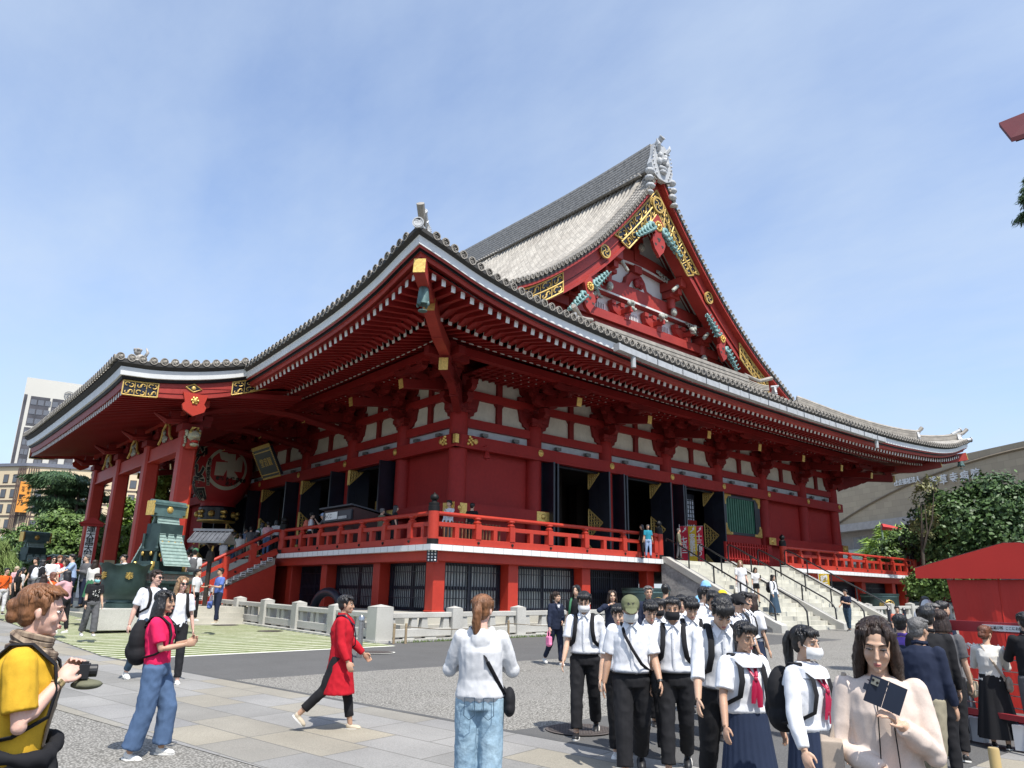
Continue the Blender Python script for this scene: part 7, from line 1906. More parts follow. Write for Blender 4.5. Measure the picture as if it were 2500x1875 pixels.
# ================================================================ people
from mathutils import noise as mnoise
def gh_px(px, py, dz=0.0):
 d = px_ray(px, py); z = 0.0; p = V(CAM)
 for _ in range(40): p = V(CAM) + d * ((z + dz - CAM[2]) / d.z); z = .5 * z + .5 * gz(p.x, p.y)
 return p
def remesh(mb, vox, sm=3, name='m', fac=.5):
 me = bpy.data.meshes.new(name); me.from_pydata(mb.v, [], mb.f); o = bpy.data.objects.new(name, me); TMP.collection.objects.link(o)
 m = o.modifiers.new('r', 'REMESH'); m.mode = 'VOXEL'; m.voxel_size = vox; m.use_smooth_shade = True
 if sm: s = o.modifiers.new('s', 'SMOOTH'); s.iterations = sm; s.factor = fac
 dg = tmp_dg(); out = bpy.data.meshes.new_from_object(o.evaluated_get(dg), depsgraph=dg); bpy.data.objects.remove(o); bpy.data.meshes.remove(me); return out
def cloth(name, rgb, rough=.85, fold=.0): return mat('cloth_' + name, rgb, rough, var=.10, scale=5, var2=.05, scale2=160, bump=.10, bscale=18, spec=.25, sheen=.0)
SK = {'a': mat('skin_light', (.56, .36, .25), .5, var=.08, scale=7, sub=.12, spec=.35), 'b': mat('skin_tan', (.44, .265, .175), .5, var=.08, scale=7, sub=.1, spec=.35), 'c': mat('skin_fair', (.62, .385, .30), .5, var=.10, scale=7, sub=.12, spec=.35)}
HR = {'k': mat('hair_black', (.011, .010, .010), .38, var=.5, scale=30, stretch=(1, 1, .15), spec=.55, bump=.7, bscale=70), 'd': mat('hair_dark_brown', (.028, .016, .011), .42, var=.5, scale=30, stretch=(1, 1, .15), bump=.7, bscale=70), 'b': mat('hair_brown', (.17, .075, .032), .45, var=.55, scale=26, stretch=(1, 1, .15), bump=.7, bscale=60), 'g': mat('hair_grey', (.13, .125, .12), .5, var=.4, scale=30, bump=.6, bscale=70), 'r': mat('hair_auburn', (.13, .05, .028), .45, var=.4, scale=30, stretch=(1, 1, .15), bump=.6, bscale=70), 'l': mat('hair_light_brown', (.26, .16, .085), .5, var=.4, scale=30, bump=.5, bscale=70)}
LIP = mat('lip', (.42, .14, .12), .45); EYEW = mat('eye_white', (.6, .58, .55), .3); EYEB = mat('eye_dark', (.012, .009, .008), .2); SOLE = mat('shoe_white', (.68, .67, .63), .6); SHB = mat('shoe_black', (.014, .014, .015), .45); SHT = mat('shoe_beige', (.5, .43, .32), .7)
CL = {}
def cm(k):
 T_ = dict(white=(.70, .71, .73), offwhite=(.64, .62, .57), black=(.013, .013, .015), navy=(.014, .020, .042), denim=(.075, .125, .22), ldenim=(.26, .37, .45), ddenim=(.035, .065, .10), pink=(.66, .015, .09), yellow=(.58, .34, .025), red=(.42, .008, .018), grey=(.58, .585, .59), dgrey=(.10, .10, .105), orange=(.68, .115, .018), blush=(.60, .50, .43), purple=(.12, .07, .32), blue=(.10, .16, .42), lblue=(.30, .40, .58), olive=(.13, .13, .085), lpink=(.58, .34, .36), teal=(.02, .22, .30), beige=(.45, .37, .26), khaki=(.27, .24, .17), brown=(.16, .10, .07), skirt=(.018, .028, .058), camo=(.13, .14, .075), green=(.05, .16, .08), taupe=(.38, .31, .245), stripe=(.62, .61, .60), coral=(.60, .16, .10), mask=(.66, .66, .65), bmask=(.25, .55, .58), hot=(.75, .22, .38), yel=(.75, .5, .03), sky=(.22, .45, .68))
 if k not in CL: CL[k] = cloth(k, T_[k])
 return CL[k]
def person(label, pos, H, az, d=0, top='tee', tc='white', bot='pants', bc='black', hair='short', hc='k', skin='a', LA=(5, 6, 12, 0), RA=(5, 6, 12, 0), LL=(6, 4), RL=(-6, 4), lean=0, tilt=0, turn=0, roll=0, mask=None, glasses=None, shoe='k', bulk=1.0, grp=None, pack=None, strap=None, tuck=None, blen=.5, wide=0, hat=None, curl=.5, phone=None, cat='person', neck=None, tie=None, tote=None, twist=0, seed=0, female=False, cam=False, scarf=False, waist=None, skirt_len=.62, eyes='open', watch=False, print_=False):
 S_ = H / 1.70; rnd = random.Random(hash(label) % 9999 if 0 else sum(map(ord, label))); fine = d >= 1
 r = thing('person', label, cat, tuple(pos), az, grp)
 K = (bulk, bulk)
 cl, sl_ = cos(radians(lean)), sin(radians(lean)); tw = radians(twist)
 def T(p):                                         # torso transform (lean forward about the hips, twist)
  x, y, z = p; z -= .93; x, y = x * cos(tw) - y * sin(tw), x * sin(tw) + y * cos(tw)
  return V((x * cl + z * sl_, y, z * cl - x * sl_ + .93))
 Rh = Matrix.Rotation(radians(turn), 3, 'Z') @ Matrix.Rotation(radians(tilt), 3, 'Y') @ Matrix.Rotation(radians(roll), 3, 'X')
 HC = T((.015, 0, 1.475)); off = Rh @ V((.012, 0, .112))
 def Hd(p): return HC + off + Rh @ V(p)
 def leg(sg, a, k):
  h = V((0, sg * .092, .90)); a_, k_ = radians(a), radians(a - k); u = V((sin(a_), sg * .01, -cos(a_))); kn = h + u * .43; an = kn + V((sin(k_), 0, -cos(k_))) * .40
  return h, kn, an, k_
 Lg = [leg(1, *LL), leg(-1, *RL)]; drop = min(l[2].z for l in Lg) - .075
 def arm(sg, f, ab, e, i):
  s = T((-.005, sg * .172 * (.92 if female else 1) * (1 + (bulk - 1) * .5), 1.372)); f_, b_ = radians(f), radians(ab)
  u = V((sin(f_) * cos(b_), sg * sin(b_), -cos(f_) * cos(b_))); X = V((1, 0, 0)) * cos(f_) + V((0, 0, 1)) * sin(f_); ii = radians(i)
  bd = X * cos(ii) + V((0, -sg, 0)) * sin(ii); bd = (bd - u * bd.dot(u)).normalized(); e_ = radians(e); el = s + u * .285; fo = u * cos(e_) + bd * sin(e_); wr = el + fo * .245
  return s, el, wr, fo, bd
 A = [arm(1, *LA), arm(-1, *RA)]
 Z = lambda p: V((p[0], p[1], p[2] - drop)) * S_
 def fin(mb, name, m, par=r, vox=None, sm=2, smooth=True, fold=0.0, freq=9, extra=None):
  mb.v = [tuple(Z(v_)) for v_ in mb.v]
  if vox:
   me = remesh(mb, vox * S_, sm, name)
   if fold:
    n_ = len(me.vertices); co = [0.0] * (3 * n_); no = [0.0] * (3 * n_); me.vertices.foreach_get('co', co); me.vertices.foreach_get('normal', no)
    for i in range(0, 3 * n_, 3):
     x, y, z = co[i:i + 3]
     q = .5 - 1.6 * abs(mnoise.noise(V((x * freq * 1.3 + z * 4, y * freq * 1.3 + seed, z * freq * 1.1)))) + .5 * mnoise.noise(V((x * freq * 3.4, y * freq * 3.4 + 7, z * freq * 2.2 - x * 8)))
     q *= fold; co[i] = x + no[i] * q; co[i + 1] = y + no[i + 1] * q; co[i + 2] = z + no[i + 2] * q
    me.vertices.foreach_set('co', co); me.update()
   if extra:
    b_ = MB(); b_.v = [tuple(v_.co) for v_ in me.vertices]; b_.f = [tuple(p.vertices) for p in me.polygons]; b_.m = [0] * len(b_.f)
    b_.add([Z(v_) for v_ in extra.v], extra.f); me2 = b_.mesh(name); bpy.data.meshes.remove(me); me = me2
   o = link(name, me, par, True, m, smooth)
  else: o = mb.build(name, m, par, False, local=True); smooth_angle(o, 55) if smooth else None
  return o
 mb = MB(); hn = 14 if fine else 10
 def E(c, rr, fn=Hd, M=Rh): mb.ell(fn(c), rr, hn, hn - 4, M=M)
 E((-.014, 0, .030), (.093, .074, .086)); E((.012, 0, -.022), (.071, .063, .090)); E((.030, 0, -.074), (.047, .046, .034))
 if fine or d >= 0:
  E((.066, 0, -.098), (.016, .019, .014)); E((.098, 0, -.030), (.016, .014, .011)); mb.tube([Hd((.080, 0, .018)), Hd((.094, 0, -.008)), Hd((.102, 0, -.030))], [.009, .010, .011], 6); E((.072, 0, .030), (.014, .050, .011)); E((.084, 0, -.064), (.010, .021, .011))
  for s in (-1, 1): E((.055, s * .036, -.028), (.024, .022, .024)); E((-.008, s * .074, -.008), (.015, .010, .028))
 mb.tube([T((-.012, 0, 1.40)), HC + off * .35 + V((-.01, 0, .01)), Hd((-.012, 0, -.05))], [.062, .053, .053] if not female else [.052, .045, .046], 12)
 w_ = .93 if female else 1.0
 secs = [(.84, .150, .10), (.92, .155, .108), (1.03, .125 * w_, .092), (1.15, .132 * w_, .10), (1.27, .150 * w_, .108), (1.36, .150 * w_, .092), (1.41, .10, .065), (1.44, .055, .055)]
 def loftz(mb, secs, fn=T, xo=0, n=18, g=0.0):
  rows = [[fn((xo + (c[1] if 0 else 0) + (rx + g) * bulk * cos(2 * pi * j / n), (ry + g) * bulk * sin(2 * pi * j / n), z)) for j in range(n)] for z, ry, rx, *c in secs]
  k = len(rows); mb.grid(rows, close=True); b_ = len(mb.v) - k * n
  mb.f.append(tuple(range(b_, b_ + n))[::-1]); mb.f.append(tuple(range(b_ + (k - 1) * n, b_ + k * n))); mb.m += [0, 0]
 loftz(mb, secs)
 for h, kn, an, k_ in Lg: mb.tube([h, h.lerp(kn, .5), kn, kn.lerp(an, .35), an, an - V((0, 0, .02))], [.078 * bulk, .068 * bulk, .048, .05, .034, .034], 10)
 for q, (s, el, wr, fo, bd) in enumerate(A):
  sg = 1 if q == 0 else -1; ak = bulk * (.86 if female else 1)
  mb.ell(s, (.052 * ak,) * 3, 10, 7); mb.tube([s, s.lerp(el, .5), el, el.lerp(wr, .3), wr], [.047 * ak, .043 * ak, .037 * ak, .038 * ak, .025], 10); mb.ell(el, (.037 * ak,) * 3, 8, 6)
  n_ = (fo.cross(V((0, 0, 1))) if abs(fo.z) < .9 else V((0, 1, 0))).normalized(); pn = bd if abs(bd.dot(fo)) < .5 else n_; pn = (pn - fo * pn.dot(fo)).normalized()
  side = V((1, 0, 0)) if e_small(fo) else V((0, 0, 1)); side = (side - fo * side.dot(fo)).normalized(); inn = side.cross(fo) * 1.0
  if inn.dot(V((0, -sg, 0))) < 0: inn = -inn
  M = Matrix((fo, side, inn)).transposed(); mb.ell(wr + fo * .045, (.052, .040, .016), 10, 7, M=M)
  if d >= 1:
   for k in range(4):
    b0 = wr + fo * .075 + side * (.030 - .020 * k); L = (.070, .078, .073, .058)[k]; c1 = curl * (.7 + .12 * k); p = b0; dr = fo; pts = [b0 - fo * .02, b0]
    for t in range(3): ang = c1 * (.6 + .3 * t); dr = (dr * cos(ang) + inn * sin(ang)).normalized() if t == 0 else (dr * cos(c1 * .7) + (inn * fo.dot(dr) - fo * inn.dot(dr)) * sin(c1 * .7)).normalized(); p = p + dr * L * (.42, .32, .26)[t]; pts.append(p)
    mb.tube(pts, [.0095, .009, .0085, .008, .0055], 7)
   t0 = wr + fo * .02 + side * .028; mb.tube([t0, t0 + fo * .025 + side * .022 + inn * .008, t0 + fo * .052 + side * .026 + inn * .02, t0 + fo * .072 + side * .020 + inn * .03], [.013, .011, .0095, .007], 7)
  else: mb.ell(wr + fo * .10 + inn * .01, (.04, .032, .012), 8, 6, M=M); mb.tube([wr + fo * .02 + side * .02, wr + fo * .07 + side * .045], [.012, .007], 5)
 fin(mb, 'body', SK[skin], vox=(.024, .0085, .0058)[d], sm=(1, 3, 4)[d])
 if abs(((degrees_(az, pos)) + turn + 180) % 360 - 180) < 130 and d >= 0:
  for s in (-1, 1):
   e = MB(); M = Rh; zz = {'open': .0065, 'down': .0028}[eyes]
   e.ell(Hd((.0715, s * .031, .006)), (.0115, .0150, zz * 1.1), 10, 6, mi=0, M=M); e.ell(Hd((.0782, s * .031, .006 - (.002 if eyes == 'down' else 0))), (.0065, .0068, zz), 8, 6, mi=1, M=M)
   e.tube([Hd((.0755, s * .046, .008)), Hd((.0862, s * .031, .006 + zz * 1.25)), Hd((.081, s * .016, .007))], .0022, 4, mi=1); fin(e, 'eye', [EYEW, EYEB], smooth=False)
   e = MB(); e.tube([Hd((.073, s * .052, .027)), Hd((.087, s * .034, .034)), Hd((.089, s * .014, .029))], [.002, .0038, .003], 5); fin(e, 'eyebrow', HR[hc], smooth=False)
  if not mask: e = MB(); e.ell(Hd((.0885, 0, -.0605)), (.009, .019, .0045), 8, 5, M=Rh); e.ell(Hd((.0885, 0, -.0685)), (.009, .017, .005), 8, 5, M=Rh); fin(e, 'lips', LIP)
  if mask:
   e = MB(); rows = []
   for i in range(7):
    z = -.015 - .085 * i / 6; row = []
    for j in range(11):
     a = (j / 10 - .5) * 2.3; rr = .080 + .014 * sin(pi * i / 6) + (.024 if abs(a) < .5 else .024 * max(0, 1 - (abs(a) - .5) / .6)) * (1 if i < 5 else .7); row.append(Hd((.008 + (rr - .001) * cos(a), rr * .90 * sin(a), z)))
    rows.append(row)
   e.grid(rows)
   for s in (-1, 1): e.tube([Hd((.05, s * .068, -.02)), Hd((.0, s * .08, .006))], .0018, 4)
   fin(e, 'face_mask', cm(mask))
  if glasses:
   e = MB(); sun_ = glasses == 'sun'
   for s in (-1, 1):
    if sun_: e.ell(Hd((.097, s * .032, .004)), (.006, .029, .021), 12, 6, M=Rh, mi=0)
    else: e.tube([Hd((.102 - .01 * abs(cos(t)), s * .033 + .025 * cos(t), .002 + .019 * sin(t))) for t in [2 * pi * k / 14 for k in range(15)]], .0018, 4)
    e.tube([Hd((.092, s * .060, .008)), Hd((-.01, s * .080, .008))], .0025, 4)
   e.tube([Hd((.103, -.01, .006)), Hd((.103, .01, .006))], .003, 4); fin(e, 'glasses', SHB, smooth=False)
 if hair:
  hb = MB(); st_ = MB(); v_h = (.022, .0095, .0075)[d]
  def HE(c, rr): hb.ell(Hd(c), rr, 14, 9, M=Rh)
  HE((-.032, 0, .055), (.099, .086, .084)); HE((-.052, 0, .0), (.060, .077, .078))
  if hair != 'pulled' and not hat:
   nf = 15 if fine else 9
   for k in range(nf):
    y = -.066 + .132 * k / (nf - 1); part = (hair in ('bob', 'long', 'wave')) ; x0 = .062 - .35 * abs(y) ; zf = (.052 if hair in ('short', 'pony', 'bangs') else .075) + .012 * rnd.random()
    if hair == 'fringe': zf = .030 + .012 * rnd.random()
    if hair == 'crop': zf = .088
    if part:
     if abs(y) < .045: continue
     zf = .01
    (st_ if fine else hb).tube([Hd((x0 - .03, y * .8, .118 - .25 * abs(y))), Hd((x0 + .020, y, .092)), Hd((x0 + .033, y * 1.03 + rnd.uniform(-.006, .006), zf + rnd.uniform(-.012, .016)))], [.020, .011, .002] if fine else [.022, .017, .008], 5)
  for s in (-1, 1):
   hb.tube([Hd((.0, s * .070, .07)), Hd((.018, s * .078, .03)), Hd((.012, s * .078, .0 if hair in ('short', 'crop', 'fringe') else -.015))], [.03, .018, .008], 6)
  if hair in ('long', 'wave', 'bob'):
   ln = {'long': -.40, 'wave': -.27, 'bob': -.13}[hair]; m_ = 13
   for k in range(m_):
    a = radians(70 + 220 * k / (m_ - 1)); x, y = -.02 + .085 * cos(a), .083 * sin(a); fr_ = (k < 2 or k > m_ - 3); jz = rnd.uniform(-.02, .02); wv = rnd.uniform(-.015, .015)
    p0, p1, p2 = Hd((x * .8, y * .85, .03)), Hd((x - .0, y * 1.08, -.07)), Hd((x - .012, y * 1.12, -.14)); p3 = p2 + V((wv - .012, wv, ln * .45 + jz)) if ln < -.2 else None; p4 = p2 + V((wv * 2 - .01, -wv, (ln + .13) + jz)) if ln < -.2 else None
    pts = [p0, p1, p2] + ([p3, p4] if p3 is not None else []); hb.tube(pts, [.028, .030, .026, .022, .010][:len(pts)], 7)
  if hair in ('pony', 'pulled'):
   hb.tube([Hd((-.10, 0, .055)), Hd((-.145, 0, .060)), Hd((-.165, 0, .0)), Hd((-.160, .01, -.09)), Hd((-.150, .005, -.19)), Hd((-.14, -.01, -.25))], [.022, .030, .038, .040, .030, .008], 9)
  if hair == 'bun':
   for k in range(7): hb.ell(Hd((-.115 + rnd.uniform(-.02, .02), rnd.uniform(-.03, .03), -.0 + rnd.uniform(-.03, .03))), (.034, .032, .034), 8, 6)
  for k in range(60 if d and not hat else 0):
   a = rnd.uniform(0, 2 * pi); q = rnd.uniform(.2, .95); c = V((-.028 + .096 * q * cos(a), .083 * q * sin(a), .055 + .08 * sqrt(1 - q * q)))
   if c.x > .02 and hair not in ('short', 'fringe', 'pony'): continue
   st_.tube([Hd(c * .96), Hd(c * 1.02 + V((.014 * cos(a) + .012, .014 * sin(a), -.012))), Hd(c * 1.01 + V((.022 * cos(a) + .016, .020 * sin(a), -.038)))], [.012, .008, .0015], 5)
  fin(hb, 'hair', HR[hc], vox=v_h, sm=1, fold=(.002, .0028, .003)[d], freq=30, extra=st_)
  if hair in ('pony', 'pulled') and d: e = MB(); e.ell(Hd((-.118, 0, .057)), (.010, .026, .026), 10, 6, M=Rh); fin(e, 'hair_tie', SOLE)
 if hat:
  e = MB(); kind, hcol = hat; e.ell(Hd((-.012, 0, .058)), (.116, .098, .092), 16, 9, M=Rh)
  if kind == 'cap': e.ell(Hd((.118, 0, .040)), (.078, .068, .010), 14, 6, M=Rh @ Matrix.Rotation(radians(16), 3, 'Y')); e.ell(Hd((.06, 0, .05)), (.06, .08, .04), 12, 7, M=Rh)
  else:
   for k in range(16): a = 2 * pi * k / 16; e.tube([Hd((-.01 + .095 * cos(a), .085 * sin(a), .05)), Hd((-.01 + .145 * cos(a), .135 * sin(a), .0))], [.02, .008], 5)
  h_ = fin(e, 'cap' if kind == 'cap' else 'sun_hat', cm(hcol), vox=(.02, .01, .007)[d], sm=3)
  if kind == 'cap' and hcol == 'camo':
   M_ = Matrix.Translation(Z(Hd((.092, 0, .085)))) @ Rh.to_4x4() @ frame((0, 0, 0), (0, 1, 0), (-.45, 0, .9)); text('NY', .05 * S_, M_, 'cap_emblem', SHB, h_, ext=.003, local=True, space=.6, bold=.001)
 vx = (.026, .013, .0088)[d]; fd = (.003, .006, .0045)[d]
 lens = {'tee': .62, 'shirt': .66, 'long': 1.0, 'hoodie': 1.0, 'jacket': 1.0, 'coat': 1.0, 'blouse': 1.0, 'rolled': .95, 'vest': .05, 'sailor': .62, 'sailorlong': 1.0}
 g = {'hoodie': .030, 'coat': .028, 'jacket': .020, 'blouse': .014, 'sailorlong': .020, 'sailor': .018, 'shirt': .018, 'rolled': .022}.get(top, .014)
 tb = MB(); z0 = {'coat': .50, 'hoodie': .90, 'jacket': .82, 'blouse': .93, 'sailor': .97, 'sailorlong': .97, 'shirt': .955, 'rolled': .955}.get(top, .87)
 if tuck is not None: z0 = tuck
 sc_ = [(z0, .150, .108), (z0 + .05, .155, .110)] if top != 'coat' else [(.46, .215, .19), (.7, .185, .155), (.86, .165, .125)]
 if top in ('hoodie', 'shirt', 'rolled', 'sailor', 'sailorlong', 'blouse'): sc_ = [(z0, .140, .10), (z0 + .03, .165, .118)]
 sc_ += [(1.06, .150 * w_, .108), (1.16, .150 * w_, .112 + (.012 if female else 0)), (1.27, .160 * w_, .116 + (.016 if female else 0)), (1.36, .158 * w_, .098), (1.405, .115, .072), (1.435, .060, .058)]
 loftz(tb, [s for s in sc_ if s[0] >= z0 - .001 or top == 'coat'], g=g, fn=(lambda p: T(p) if p[2] > .9 else T((p[0] * 1.0, p[1], p[2])) if top != 'coat' else V((p[0] + sl_ * .05, p[1], p[2]))))
 sf = lens[top]
 for q, (s, el, wr, fo, bd) in enumerate(A):
  ak = bulk; tb.ell(s, ((.054 + g * .4) * ak,) * 3, 12, 8)
  if sf <= .7: e1 = s.lerp(el, min(1, sf * 1.25)); tb.tube([s, s.lerp(e1, .5), e1], [.060 * ak + g * .3, .060 * ak + g * .45, .058 * ak + g * .75], 12)
  else:
   w1 = el.lerp(wr, .93 if top != 'rolled' else .35); tb.tube([s, s.lerp(el, .5), el, el.lerp(w1, .5), w1], [.054 * ak + g * .4, .050 * ak + g * .5, .045 * ak + g * .55, .044 * ak + g * (.5 if top != 'blouse' else .9), .036 + g * .28 if top != 'rolled' else .058], 12); tb.ell(el, ((.045 * ak + g * .55),) * 3, 9, 7)
 if top == 'hoodie':
  for k in range(12): a = radians(90 + 180 * k / 11); tb.ell(T((-.02 + .080 * cos(a), .085 * sin(a), 1.435 - .035 * abs(cos(a)))), (.028, .028, .032), 9, 7)
  tb.ell(T((-.115, 0, 1.36)), (.05, .085, .095), 12, 8)
  for k in range(16): a = 2 * pi * k / 16; tb.ell(T((.125 * cos(a), .165 * sin(a), .915)), (.022, .022, .035), 7, 5)
 tg = fin(tb, {'tee': 't_shirt', 'shirt': 'shirt', 'rolled': 'shirt', 'vest': 'vest', 'sailor': 'sailor_blouse', 'sailorlong': 'sailor_blouse', 'long': 'long_sleeve_top'}.get(top, top), cm(tc), vox=vx, sm=(1, 2, 3)[d], fold=fd, freq=9)
 if top == 'blouse' and d == 2:
  e = MB(); e.tube([T((.01 + .075 * cos(a), .078 * sin(a), 1.432 - .022 * cos(a))) for a in [2 * pi * k / 20 for k in range(21)]], .004, 5)
  for s in (-1, 1): e.tube([T((x_ * bulk + g + .006, s * y_, z_)) for x_, y_, z_ in ((.082, .026, 1.42), (.112, .028, 1.36), (.130, .032, 1.27), (.126, .036, 1.16), (.120, .040, 1.06), (.118, .042, .97))], .0028, 4)
  fin(e, 'blouse_piping', cm('black'), smooth=False)
 if top == 'vest':
  e = MB()
  for q, (s, el, wr, fo, bd) in enumerate(A): e.tube([s, s.lerp(el, .5), el, el.lerp(wr, .5), wr], [.058, .062, .058, .052, .038], 10)
  fin(e, 'blouse_sleeve', cm('stripe'), vox=vx, sm=1)
 if top in ('shirt', 'rolled', 'jacket', 'coat') and d:
  e = MB()                                          # collar wings and button strip
  for s in (-1, 1):
   P = [(.045, s * .055, 1.475), (.095, s * .012, 1.425), (.128 * bulk + g * .3, s * .060, 1.375), (.085, s * .085, 1.43)]
   if top in ('jacket', 'coat'): P = [(.03, s * .06, 1.475), (.10, s * .03, 1.42), (.150 * bulk, s * .016, 1.22), (.135, s * .085, 1.36)]
   f0 = [T(p) for p in P]; f1 = [T((p[0] + .009, p[1], p[2] + .003)) for p in P]; e.add(f0 + f1, [(0, 1, 2, 3), (7, 6, 5, 4), (0, 4, 5, 1), (1, 5, 6, 2), (2, 6, 7, 3), (3, 7, 4, 0)])
  e.tube([T((-.055, -.05, 1.46)), T((-.07, 0, 1.47)), T((-.055, .05, 1.46)), T((.03, .06, 1.465))], .014, 6, flat=1.6); e.tube([T((-.055, .05, 1.46)), T((-.07, 0, 1.47)), T((-.055, -.05, 1.46)), T((.03, -.06, 1.465))], .014, 6, flat=1.6)
  fin(e, 'collar', cm(tc if top != 'jacket' else tc), smooth=False)
  if top in ('shirt', 'rolled'):
   e = MB(); pts = [T(((.108 + .012 * sin((z - .95) * 6)) * bulk + g + .006, 0, z)) for z in (1.40, 1.3, 1.2, 1.1, 1.0)]; e.tube(pts, [.012, .014, .014, .014, .014], 4, flat=.25)
   for p in pts: e.ell(p + V((.004, 0, 0)), (.003, .005, .005), 6, 4)
   fin(e, 'placket', cm(tc), smooth=False)
  if top == 'jacket': e = MB(); e.prism([(.0, 0), (.045, .19), (-.045, .19)], 0, 0, .008); e.v = [tuple(T((.118 * bulk + a[0], a[1], 1.22 + a[2]))) for a in e.v]; fin(e, 'inner_shirt', cm(neck or 'white'), smooth=False)
 if top in ('sailor', 'sailorlong'):
  e = MB(); rows = []
  for j in range(15):                               # sailor collar sheet round the neck
   a = radians(-165 + 330 * j / 14); back = abs(a) > 1.9; ro = .13 if not back else .15; rows.append([T((.01 + .060 * cos(a), .062 * sin(a), 1.455)), T((.0 + (ro + .035) * cos(a) * (1 if cos(a) > 0 else .72), .155 * sin(a), 1.425 - .03 * abs(cos(a)))), T((.0 + (ro + .055) * cos(a) * (1 if cos(a) > 0 else .9), .150 * sin(a), 1.35 if not back else 1.28))])
  e.grid(rows); e.grid([[p + V((0, 0, .006)) for p in r_] for r_ in rows]); fin(e, 'sailor_collar', cm('white'))
  e = MB(); x = .150 * bulk + .022; e.ell(T((x + .004, 0, 1.26)), (.016, .02, .022), 8, 6); e.tube([T((.08, .05, 1.40)), T((x, .012, 1.28))], [.016, .014], 6, flat=.5); e.tube([T((.08, -.05, 1.40)), T((x, -.012, 1.28))], [.016, .014], 6, flat=.5)
  e.tube([T((x, .012, 1.25)), T((x + .006, .024, 1.16)), T((x - .01, .034, 1.04))], [.016, .032, .024], 6, flat=.35); e.tube([T((x, -.012, 1.25)), T((x + .006, -.02, 1.17)), T((x - .012, -.028, 1.07))], [.016, .028, .02], 6, flat=.35); fin(e, 'neckerchief', mat('crimson_satin', (.34, .008, .045), .4, var=.15))
 if bot == 'pants':
  pb = MB(); loftz(pb, [(.83, .145, .11), (.90, .158, .118), (.97, .150, .108), (1.02, .138, .10)], fn=lambda p: T(p) if p[2] > .95 else V(p), g=.012)
  for h, kn, an, k_ in Lg:
   w = wide; pts = [h + V((0, 0, .02)), h.lerp(kn, .5), kn, kn.lerp(an, .5), kn.lerp(an, blen if blen < .5 else (.93 if blen == .5 else blen))]
   pb.tube(pts, [(.098 + w * .15) * bulk, (.090 + w * .3) * bulk, (.070 + w * .7) * bulk, .062 + w, .058 + w * 1.15], 14)
  b_ = fin(pb, 'trousers' if bc not in ('denim', 'ldenim', 'ddenim') else 'jeans', cm(bc) if bc != 'ldenim' else mat('faded_denim', (.34, .46, .53), .85, var=.25, scale=4, col2=(.20, .32, .42), bump=.4, bscale=22, var2=.12, scale2=60), vox=vx, sm=(1, 2, 3)[d], fold=fd * 1.2, freq=8)
  if d and top in ('shirt', 'rolled'): e = MB(); e.tube([T(((.115 * bulk + .024) * cos(a), (.150 * bulk + .022) * sin(a), .965)) for a in [2 * pi * k / 20 for k in range(21)]], .017, 6, flat=.35, up=(0, 0, 1)); fin(e, 'belt', SHB)
  if bc == 'ldenim' and d == 2:
   e = MB()
   for s in (-1, 1):
    q4 = [(-.150, s * .035, .93), (-.138, s * .115, .93), (-.148, s * .118, .80), (-.160, s * .075, .77), (-.162, s * .035, .80)]; e.tube([V(p) for p in q4] + [V(q4[0])], .003, 4)
   e.tube([T((.125 * bulk * cos(a), .165 * bulk * sin(a), 1.0)) for a in [2 * pi * k / 20 for k in range(21)]], .004, 4); fin(e, 'jeans_stitching', cm('ddenim'), smooth=False)
 elif bot in ('skirt', 'pleats'):
  e = MB(); n = 96 if d else 36; rows = []; zs = [1.02, .98, .9, .75, .6, 1.02 - skirt_len]
  for i, z in enumerate(sorted(set(zs), reverse=True)):
   t = (1.02 - z) / skirt_len; rx = .112 + .085 * t + wide * t; ry = .148 + .075 * t + wide * t; row = []
   for j in range(n):
    a = 2 * pi * j / n; pl = (.012 * t + .002) * (abs(((j * (24 if bot == 'pleats' else 9) / n) % 1) - .5) * 2 - .5) * (1 if bot == 'pleats' else 2.2); sw = .02 * t * sin(2 * a + seed)
    row.append(V(((rx * bulk + pl + .012) * cos(a), (ry * bulk + pl + .012) * sin(a) + 0, z)) + V((sl_ * max(0, z - .93), 0, sw * .3)))
   rows.append(row)
  e.grid(rows, close=True); fin(e, 'pleated_skirt' if bot == 'pleats' else 'skirt', cm(bc))
 elif bot == 'shorts':
  pb = MB(); loftz(pb, [(.83, .145, .11), (.90, .158, .118), (1.0, .145, .105)], g=.012)
  for h, kn, an, k_ in Lg: pb.tube([h, h.lerp(kn, .5)], [.1, .095], 12)
  fin(pb, 'shorts', cm(bc), vox=vx, sm=1)
 for h, kn, an, k_ in Lg:
  e = MB(); pit = min(0, k_) * .9; M = Matrix.Rotation(-pit, 3, 'Y'); f0 = an + V((0, 0, -.02))
  def F_(p): return f0 + M @ V(p)
  e.ell(F_((-.01, 0, -.012)), (.045, .036, .045), 10, 7, M=M); e.ell(F_((.065, 0, -.030)), (.085, .043, .032), 12, 7, M=M); e.ell(F_((.10, 0, -.038)), (.055, .046, .022), 12, 7, M=M)
  so = fin(e, 'shoe', {'k': SHB, 'w': SOLE, 't': SHT}[shoe], vox=(.02, .011, .008)[d], sm=2)
  e = MB(); n = 14; P = [F_((.045 + .108 * cos(2 * pi * j / n), .046 * sin(2 * pi * j / n), -.060)) for j in range(n)]; e.add(P + [p + M @ V((0, 0, .018)) for p in P], [tuple(range(n))[::-1], tuple(range(n, 2 * n))] + [(i, (i + 1) % n, n + (i + 1) % n, n + i) for i in range(n)]); fin(e, 'shoe_sole', SOLE if shoe != 'k' or d == 1 else SHB, par=so)
 def bag(name, fn, m, vox, sm=3, par=r): e = MB(); fn(e); return fin(e, name, m, vox=vox, sm=sm, par=par)
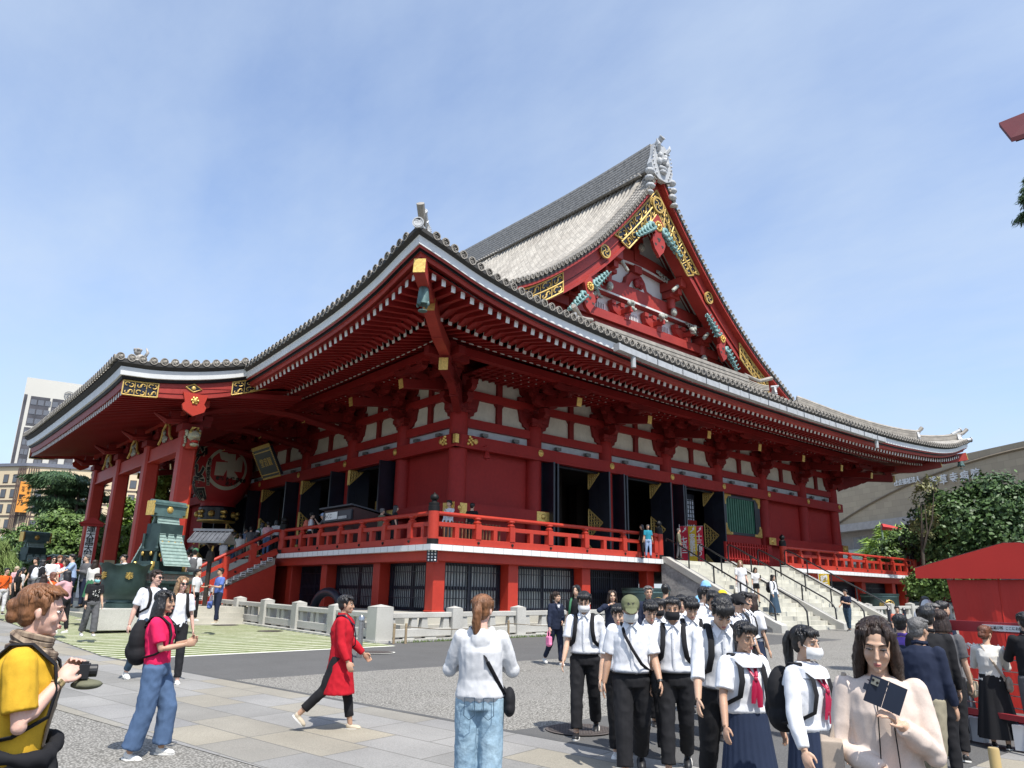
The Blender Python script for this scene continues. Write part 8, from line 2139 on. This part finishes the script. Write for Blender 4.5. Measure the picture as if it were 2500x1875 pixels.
 if pack:
  o = bag('backpack', lambda e: (e.ell(T((-.205, 0, 1.20)), (.105, .150, .215), 14, 9), e.ell(T((-.20, 0, 1.05)), (.115, .155, .12), 12, 8), e.ell(T((-.285, 0, 1.10)), (.05, .11, .10), 12, 8)), cm(pack), (.03, .014, .010)[d])
  e = MB()
  for s in (-1, 1):
   if strap == 'one' and s < 0: continue
   x = .118 * bulk + g; e.tube([T((-.13, s * .085, 1.36)), T((-.06, s * .095, 1.425 + g)), T((.03, s * .105, 1.425 + g * 1.2)), T((x - .01, s * .105, 1.35)), T((x + .014, s * .11, 1.24)), T((x - .002, s * .13, 1.12)), T((.02, s * (.165 * bulk + g), 1.05)), T((-.11, s * .15, 1.02))], .026, 8, flat=.32, up=(0, 0, 1))
  fin(e, 'shoulder_strap', cm(pack), par=o)
 if strap in ('cross', 'crossL'):
  s = 1 if strap == 'cross' else -1; x = .135 * bulk + g + .008; e = MB()
  e.tube([T((-x + .005, -s * .06, 1.2)), T((-.07, s * .07, 1.42 + g)), T((.02, s * .095, 1.43 + g)), T((x - .012, s * .07, 1.33)), T((x + .008, 0, 1.2)), T((x, -s * .09, 1.06)), T((.03, -s * (.165 * bulk + g), .97)), T((-.05, -s * (.16 * bulk + g), .95)), T((-x + .005, -s * .06, 1.2))], .016, 6, flat=.4, up=(0, 0, 1)); fin(e, 'cross_strap', cm('black' if not tie else tie))
  bag('shoulder_bag', lambda e: (e.ell(T((.02, -s * (.20 * bulk + g), .90)), (.12, .05, .10), 12, 8), e.ell(T((.02, -s * (.20 * bulk + g), .84)), (.13, .05, .07), 12, 8)), cm(tote or 'black'), (.025, .012, .01)[d])
 elif tote:
  q = 1; s, el, wr, fo, bd = A[1]; c = T((-.02, -.25, 1.02)) if d == 2 and top == 'blouse' else wr + V((0, -.03, -.25)); hh = .20 if d == 2 else .10
  e = MB(); e.box(c + V((.02, 0, -hh * .4)), (.30 if d == 2 else .15, .10, hh * 2)); e.ell(c + V((.02, 0, -hh * 1.2)), (.17 if d == 2 else .1, .06, .06), 10, 7); o = fin(e, 'tote_bag', cm(tote), vox=(.02, .012, .01)[d], sm=5)
  e = MB(); t_ = T((.0, -.16, 1.43)) if d == 2 and top == 'blouse' else wr
  for k in (-1, 1): e.tube([c + V((.10 * k * hh * 4, 0, hh * .5)), c.lerp(t_, .5) + V((.05 * k, -.01, 0)), t_ + V((.012 * k, 0, .01))], .013, 6, flat=.5)
  fin(e, 'bag_handle', cm(tote), par=o)
 if phone:
  s, el, wr, fo, bd = A[0 if phone == 'L' else 1]; c = wr + fo * .10 + V((.015, 0, .03)); e = MB(); M = Matrix.Rotation(radians(12), 3, 'X') @ Matrix.Rotation(radians(-24), 3, 'Y')
  if d == 2:
   M1 = Matrix.Rotation(radians(-22), 3, 'X'); c = c + V((.02, .0, .05)); e.box(c + M1 @ V((0, .040, .0)), (.011, .078, .125), M=M1 @ Matrix.Rotation(radians(-14), 3, 'Z')); e.box(c + M1 @ V((.0, -.040, .0)), (.011, .078, .125), M=M1 @ Matrix.Rotation(radians(14), 3, 'Z')); e.box(c + M1 @ V((.005, -.085, .0)), (.012, .02, .03), M=M1); o = fin(e, 'phone_case', mat('navy_leather', (.012, .018, .035), .5), smooth=False)
   e = MB(); k1 = c + M1 @ V((.012, -.055, .038)); e.box(k1, (.006, .032, .032), M=M1);
   for a, b in ((-.01, .01), (.01, -.005)): e.ell(k1 + V((.004, a * .8, b * .8)), (.003, .006, .006), 8, 5, mi=1)
   fin(e, 'phone_lens', [mat('lens_housing', (.2, .2, .17), .3), EYEB], par=o, smooth=False)
  else: e.box(c, (.01, .07, .14)); fin(e, 'phone', SHB, smooth=False)
 if cam:
  c = (A[0][2] + A[1][2]) / 2 + V((.09, 0, .03)); e = MB(); e.box(c, (.045, .105, .065)); e.lathe([(.03, .02), (.03, .055), (.024, .058)], c, 14, axis=0); e.box(c + V((0, 0, .038)), (.03, .03, .012)); o = fin(e, 'camera', SHB, smooth=False)
  bag('camera_pouch', lambda e: (e.ell(c + V((.02, -.02, -.062)), (.075, .06, .024), 12, 8), e.ell(c + V((.0, 0, -.035)), (.02, .03, .03), 8, 6)), cm('olive'), .01, 2)
 if scarf:
  e = MB()
  for k in range(9):
   rr = .078 - .004 * k + .006 * (k % 3); z = 1.385 + .011 * k; e.tube([T((.018 + (rr + .02) * cos(a), rr * sin(a) * 1.15, z + .015 * sin(a + k) - .035 * cos(a))) for a in [2 * pi * j / 16 for j in range(17)]], .016, 6)
  for k in range(7): y = -.035 + .014 * k; e.tube([T((.09, y, 1.40)), T((.145 + .01 * (k % 2), y * 1.2, 1.28)), T((.15, y * 1.3 + .01, 1.14)), T((.14, y * 1.6, .98 + .02 * k))], [.014, .013, .012, .006], 6)
  fin(e, 'scarf', mat('striped_scarf', (.42, .33, .23), .9, var=.3, scale=28, stretch=(1, 1, .12), col2=(.09, .06, .045)))
 if waist:
  e = MB(); e.tube([T(((.14 * bulk + .03) * cos(a), (.165 * bulk + .03) * sin(a), .97 + .03 * sin(a * 2))) for a in [2 * pi * k / 18 for k in range(19)]], [.034 + .010 * sin(k * 1.7) for k in range(19)], 9)
  e.ell(T((.17, -.05, .95)), (.035, .05, .05), 10, 7)
  for y, z in ((-.02, .62), (-.11, .66)): e.tube([T((.175, -.05, .95)), T((.19, y, .85)), T((.165, y * 1.3, z + .08))], [.026, .032, .024], 9)
  e.tube([T((-.17, -.10, .98)), V((-.16, -.12, .8)), V((-.12, -.12, .6))], [.05, .07, .04], 10); e.tube([T((-.17, .10, .98)), V((-.16, .12, .8)), V((-.12, .12, .6))], [.05, .07, .04], 10)
  fin(e, 'tied_jacket', cm(waist), vox=.011, sm=3, fold=.006)
 if watch:
  for q in ((0,) if watch != 'R' else (1,)):
   s, el, wr, fo, bd = A[q]; e = MB(); e.tube([wr - fo * .02, wr + fo * .005], .031, 12); fin(e, 'wristwatch' if d == 1 or watch is True else 'bracelet', SHB if watch is True else mat('bead_mix', (.3, .22, .1), .4, var=.9, scale=60))
 if print_:
  M_ = frame(Z(T((.122 * bulk + g + .012, .02, 1.20))), (0, 1, 0), (0, 0, 1)); rr_ = random.Random(4); e = MB()
  for k in range(16): a = rr_.uniform(-.09, .09); b = rr_.uniform(-.14, .1); e.box((.116 * bulk + g + .010, a, 1.2 + b), (.006, rr_.uniform(.02, .05), .012), M=Matrix.Rotation(rr_.uniform(.6, 1.1), 3, 'X'))
  e.v = [tuple(T(v_)) for v_ in e.v]; fin(e, 'shirt_print', SOLE, smooth=False)
 return r
def e_small(fo): return abs(fo.x) < .75
def degrees_(az, pos): return math.degrees(az - atan2(CAM[1] - pos[1], CAM[0] - pos[0]))
def P(label, head, ang, feet=None, D=None, z=None, ymin=None, **kw):
 """head: photo pixel of the head top; feet pixel or distance fixes the spot; height follows"""
 if feet and D is None: g = gh_px(*feet); D = hypot(g.x - CAM[0], g.y - CAM[1]); zf = g.z; q = at(*head, D); x, y = q.x, q.y
 else: q = at(*head, D); x, y = q.x, q.y; zf = z if z is not None else (at(*feet, D).z if feet else gz(x, y))
 H = at(head[0], head[1], D).z - zf; lean = abs(kw.get('lean', 0)); H = H / (1 - .45 * (1 - cos(radians(lean)))) + kw.pop('dh', 0.0)
 H = min(max(H, 1.15), 1.95); az = atan2(CAM[1] - y, CAM[0] - x) + radians(ang)
 return person(label, (x, y, zf), H, az, **kw)
ST = dict(top='shirt', tc='white', bot='pants', bc='black', hair='fringe', shoe='k', wide=.012)
G1 = 'schoolboys in white shirts walking in a column'; G2 = 'visitors crowding round the porch steps'; G3 = 'visitors along the front veranda'
dn = (14, 12, 14, 10)
P('woman in mustard T-shirt and striped scarf aiming a small camera, far left', (95, 1437), 84, D=4.3, d=2, top='tee', tc='yellow', bc='dgrey', hair='bun', hc='b', skin='c', LA=(14, 8, 134, 30), RA=(10, 10, 134, 34), bulk=1.12, female=True, cam=True, scarf=True, pack='black', waist='black', watch='R', curl=.9, tilt=4, shoe='w')
P('woman in bright pink T-shirt and wide blue jeans with a black leather backpack', (408, 1443), 76, feet=(345, 1850), d=1, top='tee', tc='pink', tuck=.93, bc='denim', wide=.035, hair='long', hc='k', skin='b', LA=(22, 8, 88, 25), RA=(20, 8, 85, 25), LL=(20, 22), RL=(-4, 10), lean=-3, pack='black', shoe='w', female=True, bulk=1.05, turn=-5, curl=.8)
P('man in white T-shirt and dark sunglasses wearing a backpack beside a long-haired woman', (382, 1393), 28, feet=(336, 1662), d=1, top='tee', tc='white', bc='ddenim', hair='crop', hc='d', skin='c', glasses='sun', pack='black', LA=(8, 10, 15, 0), RA=(-12, 12, 12, 0), LL=(12, 6), RL=(-16, 12), turn=25, shoe='w', bulk=1.05)
P('long-haired woman in white T-shirt and sunglasses beside the man in sunglasses', (447, 1408), 8, feet=(425, 1668), d=1, top='tee', tc='white', bc='black', hair='long', hc='l', skin='c', glasses='sun', pack='black', LA=(-8, 12, 15, 0), RA=(8, 10, 30, 10), LL=(14, 6), RL=(-12, 14), shoe='w', female=True, turn=18)
P('short-haired woman in a long red coat striding right with a navy shoulder bag', (843, 1453), 82, feet=(838, 1783), d=1, top='coat', tc='red', bc='black', blen=.8, hair='short', hc='k', skin='b', LA=(22, 8, 25, 5), RA=(6, 10, 20, 5), LL=(14, 4), RL=(-24, 22), strap='crossL', tie='navy', tote='navy', shoe='t', female=True)
P('woman in a pale grey hoodie and faded wide jeans seen from behind, brown ponytail', (1178, 1458), 178, D=6.1, d=2, top='hoodie', tc='grey', bc='ldenim', wide=.03, hair='pulled', hc='b', skin='c', LA=(20, 20, 118, 50), RA=(20, 20, 118, 50), bulk=1.05, female=True, tote='black', strap='cross', LL=(3, 3), RL=(-2, 3), turn=-12)
P('woman in a navy trouser suit carrying a small pink bag', (1357, 1446), 35, feet=(1350, 1624), d=1, top='jacket', tc='navy', bc='navy', hair='pony', hc='d', female=True, tote='hot', RA=(6, 10, 10, 0), LA=(4, 8, 70, 40), LL=(8, 6), RL=(-14, 22), turn=30, shoe='w')
P('schoolboy in glasses and white face mask with a black backpack, front of the column', (1427, 1444), -6, feet=(1405, 1796), d=1, mask='mask', glasses='thin', pack='black', LA=(-14, 10, 14, 0), RA=(12, 9, 14, 0), LL=(-14, 16), RL=(14, 4), tilt=14, eyes='down', grp=G1, **ST)
P('man in a camouflage cap and white mask with a black strap across his shirt', (1537, 1455), 4, feet=(1560, 1893), d=2, mask='mask', hat=('cap', 'camo'), strap='crossL', LA=(10, 11, 24, 5), RA=(-4, 11, 10, 0), LL=(-12, 22), RL=(14, 4), tilt=18, eyes='down', watch=True, **{**ST, 'hair': 'crop', 'wide': .02}, bulk=1.08, skin='b')
P('schoolboy half hidden behind the man in the camouflage cap, white shoe showing', (1512, 1478), -10, D=8.3, d=1, grp=G1, **{**ST, 'shoe': 'w'}, tilt=10)
P('schoolboy with a low black fringe looking down, just right of the camouflage cap', (1584, 1466), 12, D=8.6, d=1, tilt=24, eyes='down', grp=G1, LL=(10, 6), RL=(-12, 18), **ST)
P('schoolboy in a black face mask with backpack straps, facing ahead', (1640, 1459), 0, D=7.9, d=1, mask='black', pack='black', tilt=3, grp=G1, LL=(-12, 20), RL=(12, 4), LA=(-10, 8, 12, 0), RA=(10, 8, 12, 0), **{**ST, 'hair': 'short'}, skin='b')
P('schoolboy bowing his head behind the black-masked boy', (1684, 1458), 10, D=9.0, d=1, tilt=30, eyes='down', pack='black', grp=G1, **ST)
P('tall schoolboy with rolled sleeves and head bent deeply, black backpack straps', (1748, 1480), 14, D=6.7, d=2, tilt=42, lean=10, eyes='down', pack='black', LL=(12, 6), RL=(-12, 20), LA=(8, 8, 20, 5), RA=(16, 9, 14, 5), grp=G1, **{**ST, 'top': 'rolled', 'shoe': 'w'}, dh=.10)
P('schoolgirl with a chin-length black bob in a short-sleeved sailor blouse and crimson neckerchief', (1808, 1520), 30, D=6.1, d=2, top='sailor', tc='white', bot='pleats', bc='skirt', skirt_len=.66, hair='short', hc='k', skin='b', tilt=12, turn=8, eyes='down', pack='black', RA=(14, 16, 16, 6), LA=(4, 10, 20, 5), female=True, bulk=1.08, LL=(10, 5), RL=(-8, 10))
P('schoolgirl with a black ponytail and white mask in a long-sleeved sailor blouse', (1955, 1533), 58, D=5.5, d=2, top='sailorlong', tc='white', bot='pleats', bc='skirt', skirt_len=.66, hair='pony', hc='k', mask='mask', pack='black', RA=(8, 16, 16, 6), LA=(8, 8, 16, 6), female=True, tilt=4, LL=(8, 5), RL=(-8, 10))
P('woman in a blush blouse reading a phone in a navy case, wavy black shoulder-length hair', (2130, 1515), 4, D=4.0, d=2, top='blouse', tc='blush', bot='pants', bc='black', hair='wave', hc='d', skin='a', LA=(10, 9, 124, 38), RA=(6, 10, 78, 55), phone='L', tote='taupe', tilt=16, turn=-6, roll=-3, eyes='down', female=True, bulk=1.0, curl=.75)
P('man in a purple jacket with curly black hair, seen from behind', (2195, 1503), 176, D=9.6, d=1, top='jacket', tc='purple', bc='black', hair='short', hc='k')
P('grey-haired man in a navy blazer, back turned, head toward the fortune slip rack', (2232, 1512), 158, D=7.9, d=1, top='jacket', tc='navy', bc='khaki', hair='crop', hc='g', skin='b', glasses='thin', lean=6, turn=-15, bulk=1.08, shoe='k')
P('man in black with thick black hair, back turned behind the blazer man', (2258, 1484), 182, D=8.8, d=1, top='jacket', tc='black', bc='black', hair='short', hc='k')
P('auburn-haired woman in a black vest over striped white sleeves, holding a straw handbag', (2286, 1510), 150, feet=(2322, 1806), d=1, top='vest', tc='black', bot='skirt', bc='black', skirt_len=.9, hair='wave', hc='r', female=True, RA=(18, 10, 50, 20), LA=(14, 8, 60, 20), tote='beige', lean=5, shoe='k')
P('woman in a white blouse and long black skirt with a taupe bag, facing the rack', (2402, 1530), 176, feet=(2398, 1822), d=1, top='blouse', tc='offwhite', tuck=.9, bot='skirt', bc='black', skirt_len=.88, wide=.05, hair='bun', hc='r', female=True, strap='cross', tie='taupe', tote='taupe', LA=(26, 12, 105, 30), RA=(24, 12, 105, 30), shoe='k', turn=-20)
P('man in a dark suit standing at the right edge by the rack', (2500, 1498), 196, feet=(2496, 1840), d=1, top='jacket', tc='black', bc='dgrey', hair='crop', hc='k', shoe='w', LA=(30, 10, 90, 20))
P('small boy facing the camera beyond the crowd, between the chain bollards', (2189, 1484), 5, D=22, z=.35, top='tee', tc='coral', bc='dgrey', hair='short')
for (lb, h, D, k) in (('person in a white sun hat behind the dark-haired man, right side', (2262, 1468), 14.5, dict(hat=('sun', 'white'), tc='navy')), ('man with spectacles and cropped grey hair behind the black-haired man', (2272, 1476), 11.2, dict(hair='crop', hc='g', glasses='thin', tc='black', ang=70)), ('brown-haired person half hidden behind the auburn-haired woman', (2292, 1492), 9.8, dict(hair='bob', hc='d', tc='dgrey', ang=170)), ('woman with bobbed hair far behind by the parked car', (2256, 1458), 17.5, dict(hair='bob', tc='white')), ('man in deep navy beside the edge of the red tent', (2296, 1470), 12.6, dict(hair='short', tc='navy', ang=120))):
 a = k.pop('ang', 10); P(lb, h, a, D=D, d=1 if D < 12 else 0, **k)
P('person in a black T-shirt behind the schoolboy in glasses, carrying a green striped bag', (1408, 1430), -20, D=16.5, top='tee', tc='black', bc='black', hair='bob', hc='k', pack='green')
P('woman in an open navy cardigan shading her eyes with one hand', (1494, 1443), 10, D=15.5, d=1, top='jacket', tc='navy', neck='olive', hair='wave', hc='d', female=True, RA=(70, 35, 135, 60))
P('smiling grey-haired man in a dark suit in front of the bronze tank', (1582, 1433), 12, D=15.0, d=1, top='jacket', tc='navy', neck='lblue', hair='crop', hc='g', skin='b')
P('man with his back turned in a black and white patterned shirt by the stair wall', (1624, 1428), 172, D=16.0, top='tee', tc='dgrey', hair='crop', hc='k', skin='b', print_=True)
for i, (lb, h, D, k) in enumerate((('schoolboy in a dark mask behind the low-fringed boy', (1606, 1464), 10.2, dict(mask='black')), ('schoolboy whose forehead shows between the two masked boys, near the stairs', (1662, 1455), 11.5, {}), ('tall schoolboy in profile with a dark mask, under the blue bucket hat', (1714, 1436), 12.0, dict(ang=70, mask='black', hair='short')), ('schoolboy with swept hair glancing sideways behind the bowed tall boy', (1738, 1446), 9.8, dict(ang=20, hair='short', skin='b')), ('schoolboy in thin glasses right of the bowed tall boy', (1764, 1453), 9.6, dict(glasses='thin', ang=25)), ('schoolboy in a black cap third from the stair end', (1792, 1455), 10.6, dict(hat=('cap', 'black'), ang=60, pack='navy')), ('schoolboy in profile last before the long-haired girl', (1812, 1448), 11.4, dict(ang=65, hair='short', pack='black')))):
 a = k.pop('ang', 5); st = {**ST, **{x: k.pop(x) for x in list(k) if x in ST}}; P(lb, h, a, D=D, d=1, tilt=8, grp=G1, **k, **st)
P('girl with long dark hair down her back at the tail of the school group', (1832, 1450), 140, D=12.2, top='sailor', tc='white', bot='pleats', bc='skirt', hair='long', hc='d', female=True, pack='black')
P('child in a pale blue bucket hat above the schoolboys', (1722, 1421), 10, D=17, top='tee', tc='sky', hat=('sun', 'sky'))
P('child in a bright yellow hat behind the boy in thin glasses', (1763, 1444), 10, D=15, top='tee', tc='white', hat=('sun', 'yel'))
P('woman in a white short-sleeved top and grey skirt descending the stairs by the middle rail', (1806, 1369), 12, feet=(1822, 1478), D=33.5, top='tee', tc='white', bot='skirt', bc='grey', hair='wave', hc='l', skin='c', female=True, LA=(5, 8, 20, 0), tote='offwhite')
P('woman in a patterned pale shirt and black shorts descending, looking at her phone', (1842, 1386), 25, feet=(1842, 1472), D=33.2, top='tee', tc='stripe', bot='shorts', bc='black', hair='bob', hc='d', female=True, tilt=20, LA=(20, 8, 95, 20), phone='L', tote='white')
P('woman in a white jacket and long flared denim skirt on the lower stairs', (1885, 1404), 60, feet=(1886, 1502), D=32.6, top='jacket', tc='white', bot='skirt', bc='ddenim', skirt_len=.92, wide=.04, hair='long', hc='k', female=True, pack='black', shoe='w')
P('man in a navy polo shirt standing at the foot of the stairs', (2063, 1440), -35, feet=(2060, 1540), D=34.0, d=1, top='tee', tc='navy', bc='ddenim', hair='crop', hc='k', skin='b', LA=(20, 8, 90, 30), RA=(10, 8, 60, 20), LL=(6, 3), RL=(-8, 6), bulk=1.05)
P('elderly man in an olive jacket at the top corner of the stairs beside the banners', (1656, 1291), 80, feet=(1646, 1364), D=33.5, top='jacket', tc='olive', bc='dgrey', hair='crop', hc='g')
P('man in a turquoise T-shirt on the side veranda', (1581, 1282), 20, D=32.0, z=ZP, top='tee', tc='teal', bc='lblue', hair='crop', hc='g', skin='b')
P('person in black beside the man in turquoise on the side veranda', (1567, 1281), -60, D=32.6, z=ZP, top='tee', tc='black', hair='bob')
P('woman in white with a topknot behind the corner newel post', (1098, 1222), -40, D=29.2, z=ZP, top='blouse', tc='white', hair='bun', hc='k', female=True, LA=(40, 10, 110, 30), bc='dgrey')
P('man in black with cropped hair leaning on the near veranda railing', (1153, 1229), 160, D=29.0, z=ZP, top='tee', tc='black', hair='crop', hc='k', bc='black')
def onfront(px, py, yv=-2.6):
 d_ = px_ray(px, py); t = (yv - CAM[1]) / d_.y; return hypot(d_.x * t, d_.y * t)
for i, (lb, h, k) in enumerate((('person in a cap with a red backpack, leftmost at the front veranda rail', (762, 1252), dict(tc='white', hat=('cap', 'black'), pack='coral', ang=90)), ('woman in a mint cap taking a photo at the front veranda rail', (791, 1254), dict(tc='dgrey', hat=('cap', 'lblue'), ang=-80, LA=(50, 10, 100, 20), phone='L')), ('man in black with a white chest print at the front rail', (820, 1250), dict(tc='black', glasses='thin', print_=True)), ('short dark-haired person next to the man with the white chest print', (839, 1268), dict(tc='black')), ('blond woman in grey seen from behind at the front rail', (861, 1250), dict(tc='olive', hair='wave', hc='l', ang=180, bc='white')), ('bearded visitor in dotted black top at the front rail', (890, 1254), dict(tc='black', hc='b', glasses='sun')), ('heavy man in olive green at the front rail before the fortune cabinet', (933, 1242), dict(tc='olive', hair='crop', hc='g', ang=120, bulk=1.15)), ('dark-haired woman in black in front of the white cabinet sign', (966, 1234), dict(tc='black', hair='wave', hc='k', ang=90, bot='skirt')))):
 a = k.pop('ang', 10); P(lb, h, a, D=onfront(*h), z=ZP, grp=G3, **k)
rnd = random.Random(8); cols = ['white', 'lpink', 'lblue', 'dgrey', 'navy', 'green', 'offwhite', 'black', 'grey', 'stripe']
crowd = [(642, 1276, 38.5), (656, 1274, 37.5), (600, 1290, 39.5), (614, 1286, 39.0), (628, 1296, 38.0), (574, 1300, 40.0), (588, 1302, 39.2), (563, 1308, 40.4), (676, 1270, 37.8), (548, 1318, 39.8)]
names = ['with bobbed hair and red scarf next to the top stair post', 'in dark clothes under the top stair post', 'with pale hood third up the porch stairs', 'in lilac leaning forward on the porch stairs', 'in white cap near the middle of the porch stairs', 'with green backpack on the porch stairs', 'in blue check shirt behind the slanting rail', 'with dark backpack low on the porch stairs', 'in black at the head of the porch stairs', 'in a long pale skirt low on the porch stairs']
for i, ((x_, y_, D), nm) in enumerate(zip(crowd, names)):
 q = at(x_, y_, D); yy_ = q.y; zf = max(ZT, min(ZP, ZP + (yy_ + 3.75) * .60)); H_ = q.z - zf
 P('visitor ' + nm, (x_, y_), 150 + rnd.uniform(-40, 30), D=D, z=q.z - 1.62, tc=cols[i], bc=['black', 'denim', 'dgrey', 'khaki'][i % 4], hair=['bob', 'short', 'crop', 'short'][i % 4], pack=['green', None, 'navy', None, None][i % 5], hat=('cap', 'white') if i == 4 else None, grp=G2)
for i, (lb, h, D, z, a, k) in enumerate((
 ('person in camouflage trousers and grey top climbing past the bronze tower', (478, 1340), 30.5, 1.1, 170, dict(tc='grey', bc='khaki', pack='dgrey', hat=('cap', 'green'))),
 ('dark-clad person beside the camouflage trousers, back turned', (462, 1335), 31.5, 1.1, 165, dict(tc='dgrey', bc='dgrey', hair='short')),
 ('woman in pale grey T-shirt holding a pink bundle, waiting by the balustrade', (484, 1390), 25.0, None, 60, dict(tc='grey', bc='black', hair='pony', female=True, feet=(488, 1516), LA=(20, 8, 80, 30), tote='lpink', shoe='w')),
 ('man in a blue and grey top with a blue bag, waiting by the balustrade', (541, 1388), 24.6, None, -60, dict(tc='blue', bc='navy', hair='crop', hc='k', feet=(530, 1522), LA=(20, 8, 85, 30), tote='blue', skin='b', shoe='t')),
 ('youth in a black T-shirt with white lettering and a blue surgical mask, stepping forward', (238, 1401), 22.5, None, 20, dict(d=1, tc='black', bc='dgrey', hair='fringe', hc='d', mask='bmask', feet=(222, 1552), print_=True, wide=.03, shoe='w', LL=(12, 8), RL=(-10, 12), strap='cross', tilt=14)),
 ('man in an orange polo shirt with a diagonal strap, far left', (18, 1388), 33.0, None, 30, dict(tc='orange', bc='grey', hair='crop', strap='cross', feet=(8, 1500), glasses='thin', d=1)),
 ('person in black with a leaflet beside the orange polo man', (48, 1392), 34.0, None, 60, dict(tc='black', bc='black', hair='wave', feet=(45, 1488))),
 ('woman in a pale straw hat behind the person with a leaflet', (42, 1384), 36.0, None, 40, dict(tc='lpink', hair='bob', hc='l', feet=(40, 1470), hat=('sun', 'beige'))),
 ('person in a white T-shirt and dark skirt with a fan, left crowd', (58, 1386), 35.0, None, 80, dict(tc='white', bc='dgrey', feet=(62, 1485), hair='bob')),
 ('woman in black with long hair and a white backpack by the red shelter', (106, 1367), 30.5, 1.0, 110, dict(tc='black', pack='white', hair='long', female=True, bot='skirt')),
 ('man in white with sunglasses among the left crowd', (133, 1359), 31.0, 1.0, 10, dict(tc='white', glasses='sun', hair='crop')),
 ('person in a scarlet top behind the man with sunglasses', (147, 1357), 32.0, 1.0, 20, dict(tc='red', hair='short', hc='b')),
 ('person in a coral top next to the scarlet one', (160, 1360), 32.5, 1.0, 40, dict(tc='coral', hair='bob', hc='d')),
 ('woman in light grey reaching forward, left crowd', (164, 1366), 30.0, .95, -70, dict(tc='grey', hair='wave', hc='d', female=True, LA=(55, 8, 20, 0), RA=(50, 8, 20, 0))),
 ('man in a sky blue business shirt leaning over the basin crowd', (187, 1354), 29.5, .95, -80, dict(tc='lblue', hair='crop', lean=10, LA=(40, 8, 30, 0), RA=(35, 8, 30, 0), bc='navy')),
 ('grey-haired man in a slate jacket with folded arms, left crowd', (215, 1355), 29.5, .95, -60, dict(tc='dgrey', top='jacket', hair='crop', hc='g', bc='navy', LA=(20, 8, 100, 50), RA=(20, 8, 100, 50))),
 ('long-haired woman in a cream jacket and green patterned skirt beside the basin', (233, 1368), 28.8, .95, 150, dict(tc='offwhite', top='jacket', hair='long', hc='d', female=True, bot='skirt', bc='green')),
 ('woman in a periwinkle blouse with long dark hair, back turned', (108, 1404), 25.0, None, 170, dict(tc='blue', hair='long', hc='d', female=True, feet=(104, 1540))),
 ('person in an orange top stretching an arm forward', (131, 1398), 25.5, None, 85, dict(tc='orange', hair='bob', hc='r', LA=(75, 6, 10, 0), RA=(70, 6, 12, 0), feet=(134, 1535), pack='red')),
 ('woman in a dusty pink shirt with long black hair, photographing', (172, 1394), 24.0, None, -120, dict(tc='lpink', hair='long', hc='k', female=True, LA=(60, 8, 80, 10), RA=(60, 8, 80, 10), feet=(170, 1545), bc='black', shoe='w', lean=6)),
 ('person in a grey top standing behind the lotus-rim basin', (312, 1355), 29.0, 1.0, -70, dict(tc='grey', hair='crop', lean=8)),
 ('masked person half hidden behind the lotus-rim basin', (300, 1358), 29.6, 1.0, 30, dict(tc='black', hair='short', mask='mask')),
 ('person in black walking behind the left crowd', (90, 1362), 33.0, 1.0, -40, dict(tc='black', hair='short')),
 ('visitor in wine red between the coral top and the blue shirt', (176, 1362), 33.0, 1.0, 60, dict(tc='red', hair='bob', hc='k')))):
 feet = k.pop('feet', None); P(lb, h, a, D=D, z=z, feet=feet, grp=G2 if z else None, **{**dict(bc='dgrey'), **k})
bpy.data.scenes.remove(TMP)
